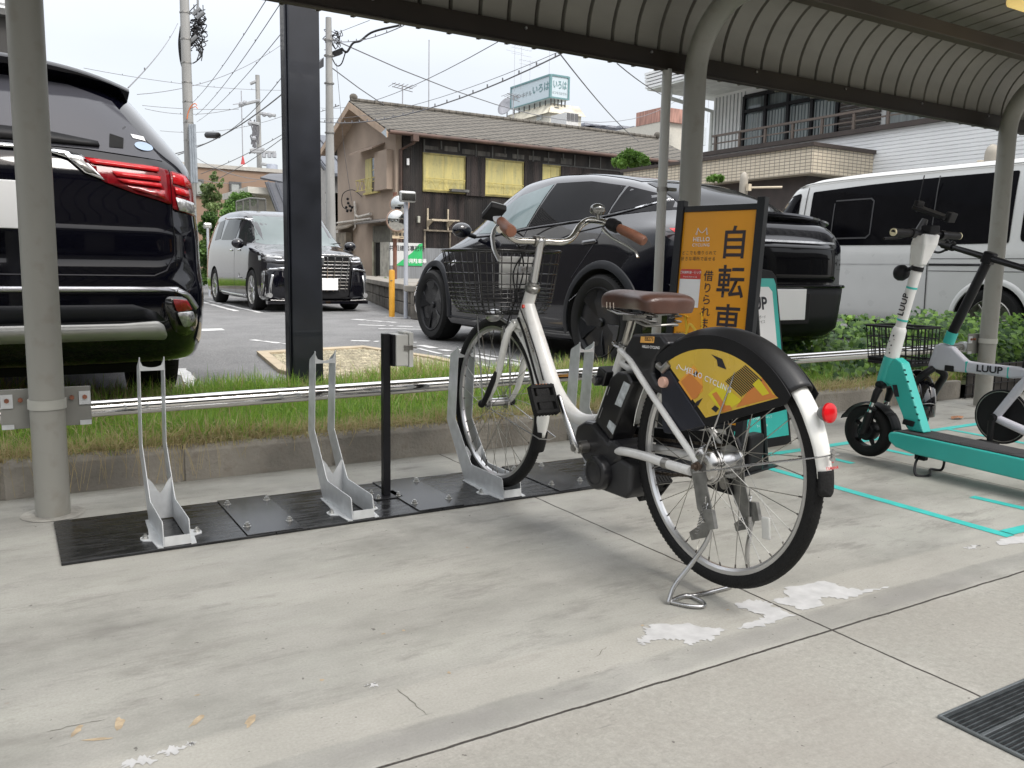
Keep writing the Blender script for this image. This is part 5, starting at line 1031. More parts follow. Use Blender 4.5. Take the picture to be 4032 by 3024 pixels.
mb = MB(); c = L0.lerp(S0, .33); mb.tube([c-dvec.normalized()*.03, c+dvec.normalized()*.045], .021, 14); mb.sphere(c+Vector((0, .01, .022)), .018, 12); mb.sphere(c+Vector((0, -.03, .012)), .014, 12); obj('bar_clamp', mb, BLACKP, eb)
mb = MB(); mb.tube(crv([c+Vector((0, 0, -.02)), L0+dvec*.18+Vector((0, 0, -.05)), L0+dvec*-.04+Vector((0, 0, -.045)), L0+dvec*-.12+Vector((0, 0, -.055))]), [.010]+[.007]*24, 8); obj('brake_lever', mb, BLACKM, eb)
mb = MB(); c2 = S0+dvec*.72; mb.tube([c2-dvec.normalized()*.04, c2+dvec.normalized()*.08], .020, 12); mb.box(c2+Vector((0, -.02, .045)), (.05, .07, .05)); mb.tube([c2+Vector((0, 0, -.03)), c2+Vector((0, -.08, -.07)), c2+Vector((0, -.15, -.09))], .009, 8); obj('control_pod', mb, BLACKP, eb)
# steered front wheel under a glossy guard
fc = Vector((EXX+.03, cp(300, 1150).y, .16)); crown = cp(450, 760); sd3 = Vector((math.cos(R(38)), math.sin(R(38)), 0)); fwd = Vector((-sd3.y, sd3.x, 0))
top = Vector((crown.x, crown.y, crown.z)); rake = Vector((.02, .10, 0)); wc = Vector((EXX+.06, top.y+.13, .17))
ax_ = Vector((.80, -.60, 0)).normalized(); fo = Vector((.60, .80, 0)).normalized(); Rw = .165
mb = MB(); mb.lathe([(Rw-.035, -.018), (Rw-.012, -.022), (Rw, 0), (Rw-.012, .022), (Rw-.035, .018)], wc, ax_, 48, closedprof=True); obj('front_tyre', mb, RUBBER, eb)
mb = MB(); mb.lathe([(Rw-.05, -.012), (Rw-.034, -.016), (Rw-.034, .016), (Rw-.05, .012)], wc, ax_, 40, closedprof=True)
mb.cyl(wc-ax_*.05, wc+ax_*.05, .025, n=16)
for k in range(12): a = 2*math.pi*k/12; dd = fo*math.cos(a)+Vector((0, 0, 1))*math.sin(a); mb.tube([wc+dd*.02, wc+dd*(Rw-.045)], .002, 5)
obj('front_rim', mb, BLACKP, eb)
rows = []
for i in range(21):
    a = R(60+135*i/20); dd = fo*math.cos(a)+Vector((0, 0, 1))*math.sin(a); rows.append([wc+dd*(Rw+.022-.016*u*u)+ax_*u*.040 for u in (-1, -.75, -.4, 0, .4, .75, 1)])
mb = MB(); mb.grid(rows); obj('front_guard', mb, mat('gloss_black', (.006, .006, .008), .08, var=.1, coat=1), eb, solid=.003)
for s in (-1, 1):
    mb = MB(); mb.tube(crv([top+Vector((0, 0, .01)), top+ax_*s*.05+Vector((0, 0, -.03)), top.lerp(wc, .45)+ax_*s*.064, wc+ax_*s*.06]), [.020]*25, 12); obj('fork_arm', mb, BLACKM, eb)
mb = MB(); mb.tube(crv([wc+ax_*-.06, wc-fo*.16+ax_*-.045+Vector((0, 0, .02)), wc-fo*.19+Vector((0, 0, .03)), wc-fo*.16+ax_*.045+Vector((0, 0, .02)), wc+ax_*.06]), .003, 6); obj('guard_stay', mb, STEEL, eb)
# basket
bx = MB(); c1, c2, c3, c4 = cp(95, 235, EXX+.16), cp(430, 250, EXX+.02), cp(390, 640, EXX+.02), cp(60, 600, EXX+.16)
B0 = Vector((EXX-.115, cp(420, 300).y+.03, .395)); 
def bpt(u, v, w): return Vector((B0.x+.23*u+.0*w, B0.y+.26*v*(1+.12*w), B0.z+.20*w))
for w, r in ((0, .008), (.12, .006), (.4, .003), (.7, .003), (1, .007)):
    bx.tube([bpt(u, v, w) for u, v in ((0, 0), (1, 0), (1, 1), (0, 1))], r, 6, closed=True)
for k in range(8):
    q_ = k/7
    for a, b_ in (((q_, 0), 0), ((q_, 1), 0), ((0, q_), 0), ((1, q_), 0)): bx.tube([bpt(a[0], a[1], 0), bpt(a[0], a[1], 1)], .003, 5)
    bx.tube([bpt(q_, 0, 0), bpt(q_, 1, 0)], .003, 5)
bx.prism([bpt(0, 0, 0), bpt(1, 0, 0), bpt(1, 1, 0), bpt(0, 1, 0)], (0, 0, .012)); bx.prism([bpt(0, 0, 0), bpt(0, 1, 0), bpt(0, 1, .14), bpt(0, 0, .14)], (.004, 0, 0))
obj('basket', bx, BLACKP, eb, smooth=40)
# chainring, crank, rear stays
cc = e3(3132+1950*.4098, 1300+835*.4098); rr_ = .135
mb = MB(); mb.lathe([(rr_, -.004), (rr_+.004, 0), (rr_, .004), (rr_-.012, .005), (rr_-.014, -.004)], cc+Vector((.03, -.0, 0)), (1, 0, 0), 48, closedprof=True); mb.lathe([(.0, -.003), (.06, -.003), (.122, -.002), (.122, .003), (0, .003)], cc+Vector((.03, 0, 0)), (1, 0, 0), 48); obj('chain_disc', mb, BLACKP, eb)
mb = MB(); mb.lathe([(rr_-.006, -.006), (rr_-.010, -.006), (rr_-.010, -.005), (rr_-.006, -.005)], cc+Vector((.03, 0, 0)), (1, 0, 0), 48, closedprof=True); obj('disc_ring', mb, DSTEEL, eb)
mb = MB(); mb.cyl(cc-Vector((.05, 0, 0)), cc+Vector((.05, 0, 0)), .022, n=20); mb.tube([cc-Vector((.055, 0, 0)), cc+Vector((-.058, .0, -.12))], [.017, .014], 12); mb.cyl(cc-Vector((.07, 0, 0)), cc-Vector((.05, 0, 0)), .018, n=16); obj('crank_arm', mb, BLACKP, eb)
mb = MB(); mb.box(cc+Vector((-.10, 0, -.125)), (.09, .10, .02)); obj('pedal', mb, RUBBER, eb, smooth=0, bevel=.004)
mb = MB(); mb.tube([cc+Vector((-.03, 0, 0)), e3(4032, 1520)+Vector((-.03, 0, 0)), e3(4160, 1400)+Vector((-.03, 0, 0))], [.020, .022, .024], 14); mb.tube([cc+Vector((-.03, 0, 0)), e3(4060, 1700)+Vector((-.03, 0, 0)), e3(4400, 1840)+Vector((-.03, 0, 0))], [.020, .022, .018], 14); obj('rear_frame', mb, LIL, eb)
rwc = Vector((EXX, cc.y-.45, .17)); mb = MB(); mb.lathe([(.13, -.018), (.153, -.022), (.165, 0), (.153, .022), (.13, .018)], rwc, (1, 0, 0), 48, closedprof=True); obj('rear_tyre', mb, RUBBER, eb)
mb = MB(); mb.lathe([(.115, -.012), (.131, -.016), (.131, .016), (.115, .012)], rwc, (1, 0, 0), 40, closedprof=True)
for k in range(12): a = 2*math.pi*k/12; mb.tube([rwc, rwc+Vector((0, math.cos(a)*.12, math.sin(a)*.12))], .002, 5)
obj('rear_rim', mb, BLACKP, eb)
mb = MB(); mb.tube([Vector((EXX, cc.y-.1, .40)), Vector((EXX, cc.y-.16, .78))], .017, 14); obj('seat_post', mb, BLACKM, eb)
mb = MB(); mb.sphere((EXX, cc.y-.20, .80), .11, 18, (.75, 1.1, .3)); obj('saddle', mb, BLACKP, eb)
# ================================================================= vehicles
def smooth_tab(tab, n=70, sm=1):
    ys = np.array([r[0] for r in tab]); A = np.array([r[1:] for r in tab], float)
    t = np.linspace(0, len(ys)-1, n); yy = np.interp(t, range(len(ys)), ys); B = np.stack([np.interp(yy, ys, A[:, k]) for k in range(A.shape[1])], 1)
    for _ in range(sm):
        C = B.copy(); C[1:-1] = .25*B[:-2]+.5*B[1:-1]+.25*B[2:]; B = C
    return yy, B
def car_shell(tab, xc, z0, crown=.05, n=70, sm=2, capb=.04):
    # tab rows: y, zb, wr, wm, zm, ws, zs, wt, zt   (half widths, heights above the road)
    yy, B = smooth_tab(tab, n, sm); rows = []
    for y, (zb, wr, wm, zm, ws, zs, wt, zt) in zip(yy, B):
        z8 = max(zs+.012, zt-crown*1.5); z7 = zs+(z8-zs)*.5; w7 = ws+(wt-ws)*.46
        half = [(0, zb), (wr*.6, zb), (wr-.04, zb), (wr, zb+.05), ((wr+wm)/2+.008, (zb+.05+zm)/2), (wm, zm), ((wm*.45+ws*.55)+.006, zm+(zs-zm)*.62), (ws, zs-.035), (ws-.012, zs), (w7, z7), (wt, z8), (wt-.07, z8+(zt-z8)*.55), (wt-.20, z8+(zt-z8)*.82), (wt*.42, zt-.008), (0, zt)]
        rows.append([(xc-x, y, z0+z) for x, z in half[::-1]]+[(xc+x, y, z0+z) for x, z in half[1:-1]])
    mb = MB(); k = len(rows[0]); vs = [p for r_ in rows for p in r_]; fs = []
    for i in range(len(rows)-1):
        for j in range(k): fs.append((i*k+j, i*k+(j+1) % k, (i+1)*k+(j+1) % k, (i+1)*k+j))
    mb.add(vs, fs)
    for end, sgn in ((0, -1), (len(rows)-1, 1)):
        r_ = rows[end]; c = Vector(np.mean(r_, axis=0)); prev = [end*k+j for j in range(k)]; 
        for q, bulge in ((.92, .35), (.75, .7), (.45, .93), (.15, 1.0)):
            ring = [(c.x+(p[0]-c.x)*q, p[1]+sgn*capb*bulge, c.z+(p[2]-c.z)*q) for p in r_]; b_ = len(mb.v); mb.v.extend(ring)
            for j in range(k): mb.f.append((prev[j], prev[(j+1) % k], b_+(j+1) % k, b_+j))
            prev = [b_+j for j in range(k)]
        mb.f.append(tuple(prev))
    return mb
def car_body(root, tab, xc, z0, wheels, arch_r, paint, well, name='body', **kw):
    mb = tab if isinstance(tab, MB) else car_shell(tab, xc, z0, **kw); o = obj(name, mb, [paint, well], root, smooth=0, subd=1)
    o.data.shade_smooth()
    cut = []
    for (wy, wz, side, hw) in wheels:
        cb = MB(); cb.cyl((xc+side*(hw-.30), wy, wz), (xc+side*(hw+.2), wy, wz), arch_r, n=56); c = obj('cutter', cb, well, None, smooth=0); cut.append(c)
        md = o.modifiers.new('cut', 'BOOLEAN'); md.operation = 'DIFFERENCE'; md.object = c; md.solver = 'EXACT'
    dg = bpy.context.evaluated_depsgraph_get(); dg.update(); ev = o.evaluated_get(dg); me = bpy.data.meshes.new_from_object(ev, depsgraph=dg)
    o.modifiers.clear(); old = o.data; o.data = me; me.materials.clear(); me.materials.append(paint); me.materials.append(well)
    off = WLOC[root.name]
    for p in me.polygons:
        c = p.center+off; p.material_index = 0
        for (wy, wz, side, hw) in wheels:
            d = math.hypot(c.y-wy, c.z-wz)
            if d < arch_r+.004 and (c.x-xc)*side > hw-.32 and (d < arch_r-.01 or abs(p.normal.x) < .5): p.material_index = 1
    me.shade_smooth(); me.set_sharp_from_angle(angle=R(42))
    for c in cut: bpy.data.objects.remove(c)
    bm = bmesh.new(); bm.from_mesh(me); bm.transform(Matrix.Translation(off)); bv = BVHTree.FromBMesh(bm); bm.free()
    return o, bv
def patch(name, bv, poly, axis, m, parent, off=.004, cell=.06, thick=0, sgn=1, rnd=0):
    # lay a shape drawn in side view (axis 'X': (y,z)) or end view (axis 'Y': (x,z)) onto the body
    bm = bmesh.new(); P_ = poly
    if rnd:
        out = []
        for i in range(len(P_)):
            p0, p1, p2 = Vector(P_[i-1]), Vector(P_[i]), Vector(P_[(i+1) % len(P_)]); a = p1+(p0-p1).normalized()*min(rnd, (p0-p1).length*.45); b_ = p1+(p2-p1).normalized()*min(rnd, (p2-p1).length*.45)
            for q in (0, .33, .67, 1): out.append(a*(1-q)**2+p1*2*q*(1-q)+b_*q*q)
        P_ = out
    bm.faces.new([bm.verts.new((p[0], p[1], 0)) for p in P_])
    xs_ = [p[0] for p in P_]; ys_ = [p[1] for p in P_]
    for i in range(1, int((max(xs_)-min(xs_))/cell)+1): bmesh.ops.bisect_plane(bm, geom=bm.verts[:]+bm.edges[:]+bm.faces[:], plane_co=(min(xs_)+i*cell, 0, 0), plane_no=(1, 0, 0))
    for i in range(1, int((max(ys_)-min(ys_))/cell)+1): bmesh.ops.bisect_plane(bm, geom=bm.verts[:]+bm.edges[:]+bm.faces[:], plane_co=(0, min(ys_)+i*cell, 0), plane_no=(0, 1, 0))
    for v in bm.verts:
        a, z = v.co.x, v.co.y
        if axis == 'X': og, dr = Vector((-40*sgn, a, z)), Vector((sgn, 0, 0))
        else: og, dr = Vector((a, -40*sgn if sgn > 0 else 60, z)), Vector((0, sgn, 0))
        h_, nn, _, _ = bv.ray_cast(og, dr)
        if h_ is None: h_, nn, _, _ = bv.find_nearest(Vector((og.x, a, z)) if axis == 'X' else Vector((a, 4 if sgn > 0 else 20, z)))
        if nn.dot(dr) > 0: nn = -nn
        v.co = h_-dr*off
    me = bpy.data.meshes.new(name); bm.to_mesh(me); bm.free(); me.transform(Matrix.Translation(-WLOC[parent.name])); me.shade_smooth(); me.materials.append(m)
    o = bpy.data.objects.new(name, me); COL.objects.link(o); o.parent = parent; WLOC[o.name] = WLOC[parent.name].copy()
    if thick: md = o.modifiers.new('s', 'SOLIDIFY'); md.thickness = thick; md.offset = 1
    return o
def strip(name, bv, pts, w, axis, m, parent, off=.006, thick=.006, sgn=1):
    pts = [Vector(p) for p in crv([(p[0], p[1], 0) for p in pts], 6)]; L_, Rr = [], []
    for i, p in enumerate(pts):
        d = (pts[min(i+1, len(pts)-1)]-pts[max(0, i-1)]).normalized(); n_ = Vector((-d.y, d.x, 0))*w/2; L_.append(p+n_); Rr.append(p-n_)
    return patch(name, bv, [(p.x, p.y) for p in L_]+[(p.x, p.y) for p in Rr[::-1]], axis, m, parent, off, .2, thick, sgn)
CTYRE = mat('car_tyre', (.011, .011, .011), .85, spec=.3, var=.25, scale=30, bump=.25, bscale=120)
WELL = mat('wheel_well', (.006, .006, .006), .9)
def car_wheel(root, cx, cy, cz, Rw, w, side, rimm, spokes=5, style='blade', rimr=.72, dish=.03, seed=0):
    ax = Vector((side, 0, 0)); c = Vector((cx, cy, cz)); mb = MB(); h = w/2; r1 = Rw*rimr
    mb.lathe([(r1, -h*.85), (r1+.03, -h), (Rw-.03, -h), (Rw-.006, -h+.03), (Rw, -h+.06), (Rw, h-.06), (Rw-.006, h-.03), (Rw-.03, h), (r1+.03, h), (r1, h*.85)], c, ax, 64, closedprof=True)
    for k in range(72):
        a = 2*math.pi*k/72; mb.box(c+Vector((side*(h-.05), math.cos(a)*(Rw-.002), math.sin(a)*(Rw-.002))), (.05, .006, .008), Matrix.Rotation(a, 3, 'X'))
    tw = obj('wheel', mb, CTYRE, root, smooth=40)
    mb = MB(); mb.lathe([(r1+.004, h*.86), (r1-.004, h*.93), (r1-.018, h*.80), (r1-.03, h*.3), (.06, h*.25), (0, h*.25)], c, ax, 56); obj('rim_barrel', mb, BLACKP if style != 'alloy' else DSTEEL, tw, smooth=40)
    mb = MB(); e1, e2 = Vector((0, 1, 0)), Vector((0, 0, 1)); P2 = lambda r_, a, d: c+e1*r_*math.cos(a)+e2*r_*math.sin(a)+ax*d
    if style == 'blade': mb.lathe([(0, h*.60), (r1*.5, h*.66), (r1*.90, h*.74), (r1*.97, h*.70), (r1*.97, h*.5)], c, ax, 56)
    for k in range(spokes):
        a = 2*math.pi*k/spokes+seed
        if style == 'blade':
            s_ = .36; pts = [P2(.055, a-.5, h*.62), P2(r1*.62, a-.42, h*.80), P2(r1*.96, a-.46, h*.86), P2(r1*.97, a-.1, h*.87), P2(r1*.96, a+.30, h*.80), P2(r1*.6, a+.02, h*.66), P2(.055, a+.5, h*.60)]
            mb.prism(pts, -ax*.015)
        else:
            for sp_ in (-.11, .11):
                mb.prism([P2(.05, a+sp_*1.2-.10, h*.70), P2(r1*.98, a+sp_-.045, h*.86), P2(r1*.98, a+sp_+.045, h*.86), P2(.05, a+sp_*1.2+.10, h*.70)], -ax*.018)
    hr_ = .035 if style == 'blade' else .06; mb.lathe([(0, h*.78), (hr_*.8, h*.78), (hr_, h*.70), (hr_, h*.4)], c, ax, 28)
    obj('rim', mb, rimm, tw, smooth=30, bevel=.004)
    return tw
# ---- black crossover seen from behind on its left side
TX = 4.78; tc_ = thing('crossover_car', (TX, 6.6, LOT), 'glossy black fastback car parked behind the bicycle, tail towards the rail', 'car')
tab = [(4.26, .42, .54, .60, .62, .60, .92, .52, 1.02), (4.30, .32, .70, .72, .60, .72, .98, .60, 1.13), (4.40, .25, .80, .82, .58, .80, 1.04, .56, 1.175), (4.62, .22, .90, .91, .58, .88, 1.07, .56, 1.22), (4.9, .2, .95, .96, .60, .905, 1.065, .57, 1.36), (5.3, .19, .95, .96, .60, .90, 1.06, .61, 1.485), (5.8, .18, .95, .955, .60, .89, 1.05, .63, 1.57), (6.3, .18, .95, .955, .60, .89, 1.035, .63, 1.60), (6.8, .18, .95, .955, .60, .89, 1.02, .61, 1.575), (7.3, .18, .95, .955, .60, .88, 1.0, .58, 1.42), (7.75, .18, .95, .955, .60, .865, .97, .56, 1.20), (8.05, .19, .945, .955, .60, .85, .93, .60, 1.02), (8.4, .2, .93, .94, .58, .80, .84, .56, .92), (8.7, .22, .86, .87, .52, .70, .72, .48, .79), (8.86, .26, .66, .68, .48, .56, .60, .40, .64)]
WZ = LOT+.37; ty_f, ty_r = 8.05, 5.12
body, tbv = car_body(tc_, tab, TX, LOT, [(ty_f, WZ, -1, .95), (ty_r, WZ, -1, .95), (ty_f, WZ, 1, .95), (ty_r, WZ, 1, .95)], .405, CARBLK, WELL, crown=.03)
RIMB = mat('dark_rim', (.008, .0085, .010), .25, .0, var=.15, spec=.4)
for yy_ in (ty_f, ty_r):
    for s in (-1, 1): car_wheel(tc_, TX+s*.85, yy_, WZ, .365, .245, s, RIMB, 5, 'blade', .73, seed=.3 if yy_ > 6 else -.15)
CLAD = mat('arch_cladding', (.012, .013, .016), .45, var=.15, spec=.3)
for wy in (ty_f, ty_r):
    mb = MB(); rr_ = []
    for i in range(41):
        a = R(-14+208*i/40); row = []
        for rad, o_ in ((.402, .004), (.405, .016), (.435, .018), (.462, .010), (.466, .0)):
            y, z = wy+math.cos(a)*rad, WZ+math.sin(a)*rad; h_, nn, _, _ = tbv.ray_cast(Vector((-10, wy+math.cos(a)*max(rad, .415), WZ+math.sin(a)*max(rad, .415))), Vector((1, 0, 0)))
            x = (h_.x if h_ else TX-.95); row.append((min(x, TX-.90)-o_, y, z))
        rr_.append(row)
    mb.grid(rr_); obj('arch_trim', mb, CLAD, tc_, smooth=40)
L_ = LOT
GL = mat('black_tinted_glass', (.003, .003, .004), .02, var=.2, spec=.3, rvar=0, ior=1.2)
GLF = mat('front_side_glass', (.15, .19, .195), .04, var=.5, scale=1.2, rvar=0, ior=1.35)  # pale base colour stands in for sky light seen through the glass
wz = lambda P_: [(y, z+L_) for y, z in P_]
patch('side_window', tbv, wz([(7.30, 1.09), (7.18, 1.18), (7.0, 1.31), (6.75, 1.42), (6.22, 1.495), (6.36, 1.125), (6.8, 1.085)]), 'X', GLF, tc_, .004, .05, 0)
patch('side_window', tbv, wz([(6.18, 1.498), (6.33, 1.125), (5.5, 1.165), (5.26, 1.19), (5.28, 1.415), (5.7, 1.48)]), 'X', GL, tc_, .004, .05)
patch('quarter_glass', tbv, wz([(5.25, 1.41), (5.24, 1.195), (4.98, 1.235), (4.83, 1.31), (5.02, 1.355)]), 'X', GL, tc_, .005, .05)
patch('quarter_glass', tbv, wz([(4.78, 1.29), (4.60, 1.215), (4.85, 1.195), (5.18, 1.175), (4.97, 1.215)]), 'X', GL, tc_, .005, .05)
strip('window_trim', tbv, wz([(7.38, 1.06), (6.8, 1.072), (6.3, 1.11), (5.5, 1.15), (5.2, 1.18), (4.97, 1.225), (4.76, 1.325)]), .013, 'X', mat('satin_black_trim', (.03, .03, .033), .25, .3), tc_, .007, .004)
strip('window_trim', tbv, wz([(5.0, 1.222), (4.88, 1.265), (4.76, 1.33)]), .012, 'X', CHROME, tc_, .011, .004)
for P_ in ([(6.33, 1.12), (6.36, .95), (6.33, .6), (6.40, .32)], [(5.26, 1.18), (5.20, 1.05), (5.33, .88), (5.50, .70)]): strip('door_gap', tbv, wz(P_), .007, 'X', INK, tc_, .002, 0)
for y in (6.22, 5.22): patch('door_handle', tbv, wz([(y, .965), (y+.19, .955), (y+.195, .985), (y+.02, .998)]), 'X', CARBLK, tc_, .012, .05, .006, rnd=.012)
strip('rocker_trim', tbv, wz([(7.62, .235), (6.5, .235), (5.56, .25)]), .10, 'X', CLAD, tc_, .006, .01)
mb = MB(); mb.sphere((TX-.955-.07, 7.23, LOT+1.115), .105, 18, (.95, .62, .68)); mo = obj('side_mirror', mb, CARBLK, tc_); mb = MB(); mb.tube([(TX-.86, 7.27, LOT+1.06), (TX-.96, 7.24, LOT+1.08)], .022, 10); obj('mirror_arm', mb, BLACKP, mo)
patch('camera_badge', tbv, wz([(7.72, .80), (7.58, .84), (7.55, .81), (7.66, .77)]), 'X', CHROME, tc_, .006, .05, .003)
# rear: tail lamps, lip spoiler, glass, bumper, plate
patch('tail_lamp', tbv, wz([(4.62, 1.075), (4.50, .99), (4.38, .93), (4.33, .96), (4.33, 1.10), (4.45, 1.105)]), 'X', mat('smoked_lens', (.015, .004, .005), .08, coat=1), tc_, .005, .04)
patch('tail_lamp_red', tbv, wz([(4.52, 1.06), (4.44, 1.02), (4.34, 1.01), (4.34, 1.06)]), 'X', REDL, tc_, .009, .04)
yz = lambda P_: [(x, z+L_) for x, z in P_]
ry = tbv.ray_cast(Vector((TX, -5, LOT+.8)), Vector((0, 1, 0)))[0].y
rows = []
for i in range(25):
    u = -1+2*i/24; x = TX+u*.66; y0 = 4.33+.12*u*u
    rows.append([(x, y0+.13, LOT+1.16-.03*u*u), (x, y0+.03, LOT+1.178-.035*u*u), (x, y0-.06, LOT+1.195-.04*u*u), (x, y0-.065, LOT+1.180-.04*u*u), (x, y0+.02, LOT+1.13-.045*u*u), (x, y0+.13, LOT+1.12-.03*u*u)])
mb = MB(); mb.grid(rows); obj('boot_spoiler', mb, CARBLK, tc_, smooth=50)
def zdown(bv, name, pts, m, root, off=.004, cell=.06):      # shape on the roof, projected straight down
    bm = bmesh.new(); bm.faces.new([bm.verts.new((p[0], p[1], 0)) for p in pts]); xs_ = [p[0] for p in pts]; ys_ = [p[1] for p in pts]
    for i in range(1, int((max(xs_)-min(xs_))/cell)+1): bmesh.ops.bisect_plane(bm, geom=bm.verts[:]+bm.edges[:]+bm.faces[:], plane_co=(min(xs_)+i*cell, 0, 0), plane_no=(1, 0, 0))
    for i in range(1, int((max(ys_)-min(ys_))/cell)+1): bmesh.ops.bisect_plane(bm, geom=bm.verts[:]+bm.edges[:]+bm.faces[:], plane_co=(0, min(ys_)+i*cell, 0), plane_no=(0, 1, 0))
    for v in bm.verts:
        h_, nn, _, _ = bv.ray_cast(Vector((v.co.x, v.co.y, 9)), Vector((0, 0, -1)))
        if h_: v.co = h_+nn*off
    me = bpy.data.meshes.new(name); bm.to_mesh(me); bm.free(); me.transform(Matrix.Translation(-WLOC[root.name])); me.shade_smooth(); me.materials.append(m); o = bpy.data.objects.new(name, me); COL.objects.link(o); o.parent = root; WLOC[o.name] = WLOC[root.name].copy(); return o
ROOFG = mat('roof_glass', (.010, .011, .013), .06, var=.2, rvar=0)
zdown(tbv, 'roof_glass', [(TX-.52, 7.05), (TX+.52, 7.05), (TX+.55, 6.0), (TX+.48, 5.25), (TX-.48, 5.25), (TX-.55, 6.0)], ROOFG, tc_)
zdown(tbv, 'rear_glass', [(TX-.47, 5.2), (TX+.47, 5.2), (TX+.56, 4.55), (TX-.56, 4.55)], GL, tc_)
patch('boot_lid_line', tbv, yz([(TX-.60, 1.00), (TX+.60, 1.00), (TX+.60, .985), (TX-.60, .985)]), 'Y', STEEL, tc_, .004, .08)
patch('boot_panel', tbv, yz([(TX-.60, .97), (TX+.58, .97), (TX+.63, .90), (TX+.60, .70), (TX-.60, .70), (TX-.63, .90)]), 'Y', mat('panel_gloss_black', (.004, .004, .005), .05, rvar=0, ior=1.3), tc_, .012, .06, .004, rnd=.05)
rows = []
for i in range(33):
    u = -1+2*i/32; x = TX+u*.86; y0 = 4.17+.05*u*u+.9*max(0, abs(u)-.7)**1.4*1.3
    rows.append([(x, y0+.25, LOT+.68), (x, y0+.02, LOT+.675), (x, y0-.005, LOT+.655), (x, y0+.0, LOT+.60), (x, y0+.015, LOT+.46), (x, y0+.03, LOT+.36), (x, y0+.12, LOT+.30), (x, y0+.3, LOT+.29)])
mb = MB(); mb.grid(rows); obj('rear_bumper', mb, CLAD, tc_, smooth=60)
mb = MB()
pts = [(TX+u*.86, 4.157+.05*u*u+1.17*max(0, abs(u)-.7)**1.4, LOT+.672) for u in np.linspace(-1, 1, 33)]; mb.tube(pts, .012, 8); obj('bumper_edge', mb, CARBLK, tc_)
mb = MB(); mb.bb((TX-.22, 4.147, LOT+.40), (TX+.22, 4.16, LOT+.625)); pl_ = obj('plate_recess', mb, BLACKP, tc_, smooth=0, bevel=.01)
P0 = ony(3052, 1138, 4.14); P1 = ony(3167, 1259, 4.14)
mb = MB(); mb.bb((P0.x, 4.135, P1.z), (P1.x, 4.146, P0.z)); obj('number_plate', mb, PLATE, pl_, smooth=0, bevel=.002)
for s in (-1,): patch('bumper_lamp', tbv, yz([(TX+.72, .66), (TX+.85, .66), (TX+.85, .62), (TX+.76, .62)]), 'Y', DREDL, tc_, .03, .05)
# ---- black van facing the viewer across the car park
AXc = 4.40; av = thing('minivan', (AXc, 15.6, LOT), 'shiny black minivan with tall chrome grille facing us beyond the square post', 'minivan')
tab = [(13.52, .20, .66, .70, .40, .66, .72, .56, .84), (13.60, .16, .82, .84, .50, .80, .80, .64, .93), (13.80, .16, .87, .885, .55, .84, .90, .66, 1.0), (14.20, .16, .885, .895, .60, .855, .99, .66, 1.07), (14.5, .16, .89, .90, .60, .86, 1.04, .64, 1.14), (14.95, .16, .89, .90, .62, .86, 1.07, .66, 1.44), (15.4, .16, .89, .90, .62, .865, 1.10, .70, 1.66), (15.9, .16, .89, .90, .62, .865, 1.12, .72, 1.735), (16.8, .16, .89, .90, .62, .865, 1.14, .72, 1.75), (17.6, .17, .89, .90, .62, .86, 1.15, .70, 1.72), (17.95, .2, .87, .88, .62, .84, 1.14, .66, 1.60), (18.08, .26, .82, .83, .6, .78, 1.10, .60, 1.35)]
AW = LOT+.335
abody, abv = car_body(av, tab, AXc, LOT, [(14.30, AW, -1, .89), (17.15, AW, -1, .89), (14.30, AW, 1, .89), (17.15, AW, 1, .89)], .375, CARBLK, WELL, crown=.03)
ALRIM = mat('alloy_rim', (.45, .45, .46), .2, .9, var=.3)
for y in (14.30, 17.15):
    for s in (-1, 1): car_wheel(av, AXc+s*.795, y, AW, .335, .22, s, ALRIM, 9, 'alloy', .70)
WSG = mat('windscreen_reflection_glass', (.15, .18, .18), .06, var=.15, scale=.8, rvar=0, ior=1.3)  # pale base colour carries part of the reflected sky
CG = mat('cabin_glass', (.010, .012, .012), .04, var=.5, scale=2, rvar=0, ior=1.25)
LA = LOT; ax_p = lambda P_: [(x, z+LA) for x, z in P_]
patch('windscreen', abv, ax_p([(AXc-.60, 1.60), (AXc+.60, 1.60), (AXc+.73, 1.12), (AXc+.62, 1.09), (AXc-.62, 1.09), (AXc-.73, 1.12)]), 'Y', WSG, av, .004, .08)
for P_, m_ in (([(17.3, 1.20), (17.18, 1.55), (16.72, 1.58), (16.80, 1.22)], CG), ([(16.70, 1.20), (16.42, 1.565), (15.45, 1.53), (15.62, 1.18)], CG), ([(15.52, 1.15), (15.24, 1.50), (14.98, 1.47), (14.72, 1.28), (14.70, 1.13)], CG), ([(14.66, 1.12), (14.66, 1.27), (14.32, 1.10)], CG)):
    patch('side_window', abv, ax_p(P_), 'X', m_, av, .004, .08)
strip('window_visor', abv, ax_p([(16.7, 1.60), (15.9, 1.575), (15.3, 1.54), (14.95, 1.48), (14.72, 1.33)]), .028, 'X', CHROME, av, .012, .01)
for y in (15.66, 15.10):
    patch('door_handle', abv, ax_p([(y, .985), (y+.17, .985), (y+.17, 1.02), (y, 1.02)]), 'X', CHROME, av, .014, .05, .01, rnd=.01)
strip('door_gap', abv, ax_p([(15.52, 1.2), (15.50, .8), (15.45, .25)]), .008, 'X', INK, av, .002, 0)
strip('sill_chrome', abv, ax_p([(16.75, .24), (15.6, .22), (14.75, .22)]), .035, 'X', CHROME, av, .006, .006)
patch('tail_lamp', abv, ax_p([(17.8, 1.22), (17.98, 1.2), (17.98, 1.02), (17.75, 1.08)]), 'X', REDL, av, .006, .08)
mb = MB(); mb.sphere((AXc-.99, 14.75, LOT+1.10), .10, 14, (1.1, .8, .85)); obj('side_mirror', mb, CARBLK, av); mb = MB(); mb.sphere((AXc+.99, 14.75, LOT+1.10), .10, 14, (1.1, .8, .85)); obj('side_mirror', mb, CARBLK, av)
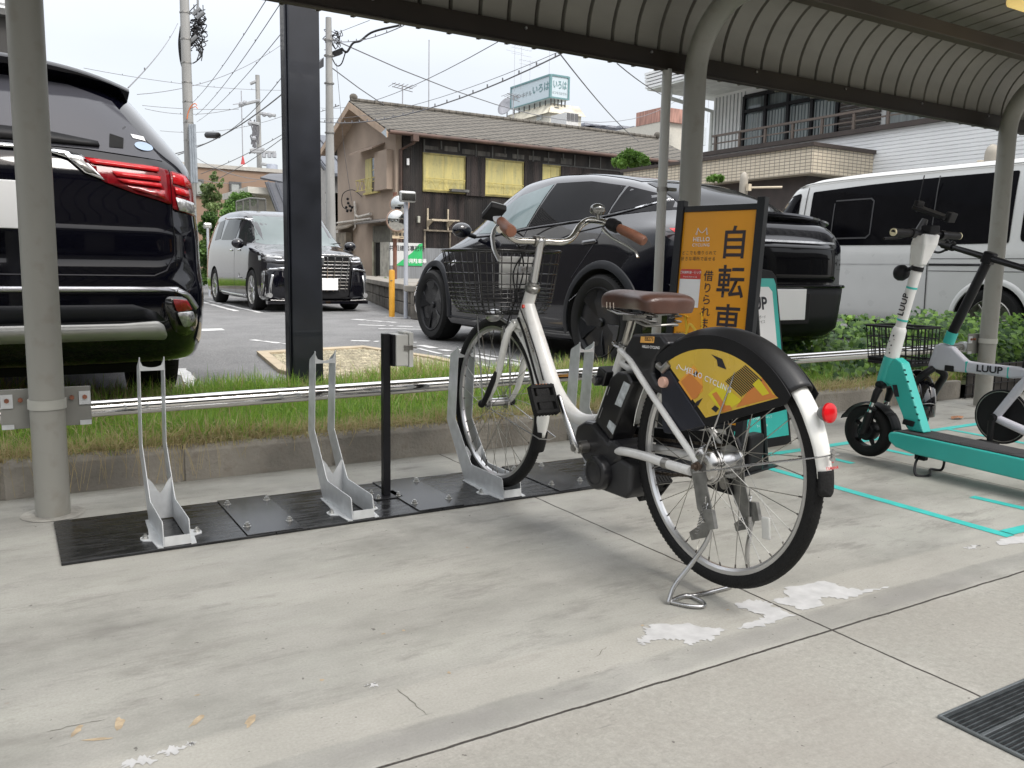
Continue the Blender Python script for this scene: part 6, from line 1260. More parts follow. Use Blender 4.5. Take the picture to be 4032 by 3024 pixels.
mb = MB(); mb.cyl((AXc-.88, 14.62, LOT+1.28), (AXc-.90, 14.62, LOT+1.06), .022, n=10); obj('fender_mirror', mb, BLACKP, av)
# face
yf = 13.47
def fbar(name, x0, z0_, x1, z1_, w, d, m, yy0=yf, cx=AXc): mb = MB(); a, b_ = Vector((cx+x0, yy0, LA+z0_)), Vector((cx+x1, yy0, LA+z1_)); dd = (b_-a).normalized(); s_ = Vector((-dd.z, 0, dd.x))*w/2; mb.prism([a+s_, b_+s_, b_-s_, a-s_], (0, d, 0)); return obj(name, mb, m, av, smooth=0, bevel=.003)
mb = MB(); P_ = [(-.50, .90), (.50, .90), (.56, .80), (.50, .26), (.40, .22), (-.40, .22), (-.50, .26), (-.56, .80)]; mb.prism([(AXc+x, yf, LA+z) for x, z in P_], (0, .22, 0)); gr = obj('grille', mb, BLACKP, av, smooth=0, bevel=.01)
for s in (-1, 1):
    for k, x in enumerate((.12, .235, .35, .455)):
        fbar('grille_bar', s*x*1.10, .885, s*(x*.92), .34, .014, .03, CHROME, yf-.030)
for k in range(9): fbar('grille_slat', -.52+.006*k, .82-.055*k, .52-.006*k, .82-.055*k, .014, .012, CHROME if k in (1, 2, 4, 5) else DSTEEL, yf-.012)
fbar('bonnet_chrome', -.56, .915, .56, .915, .035, .05, CHROME, yf-.02)
mb = MB(); mb.prism([(AXc+x, yf-.045, LA+z) for x, z in ((-.07, .90), (.07, .90), (.07, .78), (0, .72), (-.07, .78))], (0, .03, 0)); obj('emblem', mb, CHROME, av, smooth=0, bevel=.012)
P0 = ony(1273, 1096, yf-.06); P1 = ony(1331, 1161, yf-.06)
mb = MB(); mb.bb((AXc-.13, yf-.065, LA+.36), (P1.x, yf-.05, P0.z)); obj('number_plate', mb, PLATE, av, smooth=0)
HLB = mat('headlamp_body', (.05, .05, .055), .12, .4, var=.4, scale=8, coat=1)
for s in (-1, 1):
    q = lambda P_: [(AXc+s*x, z+LA) for x, z in P_]
    patch('headlamp', abv, q([(.53, .905), (.84, .96), (.86, .82), (.80, .79), (.55, .77)]), 'Y', HLB, av, .012, .06, .01)
    strip('headlamp_chrome', abv, q([(.54, .83), (.70, .825), (.85, .855)]), .022, 'Y', CHROME, av, .025, .008)
    patch('headlamp_lens', abv, q([(.58, .885), (.80, .92), (.81, .87), (.60, .855)]), 'Y', CLEARL, av, .028, .05, .004)
    patch('bumper_wing', abv, q([(.56, .70), (.84, .66), (.86, .22), (.80, .18), (.50, .22)]), 'Y', CARBLK, av, .045, .08, .02)
    strip('wing_chrome', abv, q([(.56, .705), (.70, .69), (.84, .665), (.862, .5), (.862, .24)]), .030, 'Y', CHROME, av, .07, .012)
    strip('fog_bar', abv, q([(.755, .60), (.79, .42), (.80, .26)]), .035, 'Y', ALU, av, .068, .012)
    mb = MB(); mb.cyl((AXc+s*.80, 13.50, LA+.27), (AXc+s*.80, 13.62, LA+.27), .04, n=18); obj('fog_lamp', mb, CLEARL, av)
fbar('lower_lip', -.84, .155, .84, .155, .05, .12, CARBLK, yf+.02); fbar('lip_chrome', -.80, .195, -.52, .185, .014, .02, CHROME, yf-.01); fbar('lip_chrome', .80, .195, .52, .185, .014, .02, CHROME, yf-.01)
mb = MB(); 
for x in (-.35, .30): mb.tube([(AXc+x, 14.42, LA+1.085), (AXc+x+.25, 14.47, LA+1.13), (AXc+x+.42, 14.50, LA+1.15)], .008, 6)
obj('wiper', mb, BLACKP, av)
# ---- big dark SUV filling the left edge
UX = -.10; su = thing('suv', (UX, 6.4, LOT), 'large black suv at the left edge with big red tail lamps and silver lower bumper', 'suv')
UW = LOT+.35
DBLUE = mat('midnight_car_paint', (.002, .002, .005), .10, var=.1, coat=1., rvar=0, spec=.2, ior=1.42)
lev = [(.24, 4.42, .85), (.29, 4.29, .89), (.36, 4.225, .905), (.44, 4.205, .915), (.52, 4.20, .922), (.60, 4.20, .925), (.66, 4.21, .925), (.70, 4.235, .922), (.78, 4.255, .920), (.86, 4.252, .918), (.91, 4.252, .918), (.96, 4.27, .915), (1.04, 4.285, .912), (1.12, 4.30, .908), (1.19, 4.32, .90), (1.235, 4.345, .888), (1.28, 4.375, .868), (1.36, 4.42, .815), (1.44, 4.465, .763), (1.52, 4.515, .712), (1.58, 4.56, .672), (1.63, 4.62, .632), (1.665, 4.72, .575), (1.69, 4.9, .48), (1.70, 5.2, .3)]
def stack_shell(lev, xc, z0, yfun, cr=.26, m=12):
    rows = []
    for (z, yr, hw) in lev:
        hw += .04 if z < 1.25 else .04*max(0, (1.7-z)/.45)
        yf_ = yfun(z); c_ = min(cr, hw*.6); row = []
        for k in range(9): u = -1+2*k/8; row.append((xc+u*(hw-c_), yr+.035*u*u*(hw/.9), z0+z))
        yc = yr+.035
        for k in range(1, m+1): a_ = R(-90+90*k/m); row.append((xc+hw-c_+c_*math.cos(a_), yc+c_*1.15+c_*1.15*math.sin(a_), z0+z))
        for q in (.12, .25, .4, .6, .8, .93): row.append((xc+hw, yc+c_*1.15+(yf_-yc-c_*2.3)*q, z0+z))
        for k in range(0, m+1): a_ = R(90*k/m); row.append((xc+hw-c_+c_*math.cos(a_), yf_-c_+c_*math.sin(a_), z0+z))
        for k in range(1, 8): u = 1-2*k/8; row.append((xc+u*(hw-c_), yf_, z0+z))
        for k in range(0, m+1): a_ = R(90+90*k/m); row.append((xc-hw+c_+c_*math.cos(a_), yf_-c_+c_*math.sin(a_), z0+z))
        for q in (.93, .8, .6, .4, .25, .12): row.append((xc-hw, yc+c_*1.15+(yf_-yc-c_*2.3)*q, z0+z))
        for k in range(0, m): a_ = R(180+90*k/m); row.append((xc-hw+c_+c_*math.cos(a_), yc+c_*1.15+c_*1.15*math.sin(a_), z0+z))
        rows.append(row)
    mb = MB(); k = len(rows[0]); mb.v = [p for r_ in rows for p in r_]
    for i in range(len(rows)-1):
        for j in range(k): mb.f.append((i*k+j, i*k+(j+1) % k, (i+1)*k+(j+1) % k, (i+1)*k+j))
    mb.f.append(tuple(range(k))[::-1]); mb.f.append(tuple((len(rows)-1)*k+j for j in range(k))); return mb
shell_u = stack_shell(lev, UX, LOT, lambda z: 8.8 if z < .95 else 8.8-(z-.95)*1.9)
ubody, ubv = car_body(su, shell_u, UX, LOT, [(5.22, UW, 1, .92), (5.22, UW, -1, .92), (7.9, UW, 1, .92), (7.9, UW, -1, .92)], .395, DBLUE, WELL)
for y in (5.22, 7.9):
    for s in (-1, 1): car_wheel(su, UX+s*.79, y, UW, .352, .225, s, ALRIM, 7, 'alloy', .68)
LU = LOT; u_ = lambda P_: [(x, z+LU) for x, z in P_]
UGL = mat('tailgate_glass', (.055, .056, .066), .10, var=.08, rvar=0, scale=1.)
both = lambda P_: P_
patch('tailgate_glass', ubv, u_([(-.72, 1.57), (.0, 1.585), (.30, 1.575), (.485, 1.52), (.565, 1.40), (.68, 1.24), (.35, 1.265), (-.1, 1.27), (-.55, 1.265), (-.89, 1.235)]), 'Y', UGL, su, .005, .06)
rows = []
for i in range(31):
    u = -1+2*i/30; x = UX+u*.665; zz_ = LOT+1.668-.075*abs(u)**3; y0 = 4.48+.12*u*u
    rows.append([(x, y0+.35, zz_+.022), (x, y0+.1, zz_+.012), (x, y0, zz_-.004), (x, y0-.012, zz_-.022), (x, y0+.015, zz_-.032), (x, y0+.14, zz_-.07)])
mb = MB(); mb.grid(rows); obj('roof_spoiler', mb, DBLUE, su, smooth=50)
mb = MB(); mb.bb((UX-.11, 4.487, LOT+1.60), (UX+.11, 4.50, LOT+1.625)); obj('stop_lamp', mb, DREDL, su, smooth=0, bevel=.006)
patch('wiper_cover', ubv, u_([(-.18, 1.345), (.18, 1.335), (.40, 1.305), (.405, 1.285), (.12, 1.285), (-.18, 1.285)]), 'Y', BLACKP, su, .022, .06, .012)
patch('tail_lamp', ubv, u_([(.30, 1.228), (.645, 1.208), (.70, 1.195), (.70, 1.03), (.655, 1.045), (.535, 1.075), (.41, 1.118)]), 'Y', DREDL, su, .010, .04, .006, rnd=.012)
tl0 = patch('tail_lamp_outer', ubv, u_([(.706, 1.195), (.79, 1.185), (.825, 1.15), (.842, 1.05), (.842, .985), (.706, 1.012)]), 'Y', DREDL, su, .012, .04, .006, rnd=.012)
patch('lamp_bar', ubv, u_([(.335, 1.222), (.65, 1.203), (.65, 1.183), (.37, 1.198)]), 'Y', REDL, su, .020, .05, .003)
patch('lamp_bar', ubv, u_([(.445, 1.170), (.655, 1.160), (.655, 1.138), (.465, 1.148)]), 'Y', REDL, su, .020, .05, .003)
patch('lamp_bar', ubv, u_([(.465, 1.137), (.655, 1.127), (.66, 1.108), (.49, 1.120)]), 'Y', REDL, su, .020, .05, .003)
patch('lamp_bar', ubv, u_([(.48, 1.108), (.67, 1.095), (.67, 1.055), (.56, 1.085)]), 'Y', mat('mid_red_lens', (.28, .008, .01), .12, var=.5, scale=60, coat=1), su, .020, .05, .003)
patch('lamp_bar', ubv, u_([(.715, 1.187), (.785, 1.178), (.815, 1.15), (.815, 1.12), (.715, 1.135)]), 'Y', REDL, su, .022, .05, .003)
patch('lamp_bar', ubv, u_([(.72, 1.118), (.795, 1.108), (.80, 1.075), (.725, 1.085)]), 'Y', REDL, su, .022, .05, .003)
patch('reversing_lens', ubv, u_([(.722, 1.068), (.838, 1.052), (.842, .992), (.735, 1.008)]), 'Y', CLEARL, su, .024, .05, .003)
strip('chrome_wing', ubv, u_([(-.09, 1.252), (.10, 1.251), (.215, 1.243)]), .018, 'Y', CHROME, su, .016, .006)
patch('chrome_wing', ubv, u_([(.20, 1.256), (.325, 1.236), (.412, 1.125), (.335, 1.152), (.27, 1.215), (.20, 1.236)]), 'Y', CHROME, su, .016, .03, .006)
patch('chrome_insert', ubv, u_([(.275, 1.218), (.325, 1.212), (.385, 1.15), (.345, 1.155)]), 'Y', DSTEEL, su, .024, .04, .002)
mb = MB()
for (cx_, cz_) in ((0, .05), (-.055, -.03), (.055, -.03)):
    mb.prism([(UX+cx_+dx, 4.185, LOT+1.10+cz_+dz) for dx, dz in ((0, -.05), (.045, 0), (0, .05), (-.045, 0))], (0, .012, 0))
obj('emblem', mb, CHROME, su, smooth=0, bevel=.003)
patch('tailgate_gap', ubv, u_([(.700, 1.20), (.703, 1.20), (.703, .80), (.66, .72), (.60, .695), (-.9, .695), (-.9, .700), (.60, .700), (.655, .725), (.700, .80)]), 'Y', INK, su, .003, .05)
strip('bumper_chrome', ubv, u_([(-.9, .633), (.2, .635), (.65, .635), (.70, .63), (.755, .60), (.80, .54)]), .022, 'Y', mat('satin_silver', (.48, .48, .50), .3, .8), su, .012, .01)
patch('silver_skid', ubv, u_([(-.9, .475), (.45, .478), (.60, .488), (.625, .47), (.64, .42), (.63, .40), (.50, .405), (-.9, .395)]), 'Y', mat('skid_silver', (.42, .42, .40), .35, .6, var=.06), su, .045, .05, .02, rnd=.01)
patch('bumper_cladding', ubv, u_([(-.9, .56), (.50, .565), (.60, .53), (.64, .485), (.60, .49), (-.9, .48)]), 'Y', CLAD, su, .006, .06, .004)
patch('fog_recess', ubv, u_([(.645, .605), (.75, .595), (.80, .54), (.802, .455), (.755, .41), (.71, .41), (.67, .45), (.635, .555)]), 'Y', mat('recess_black', (.004, .004, .004), .25, coat=1), su, .010, .05, .012, rnd=.03)
patch('rear_reflector', ubv, u_([(.672, .590), (.74, .585), (.768, .535), (.69, .530)]), 'Y', mat('reflector_red', (.40, .02, .03), .2, var=.3, scale=120, coat=1), su, .030, .05, .004, rnd=.01)
patch('reflector_clear', ubv, u_([(.69, .526), (.770, .530), (.785, .49), (.755, .455), (.72, .455)]), 'Y', CLEARL, su, .030, .05, .004, rnd=.01)
P1 = ony(75, 900, 4.17); P0 = ony(75, 711, 4.17)
mb = MB(); mb.bb((UX-.165, 4.16, P1.z), (P1.x, 4.172, P0.z)); obj('number_plate', mb, PLATE, su, smooth=0, bevel=.003)
mb = MB(); mb.bb((UX-.75, 4.5, LOT+.22), (UX+.75, 8.5, LOT+.30)); obj('underbody', mb, WELL, su, smooth=0)
patch('window_sticker', ubv, [(ony(435, 521, 4.4).x, ony(435, 521, 4.4).z), (ony(490, 540, 4.4).x, ony(490, 540, 4.4).z), (ony(485, 583, 4.4).x, ony(485, 583, 4.4).z), (ony(430, 578, 4.4).x, ony(430, 578, 4.4).z)], 'Y', WELL, su, .009, .05)
patch('window_sticker', ubv, [(ony(x, y, 4.4).x, ony(x, y, 4.4).z) for x, y in ((520, 521), (573, 530), (580, 549), (528, 538))], 'Y', PAPER, su, .009, .05)
patch('window_sticker', ubv, [(ony(570+38*math.cos(a), 573+18*math.sin(a)+6*math.cos(a), 4.4).x, ony(570+38*math.cos(a), 573+18*math.sin(a)+6*math.cos(a), 4.4).z) for a in np.linspace(0, 2*math.pi, 21)[:-1]], 'Y', mat('blue_sticker', (.33, .42, .55), .4), su, .009, .05)
# ---- white van behind the scooter
VXc = 9.15; vn = thing('white_van', (VXc, 5.8, LOT), 'white passenger van with long black side windows parked beyond the ivy', 'van')
tab = [(3.42, .35, .78, .80, .60, .80, 1.05, .72, 1.80), (3.5, .28, .83, .845, .60, .84, 1.06, .74, 1.91), (3.8, .25, .845, .85, .62, .845, 1.07, .75, 1.935), (5.0, .25, .845, .85, .62, .845, 1.07, .75, 1.94), (6.4, .25, .845, .85, .62, .845, 1.07, .75, 1.935), (7.0, .25, .845, .85, .62, .84, 1.07, .73, 1.915), (7.35, .25, .845, .85, .62, .835, 1.06, .69, 1.85), (7.7, .26, .84, .845, .6, .82, 1.03, .60, 1.55), (7.95, .28, .82, .83, .58, .78, .98, .56, 1.15), (8.12, .34, .7, .72, .5, .66, .85, .5, .92)]
VW = LOT+.33
WHP = mat('white_car_paint', (.50, .505, .49), .3, var=.02, coat=.6)
vbody, vbv = car_body(vn, tab, VXc, LOT, [(4.72, VW, -1, .845), (7.3, VW, -1, .845), (4.72, VW, 1, .845), (7.3, VW, 1, .845)], .37, WHP, WELL, crown=.04)
for y in (4.72, 7.3):
    for s in (-1, 1): car_wheel(vn, VXc+s*.755, y, VW, .33, .2, s, DSTEEL, 6, 'alloy', .66)
v_ = lambda P_: [(y, z+LOT) for y, z in P_]
VGL = mat('van_privacy_glass', (.003, .003, .004), .03, var=.2, rvar=0, spec=.4, ior=1.15)
patch('side_window', vbv, v_([(7.02, 1.13), (7.03, 1.74), (6.2, 1.77), (5.412, 1.785), (5.412, 1.09), (6.6, 1.10)]), 'X', VGL, vn, .005, .08, rnd=.02)
patch('side_window', vbv, v_([(5.412, 1.09), (5.412, 1.785), (4.6, 1.785), (4.6, 1.095)]), 'X', VGL, vn, .006, .08, rnd=.02)
patch('side_window', vbv, v_([(4.50, 1.10), (4.50, 1.78), (3.75, 1.77), (3.75, 1.11)]), 'X', VGL, vn, .006, .08, rnd=.06)
patch('front_window', vbv, v_([(7.68, 1.45), (7.60, 1.69), (7.22, 1.74), (7.20, 1.14), (7.66, 1.13)]), 'X', VGL, vn, .005, .08, rnd=.04)
patch('window_frame', vbv, v_([(6.66, 1.62), (6.18, 1.62), (6.14, 1.585), (6.14, 1.215), (6.19, 1.17), (6.63, 1.17), (6.68, 1.215), (6.68, 1.585), (6.665, 1.585), (6.665, 1.22), (6.62, 1.187), (6.20, 1.187), (6.156, 1.22), (6.156, 1.58), (6.19, 1.605), (6.66, 1.605)]), 'X', mat('window_rubber', (.03, .03, .032), .4), vn, .012, .06)
for P_ in ([(5.412, 1.80), (5.412, 1.0), (5.40, .30)], [(7.12, 1.80), (7.11, 1.0), (7.10, .30)]): strip('door_gap', vbv, v_(P_), .012, 'X', mat('gap_grey', (.03, .03, .03), .6), vn, .008, 0)
strip('slide_rail', vbv, v_([(5.40, .885), (4.9, .885), (4.3, .885)]), .022, 'X', BLACKP, vn, .003, .002)
strip('slide_line', vbv, v_([(5.38, .945), (4.9, .945), (4.0, .945)]), .006, 'X', mat('gap_grey', (.05, .05, .05), .6), vn, .003, 0)
strip('slide_line', vbv, v_([(5.40, .82), (4.9, .82), (4.0, .82)]), .006, 'X', mat('gap_grey', (.05, .05, .05), .6), vn, .003, 0)
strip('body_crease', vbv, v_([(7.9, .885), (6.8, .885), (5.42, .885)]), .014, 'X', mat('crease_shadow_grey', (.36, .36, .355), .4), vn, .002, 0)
mb = MB(); rr_ = []
for i in range(31):
    a = R(-5+190*i/30); rr_.append([(VXc-.853-o_, 4.72+math.cos(a)*rad, VW+math.sin(a)*rad) for rad, o_ in ((.372, .0), (.374, .012), (.40, .012), (.425, .004), (.43, -.004))])
mb.grid(rr_); obj('arch_lip', mb, WHP, vn, smooth=50)
mb = MB(); mb.tube([onx(3610, 835, 8.22), onx(3640, 690, 8.22)], .006, 6); obj('antenna', mb, BLACKP, vn)
strip('rain_gutter', vbv, v_([(7.45, 1.80), (7.0, 1.84), (6.0, 1.853), (4.0, 1.855), (3.6, 1.85)]), .012, 'X', WHP, vn, .014, .012)
# ================================================================= surroundings
def building(name, loc, label, cat='building', group=None): return thing(name, loc, label, cat, group)
STUC = mat('beige_stucco', (.34, .27, .215), .9, var=.14, scale=1.3, bump=.3, bscale=25, grime=.25)
BWOOD = mat('blackened_metal_siding', (.022, .018, .016), .6, var=.9, scale=1.1, streak=(2.2, 2.2, .25), grime=.10)
BWOOD2 = mat('weathered_brown_siding', (.028, .021, .019), .65, var=.9, scale=1.5, streak=(3, 3, .2), grime=.1)
YSH = mat('yellow_shutter', (.58, .50, .19), .6, var=.16, scale=3.2, streak=(3, 3, .5), col2=(.40, .37, .17), grime=.25)
YPT = mat('yellow_painted_rail', (.50, .42, .14), .6, var=.2)
BATN = mat('grey_batten', (.10, .10, .095), .6, var=.5, scale=4)
def tilemat():
    m = bpy.data.materials.new('roof_tiles'); m.use_nodes = True; t = m.node_tree; b = t.nodes['Principled BSDF']; tc = N(t, 'ShaderNodeTexCoord'); sp_ = N(t, 'ShaderNodeSeparateXYZ'); t.links.new(tc.outputs['Object'], sp_.inputs[0])
    def mth(op, a, b__=0., c=None):
        n = N(t, 'ShaderNodeMath', operation=op)
        for i, v in enumerate((a, b__)):
            if isinstance(v, (int, float)): n.inputs[i].default_value = v
            else: t.links.new(v, n.inputs[i])
        return n.outputs[0]
    s_ = mth('DIVIDE', sp_.outputs[1], .93); x = sp_.outputs[0]
    a = mth('FRACT', mth('DIVIDE', mth('ADD', x, s_), .46)); c = mth('FRACT', mth('DIVIDE', mth('SUBTRACT', mth('MULTIPLY', x, .55), s_), .34))
    l1 = mth('LESS_THAN', c, .20); l2 = mth('LESS_THAN', a, .13); ln = mth('MAXIMUM', l1, l2)
    no = N(t, 'ShaderNodeTexNoise'); no.inputs['Scale'].default_value = 3; no.inputs['Detail'].default_value = 7; t.links.new(tc.outputs['Object'], no.inputs[0])
    mx = N(t, 'ShaderNodeMix', data_type='RGBA'); mx.inputs[6].default_value = (.06, .053, .042, 1); mx.inputs[7].default_value = (.155, .14, .115, 1); t.links.new(no.outputs[0], mx.inputs[0])
    m2 = N(t, 'ShaderNodeMix', data_type='RGBA'); t.links.new(ln, m2.inputs[0]); t.links.new(mx.outputs[2], m2.inputs[6]); m2.inputs[7].default_value = (.018, .016, .013, 1); t.links.new(m2.outputs[2], b.inputs['Base Color'])
    b.inputs['Roughness'].default_value = .85; hh = mth('ADD', mth('MULTIPLY', c, 1.0), mth('MULTIPLY', ln, -.5)); bp_ = N(t, 'ShaderNodeBump'); bp_.inputs['Strength'].default_value = .8; bp_.inputs['Distance'].default_value = .04; t.links.new(hh, bp_.inputs['Height']); t.links.new(bp_.outputs[0], b.inputs['Normal']); return m
TILE = tilemat()
HX, HY, HB = 10.3, 24.2, 29.4; XR = ony(2582, 543, 26.9).x; XE = ony(2735, 640, 23.7).x+.5
hs = building('old_house', (HX, HY, LOT), 'old two-storey house with tiled roof, beige gable, black siding and yellow shutters', 'house')
RZ, EZ = 6.06, 4.78
mb = MB(); mb.prism([(HX, HY, 0), (HX, HB, 0), (HX, HB, 4.95), (HX, (HY+HB)/2, RZ-.08), (HX, HY, 4.95)], (.2, 0, 0)); obj('gable_wall', mb, STUC, hs, smooth=0)
mb = MB(); mb.bb((HX+.2, HY, 0), (XE-.8, HY+.2, 4.95)); mb.bb((HX+.2, HB-.2, 0), (XE-.8, HB, 4.95)); mb.bb((XE-1.0, HY+.2, 0), (XE-.8, HB-.2, 4.95)); obj('side_wall', mb, BWOOD2, hs, smooth=0)
mb = MB(); rm = (HY+HB)/2
mb.prism([(HX-.5, HY-.55, EZ), (XE, HY-.55, EZ), (XR, rm, RZ), (HX-.5, rm, RZ)], (0, 0, .07)); mb.prism([(HX-.5, HB+.55, EZ), (XE, HB+.55, EZ), (XR, rm, RZ), (HX-.5, rm, RZ)][::-1], (0, 0, .07)); mb.prism([(XE, HY-.55, EZ), (XE, HB+.55, EZ), (XR, rm, RZ)], (0, 0, .07)); obj('roof', mb, TILE, hs, smooth=0)
mb = MB()
for k in range(int((XR-HX+.4)/.27)): mb.tube([(HX-.45+.27*k, rm, RZ+.09), (HX-.45+.27*k+.26, rm, RZ+.10)], [.085, .07], 8)
mb.sphere((HX-.35, rm, RZ+.19), .12, 10, (1.2, .8, 1)); mb.sphere((XR, rm, RZ+.19), .14, 10, (1.2, .8, 1)); obj('ridge', mb, mat('ridge_tile', (.11, .10, .085), .9, var=.4, scale=5), hs)
BARG = mat('bargeboard', (.40, .30, .22), .8, var=.2, scale=2, grime=.3)
for yy_, s in ((HY-.55, 1), (HB+.55, -1)):
    mb = MB(); mb.prism([(HX-.52, yy_, EZ-.17), (HX-.52, yy_, EZ+.02), (HX-.52, rm, RZ+.02), (HX-.52, rm, RZ-.20)], (.05, 0, 0)); obj('bargeboard', mb, BARG, hs, smooth=0)
    mb = MB(); mb.prism([(HX-.47, yy_+s*.02, EZ-.02), (HX-.47, rm, RZ-.05), (HX, rm, RZ-.05), (HX, yy_+s*.02, EZ-.02)], (0, 0, -.03)); obj('soffit', mb, mat('soffit_beige', (.40, .31, .24), .9), hs, smooth=0)
RUSTG = mat('rusty_gutter', (.085, .05, .038), .6, var=.4, scale=2)
mb = MB(); mb.cyl((HX-.45, HY-.62, EZ-.02), (XE, HY-.62, EZ-.02), .06, n=10); obj('gutter', mb, RUSTG, hs)
mb = MB(); mb.tube([(HX+.35, HY-.62, EZ-.06), (HX+.35, HY-.55, EZ-.25), (HX+.14, HY-.07, EZ-.42), (HX+.14, HY-.07, .3)], .05, 10); mb.bb((HX+.26, HY-.72, EZ-.22), (HX+.44, HY-.52, EZ-.02)); obj('downspout', mb, RUSTG, hs)
mb = MB(); mb.prism([(HX-.53, HY-.58, EZ-.18), (HX-.53, HY-.2, EZ-.0), (HX-.53, HY-.55, EZ+.08)], (-.01, 0, 0)); obj('gable_flashing', mb, mat('pale_blue_metal', (.42, .48, .52), .4), hs, smooth=0)
# side wall panels: corrugated strips of differing tone
rr = random.Random(5)
def corr(name, x0, x1, z0, z1, m, y=HY-.02, pitch=.07, amp=.012):
    mb = MB(); n = max(2, int((x1-x0)/pitch*4)); r1 = []; r2 = []
    for i in range(n+1):
        x = x0+(x1-x0)*i/n; yy = y-amp*(1+math.sin(2*math.pi*x/pitch)); r1.append((x, yy, z0)); r2.append((x, yy, z1))
    mb.grid([r1, r2]); return obj(name, mb, m, hs, smooth=50)
xs = [HX+.02, HX+.85]; 
corr('corrugated_panel', HX+.22, HX+.88, .3, 4.74, BWOOD)
corr('corrugated_panel', HX+.88, 12.62, .3, 3.16, BWOOD2); corr('corrugated_panel', 12.62, 15.5, .3, 3.14, BWOOD); corr('corrugated_panel', 15.5, XE-.82, .3, 4.2, BWOOD2, pitch=.11)
for a, b_, m_, z0, z1 in ((12.66, 13.34, BWOOD2, 3.14, 4.36), (14.80, 15.5, BWOOD2, 3.3, 4.38), (16.25, 17.4, BWOOD2, 3.3, 4.32)): corr('shutter_box', a, b_, z0, z1, m_, y=HY-.10)
mb = MB(); mb.bb((HX+.88, HY-.03, 4.38), (XE-.82, HY-.01, 4.74)); obj('upper_band', mb, BWOOD, hs, smooth=0)
mb = MB(); x = HX+.9
while x < XE-1: mb.bb((x, HY-.055, 4.36 if rr.random() < .7 else 4.5), (x+.045, HY-.03, 4.74)); x += rr.choice((.62, .6, .58, .47))
mb.bb((HX+.88, HY-.06, 4.33), (XE-.82, HY-.03, 4.37))
bt = obj('batten', mb, BATN, hs, smooth=0); tag(bt, kind='stuff')
GREYP = mat('grey_panel', (.10, .095, .085), .6, var=.6, scale=2.5, streak=(2, 2, .4))
for i in range(9):
    a = 11.2+.62*i+rr.uniform(0, .1); mb = MB(); mb.bb((a, HY-.045, 4.40+rr.uniform(0, .08)), (a+.45, HY-.031, 4.55+rr.uniform(0, .06))); obj('patch_panel', mb, GREYP, hs, smooth=0)
def shutter_window(x0, x1, z0, z1):
    mb = MB(); mb.bb((x0, HY-.05, z0), (x1, HY-.03, z1)); w_ = obj('window', mb, YSH, hs, smooth=0)
    mb = MB(); mb.bb((x0-.03, HY-.10, z0-.05), (x1+.03, HY-.03, z0)); mb.bb((x0-.03, HY-.08, z1), (x1+.03, HY-.03, z1+.05)); mb.bb((x0-.03, HY-.08, z0), (x0, HY-.03, z1)); mb.bb((x1, HY-.08, z0), (x1+.03, HY-.03, z1)); mb.bb(((x0+x1)/2-.006, HY-.056, z0), ((x0+x1)/2+.006, HY-.05, z1)); obj('window_frame', mb, mat('old_yellow_frame', (.30, .26, .10), .7, var=.3), w_, smooth=0)
    mb = MB(); zt_ = z0+.36; mb.cyl((x0, HY-.14, zt_), (x1, HY-.14, zt_), .012, n=6); mb.cyl((x0, HY-.14, z0+.02), (x1, HY-.14, z0+.02), .012, n=6); n = max(4, int((x1-x0)/.18))
    for k in range(n): a, b__ = x0+(x1-x0)*k/n, x0+(x1-x0)*(k+1)/n; mb.cyl((a, HY-.14, zt_ if k % 2 else z0+.02), (b__, HY-.14, z0+.02 if k % 2 else zt_), .008, n=5)
    obj('window_rail', mb, YPT, w_, smooth=0)
shutter_window(11.20, 12.60, 3.23, 4.30); shutter_window(13.37, 14.76, 3.22, 4.30); shutter_window(15.52, 16.22, 3.25, 4.28)
mb = MB(); mb.bb((12.05, HY-.30, 3.22), (12.66, HY-.10, 3.30)); obj('window_tray', mb, BATN, hs, smooth=0)
mb = MB()
for x in (11.32, 12.02): mb.bb((x, HY-.09, 1.98), (x+.04, HY-.03, 2.68)); mb.prism([(x, HY-.09, 2.12), (x, HY-.45, 2.28), (x, HY-.45, 2.32), (x, HY-.09, 2.32)], (.04, 0, 0))
mb.bb((11.30, HY-.46, 2.30), (12.25, HY-.42, 2.34)); mb.bb((11.30, HY-.12, 2.30), (12.25, HY-.09, 2.34)); obj('bracket_frame', mb, mat('cream_metal', (.50, .43, .32), .6, var=.2), hs, smooth=0)
mb = MB(); mb.bb((HX+.9, HY-.10, 1.98), (XE-1, HY-.03, 2.03)); mb.bb((11.22, HY-.08, .3), (11.27, HY-.03, 1.98)); mb.bb((12.1, HY-.08, .3), (12.14, HY-.03, 1.98)); obj('lower_frame', mb, mat('old_wood_frame', (.20, .17, .13), .8, var=.4), hs, smooth=0)
mb = MB(); mb.bb((10.98, HY-.14, 2.22), (11.06, HY-.05, 2.42)); obj('meter_box', mb, mat('pale_meter', (.42, .42, .36), .5), hs, smooth=0, bevel=.01)
mb = MB(); mb.bb((HX+.32, HY-.12, 3.92), (HX+.40, HY-.06, 4.12)); obj('wall_lamp', mb, PAPER, hs, smooth=0, bevel=.01)
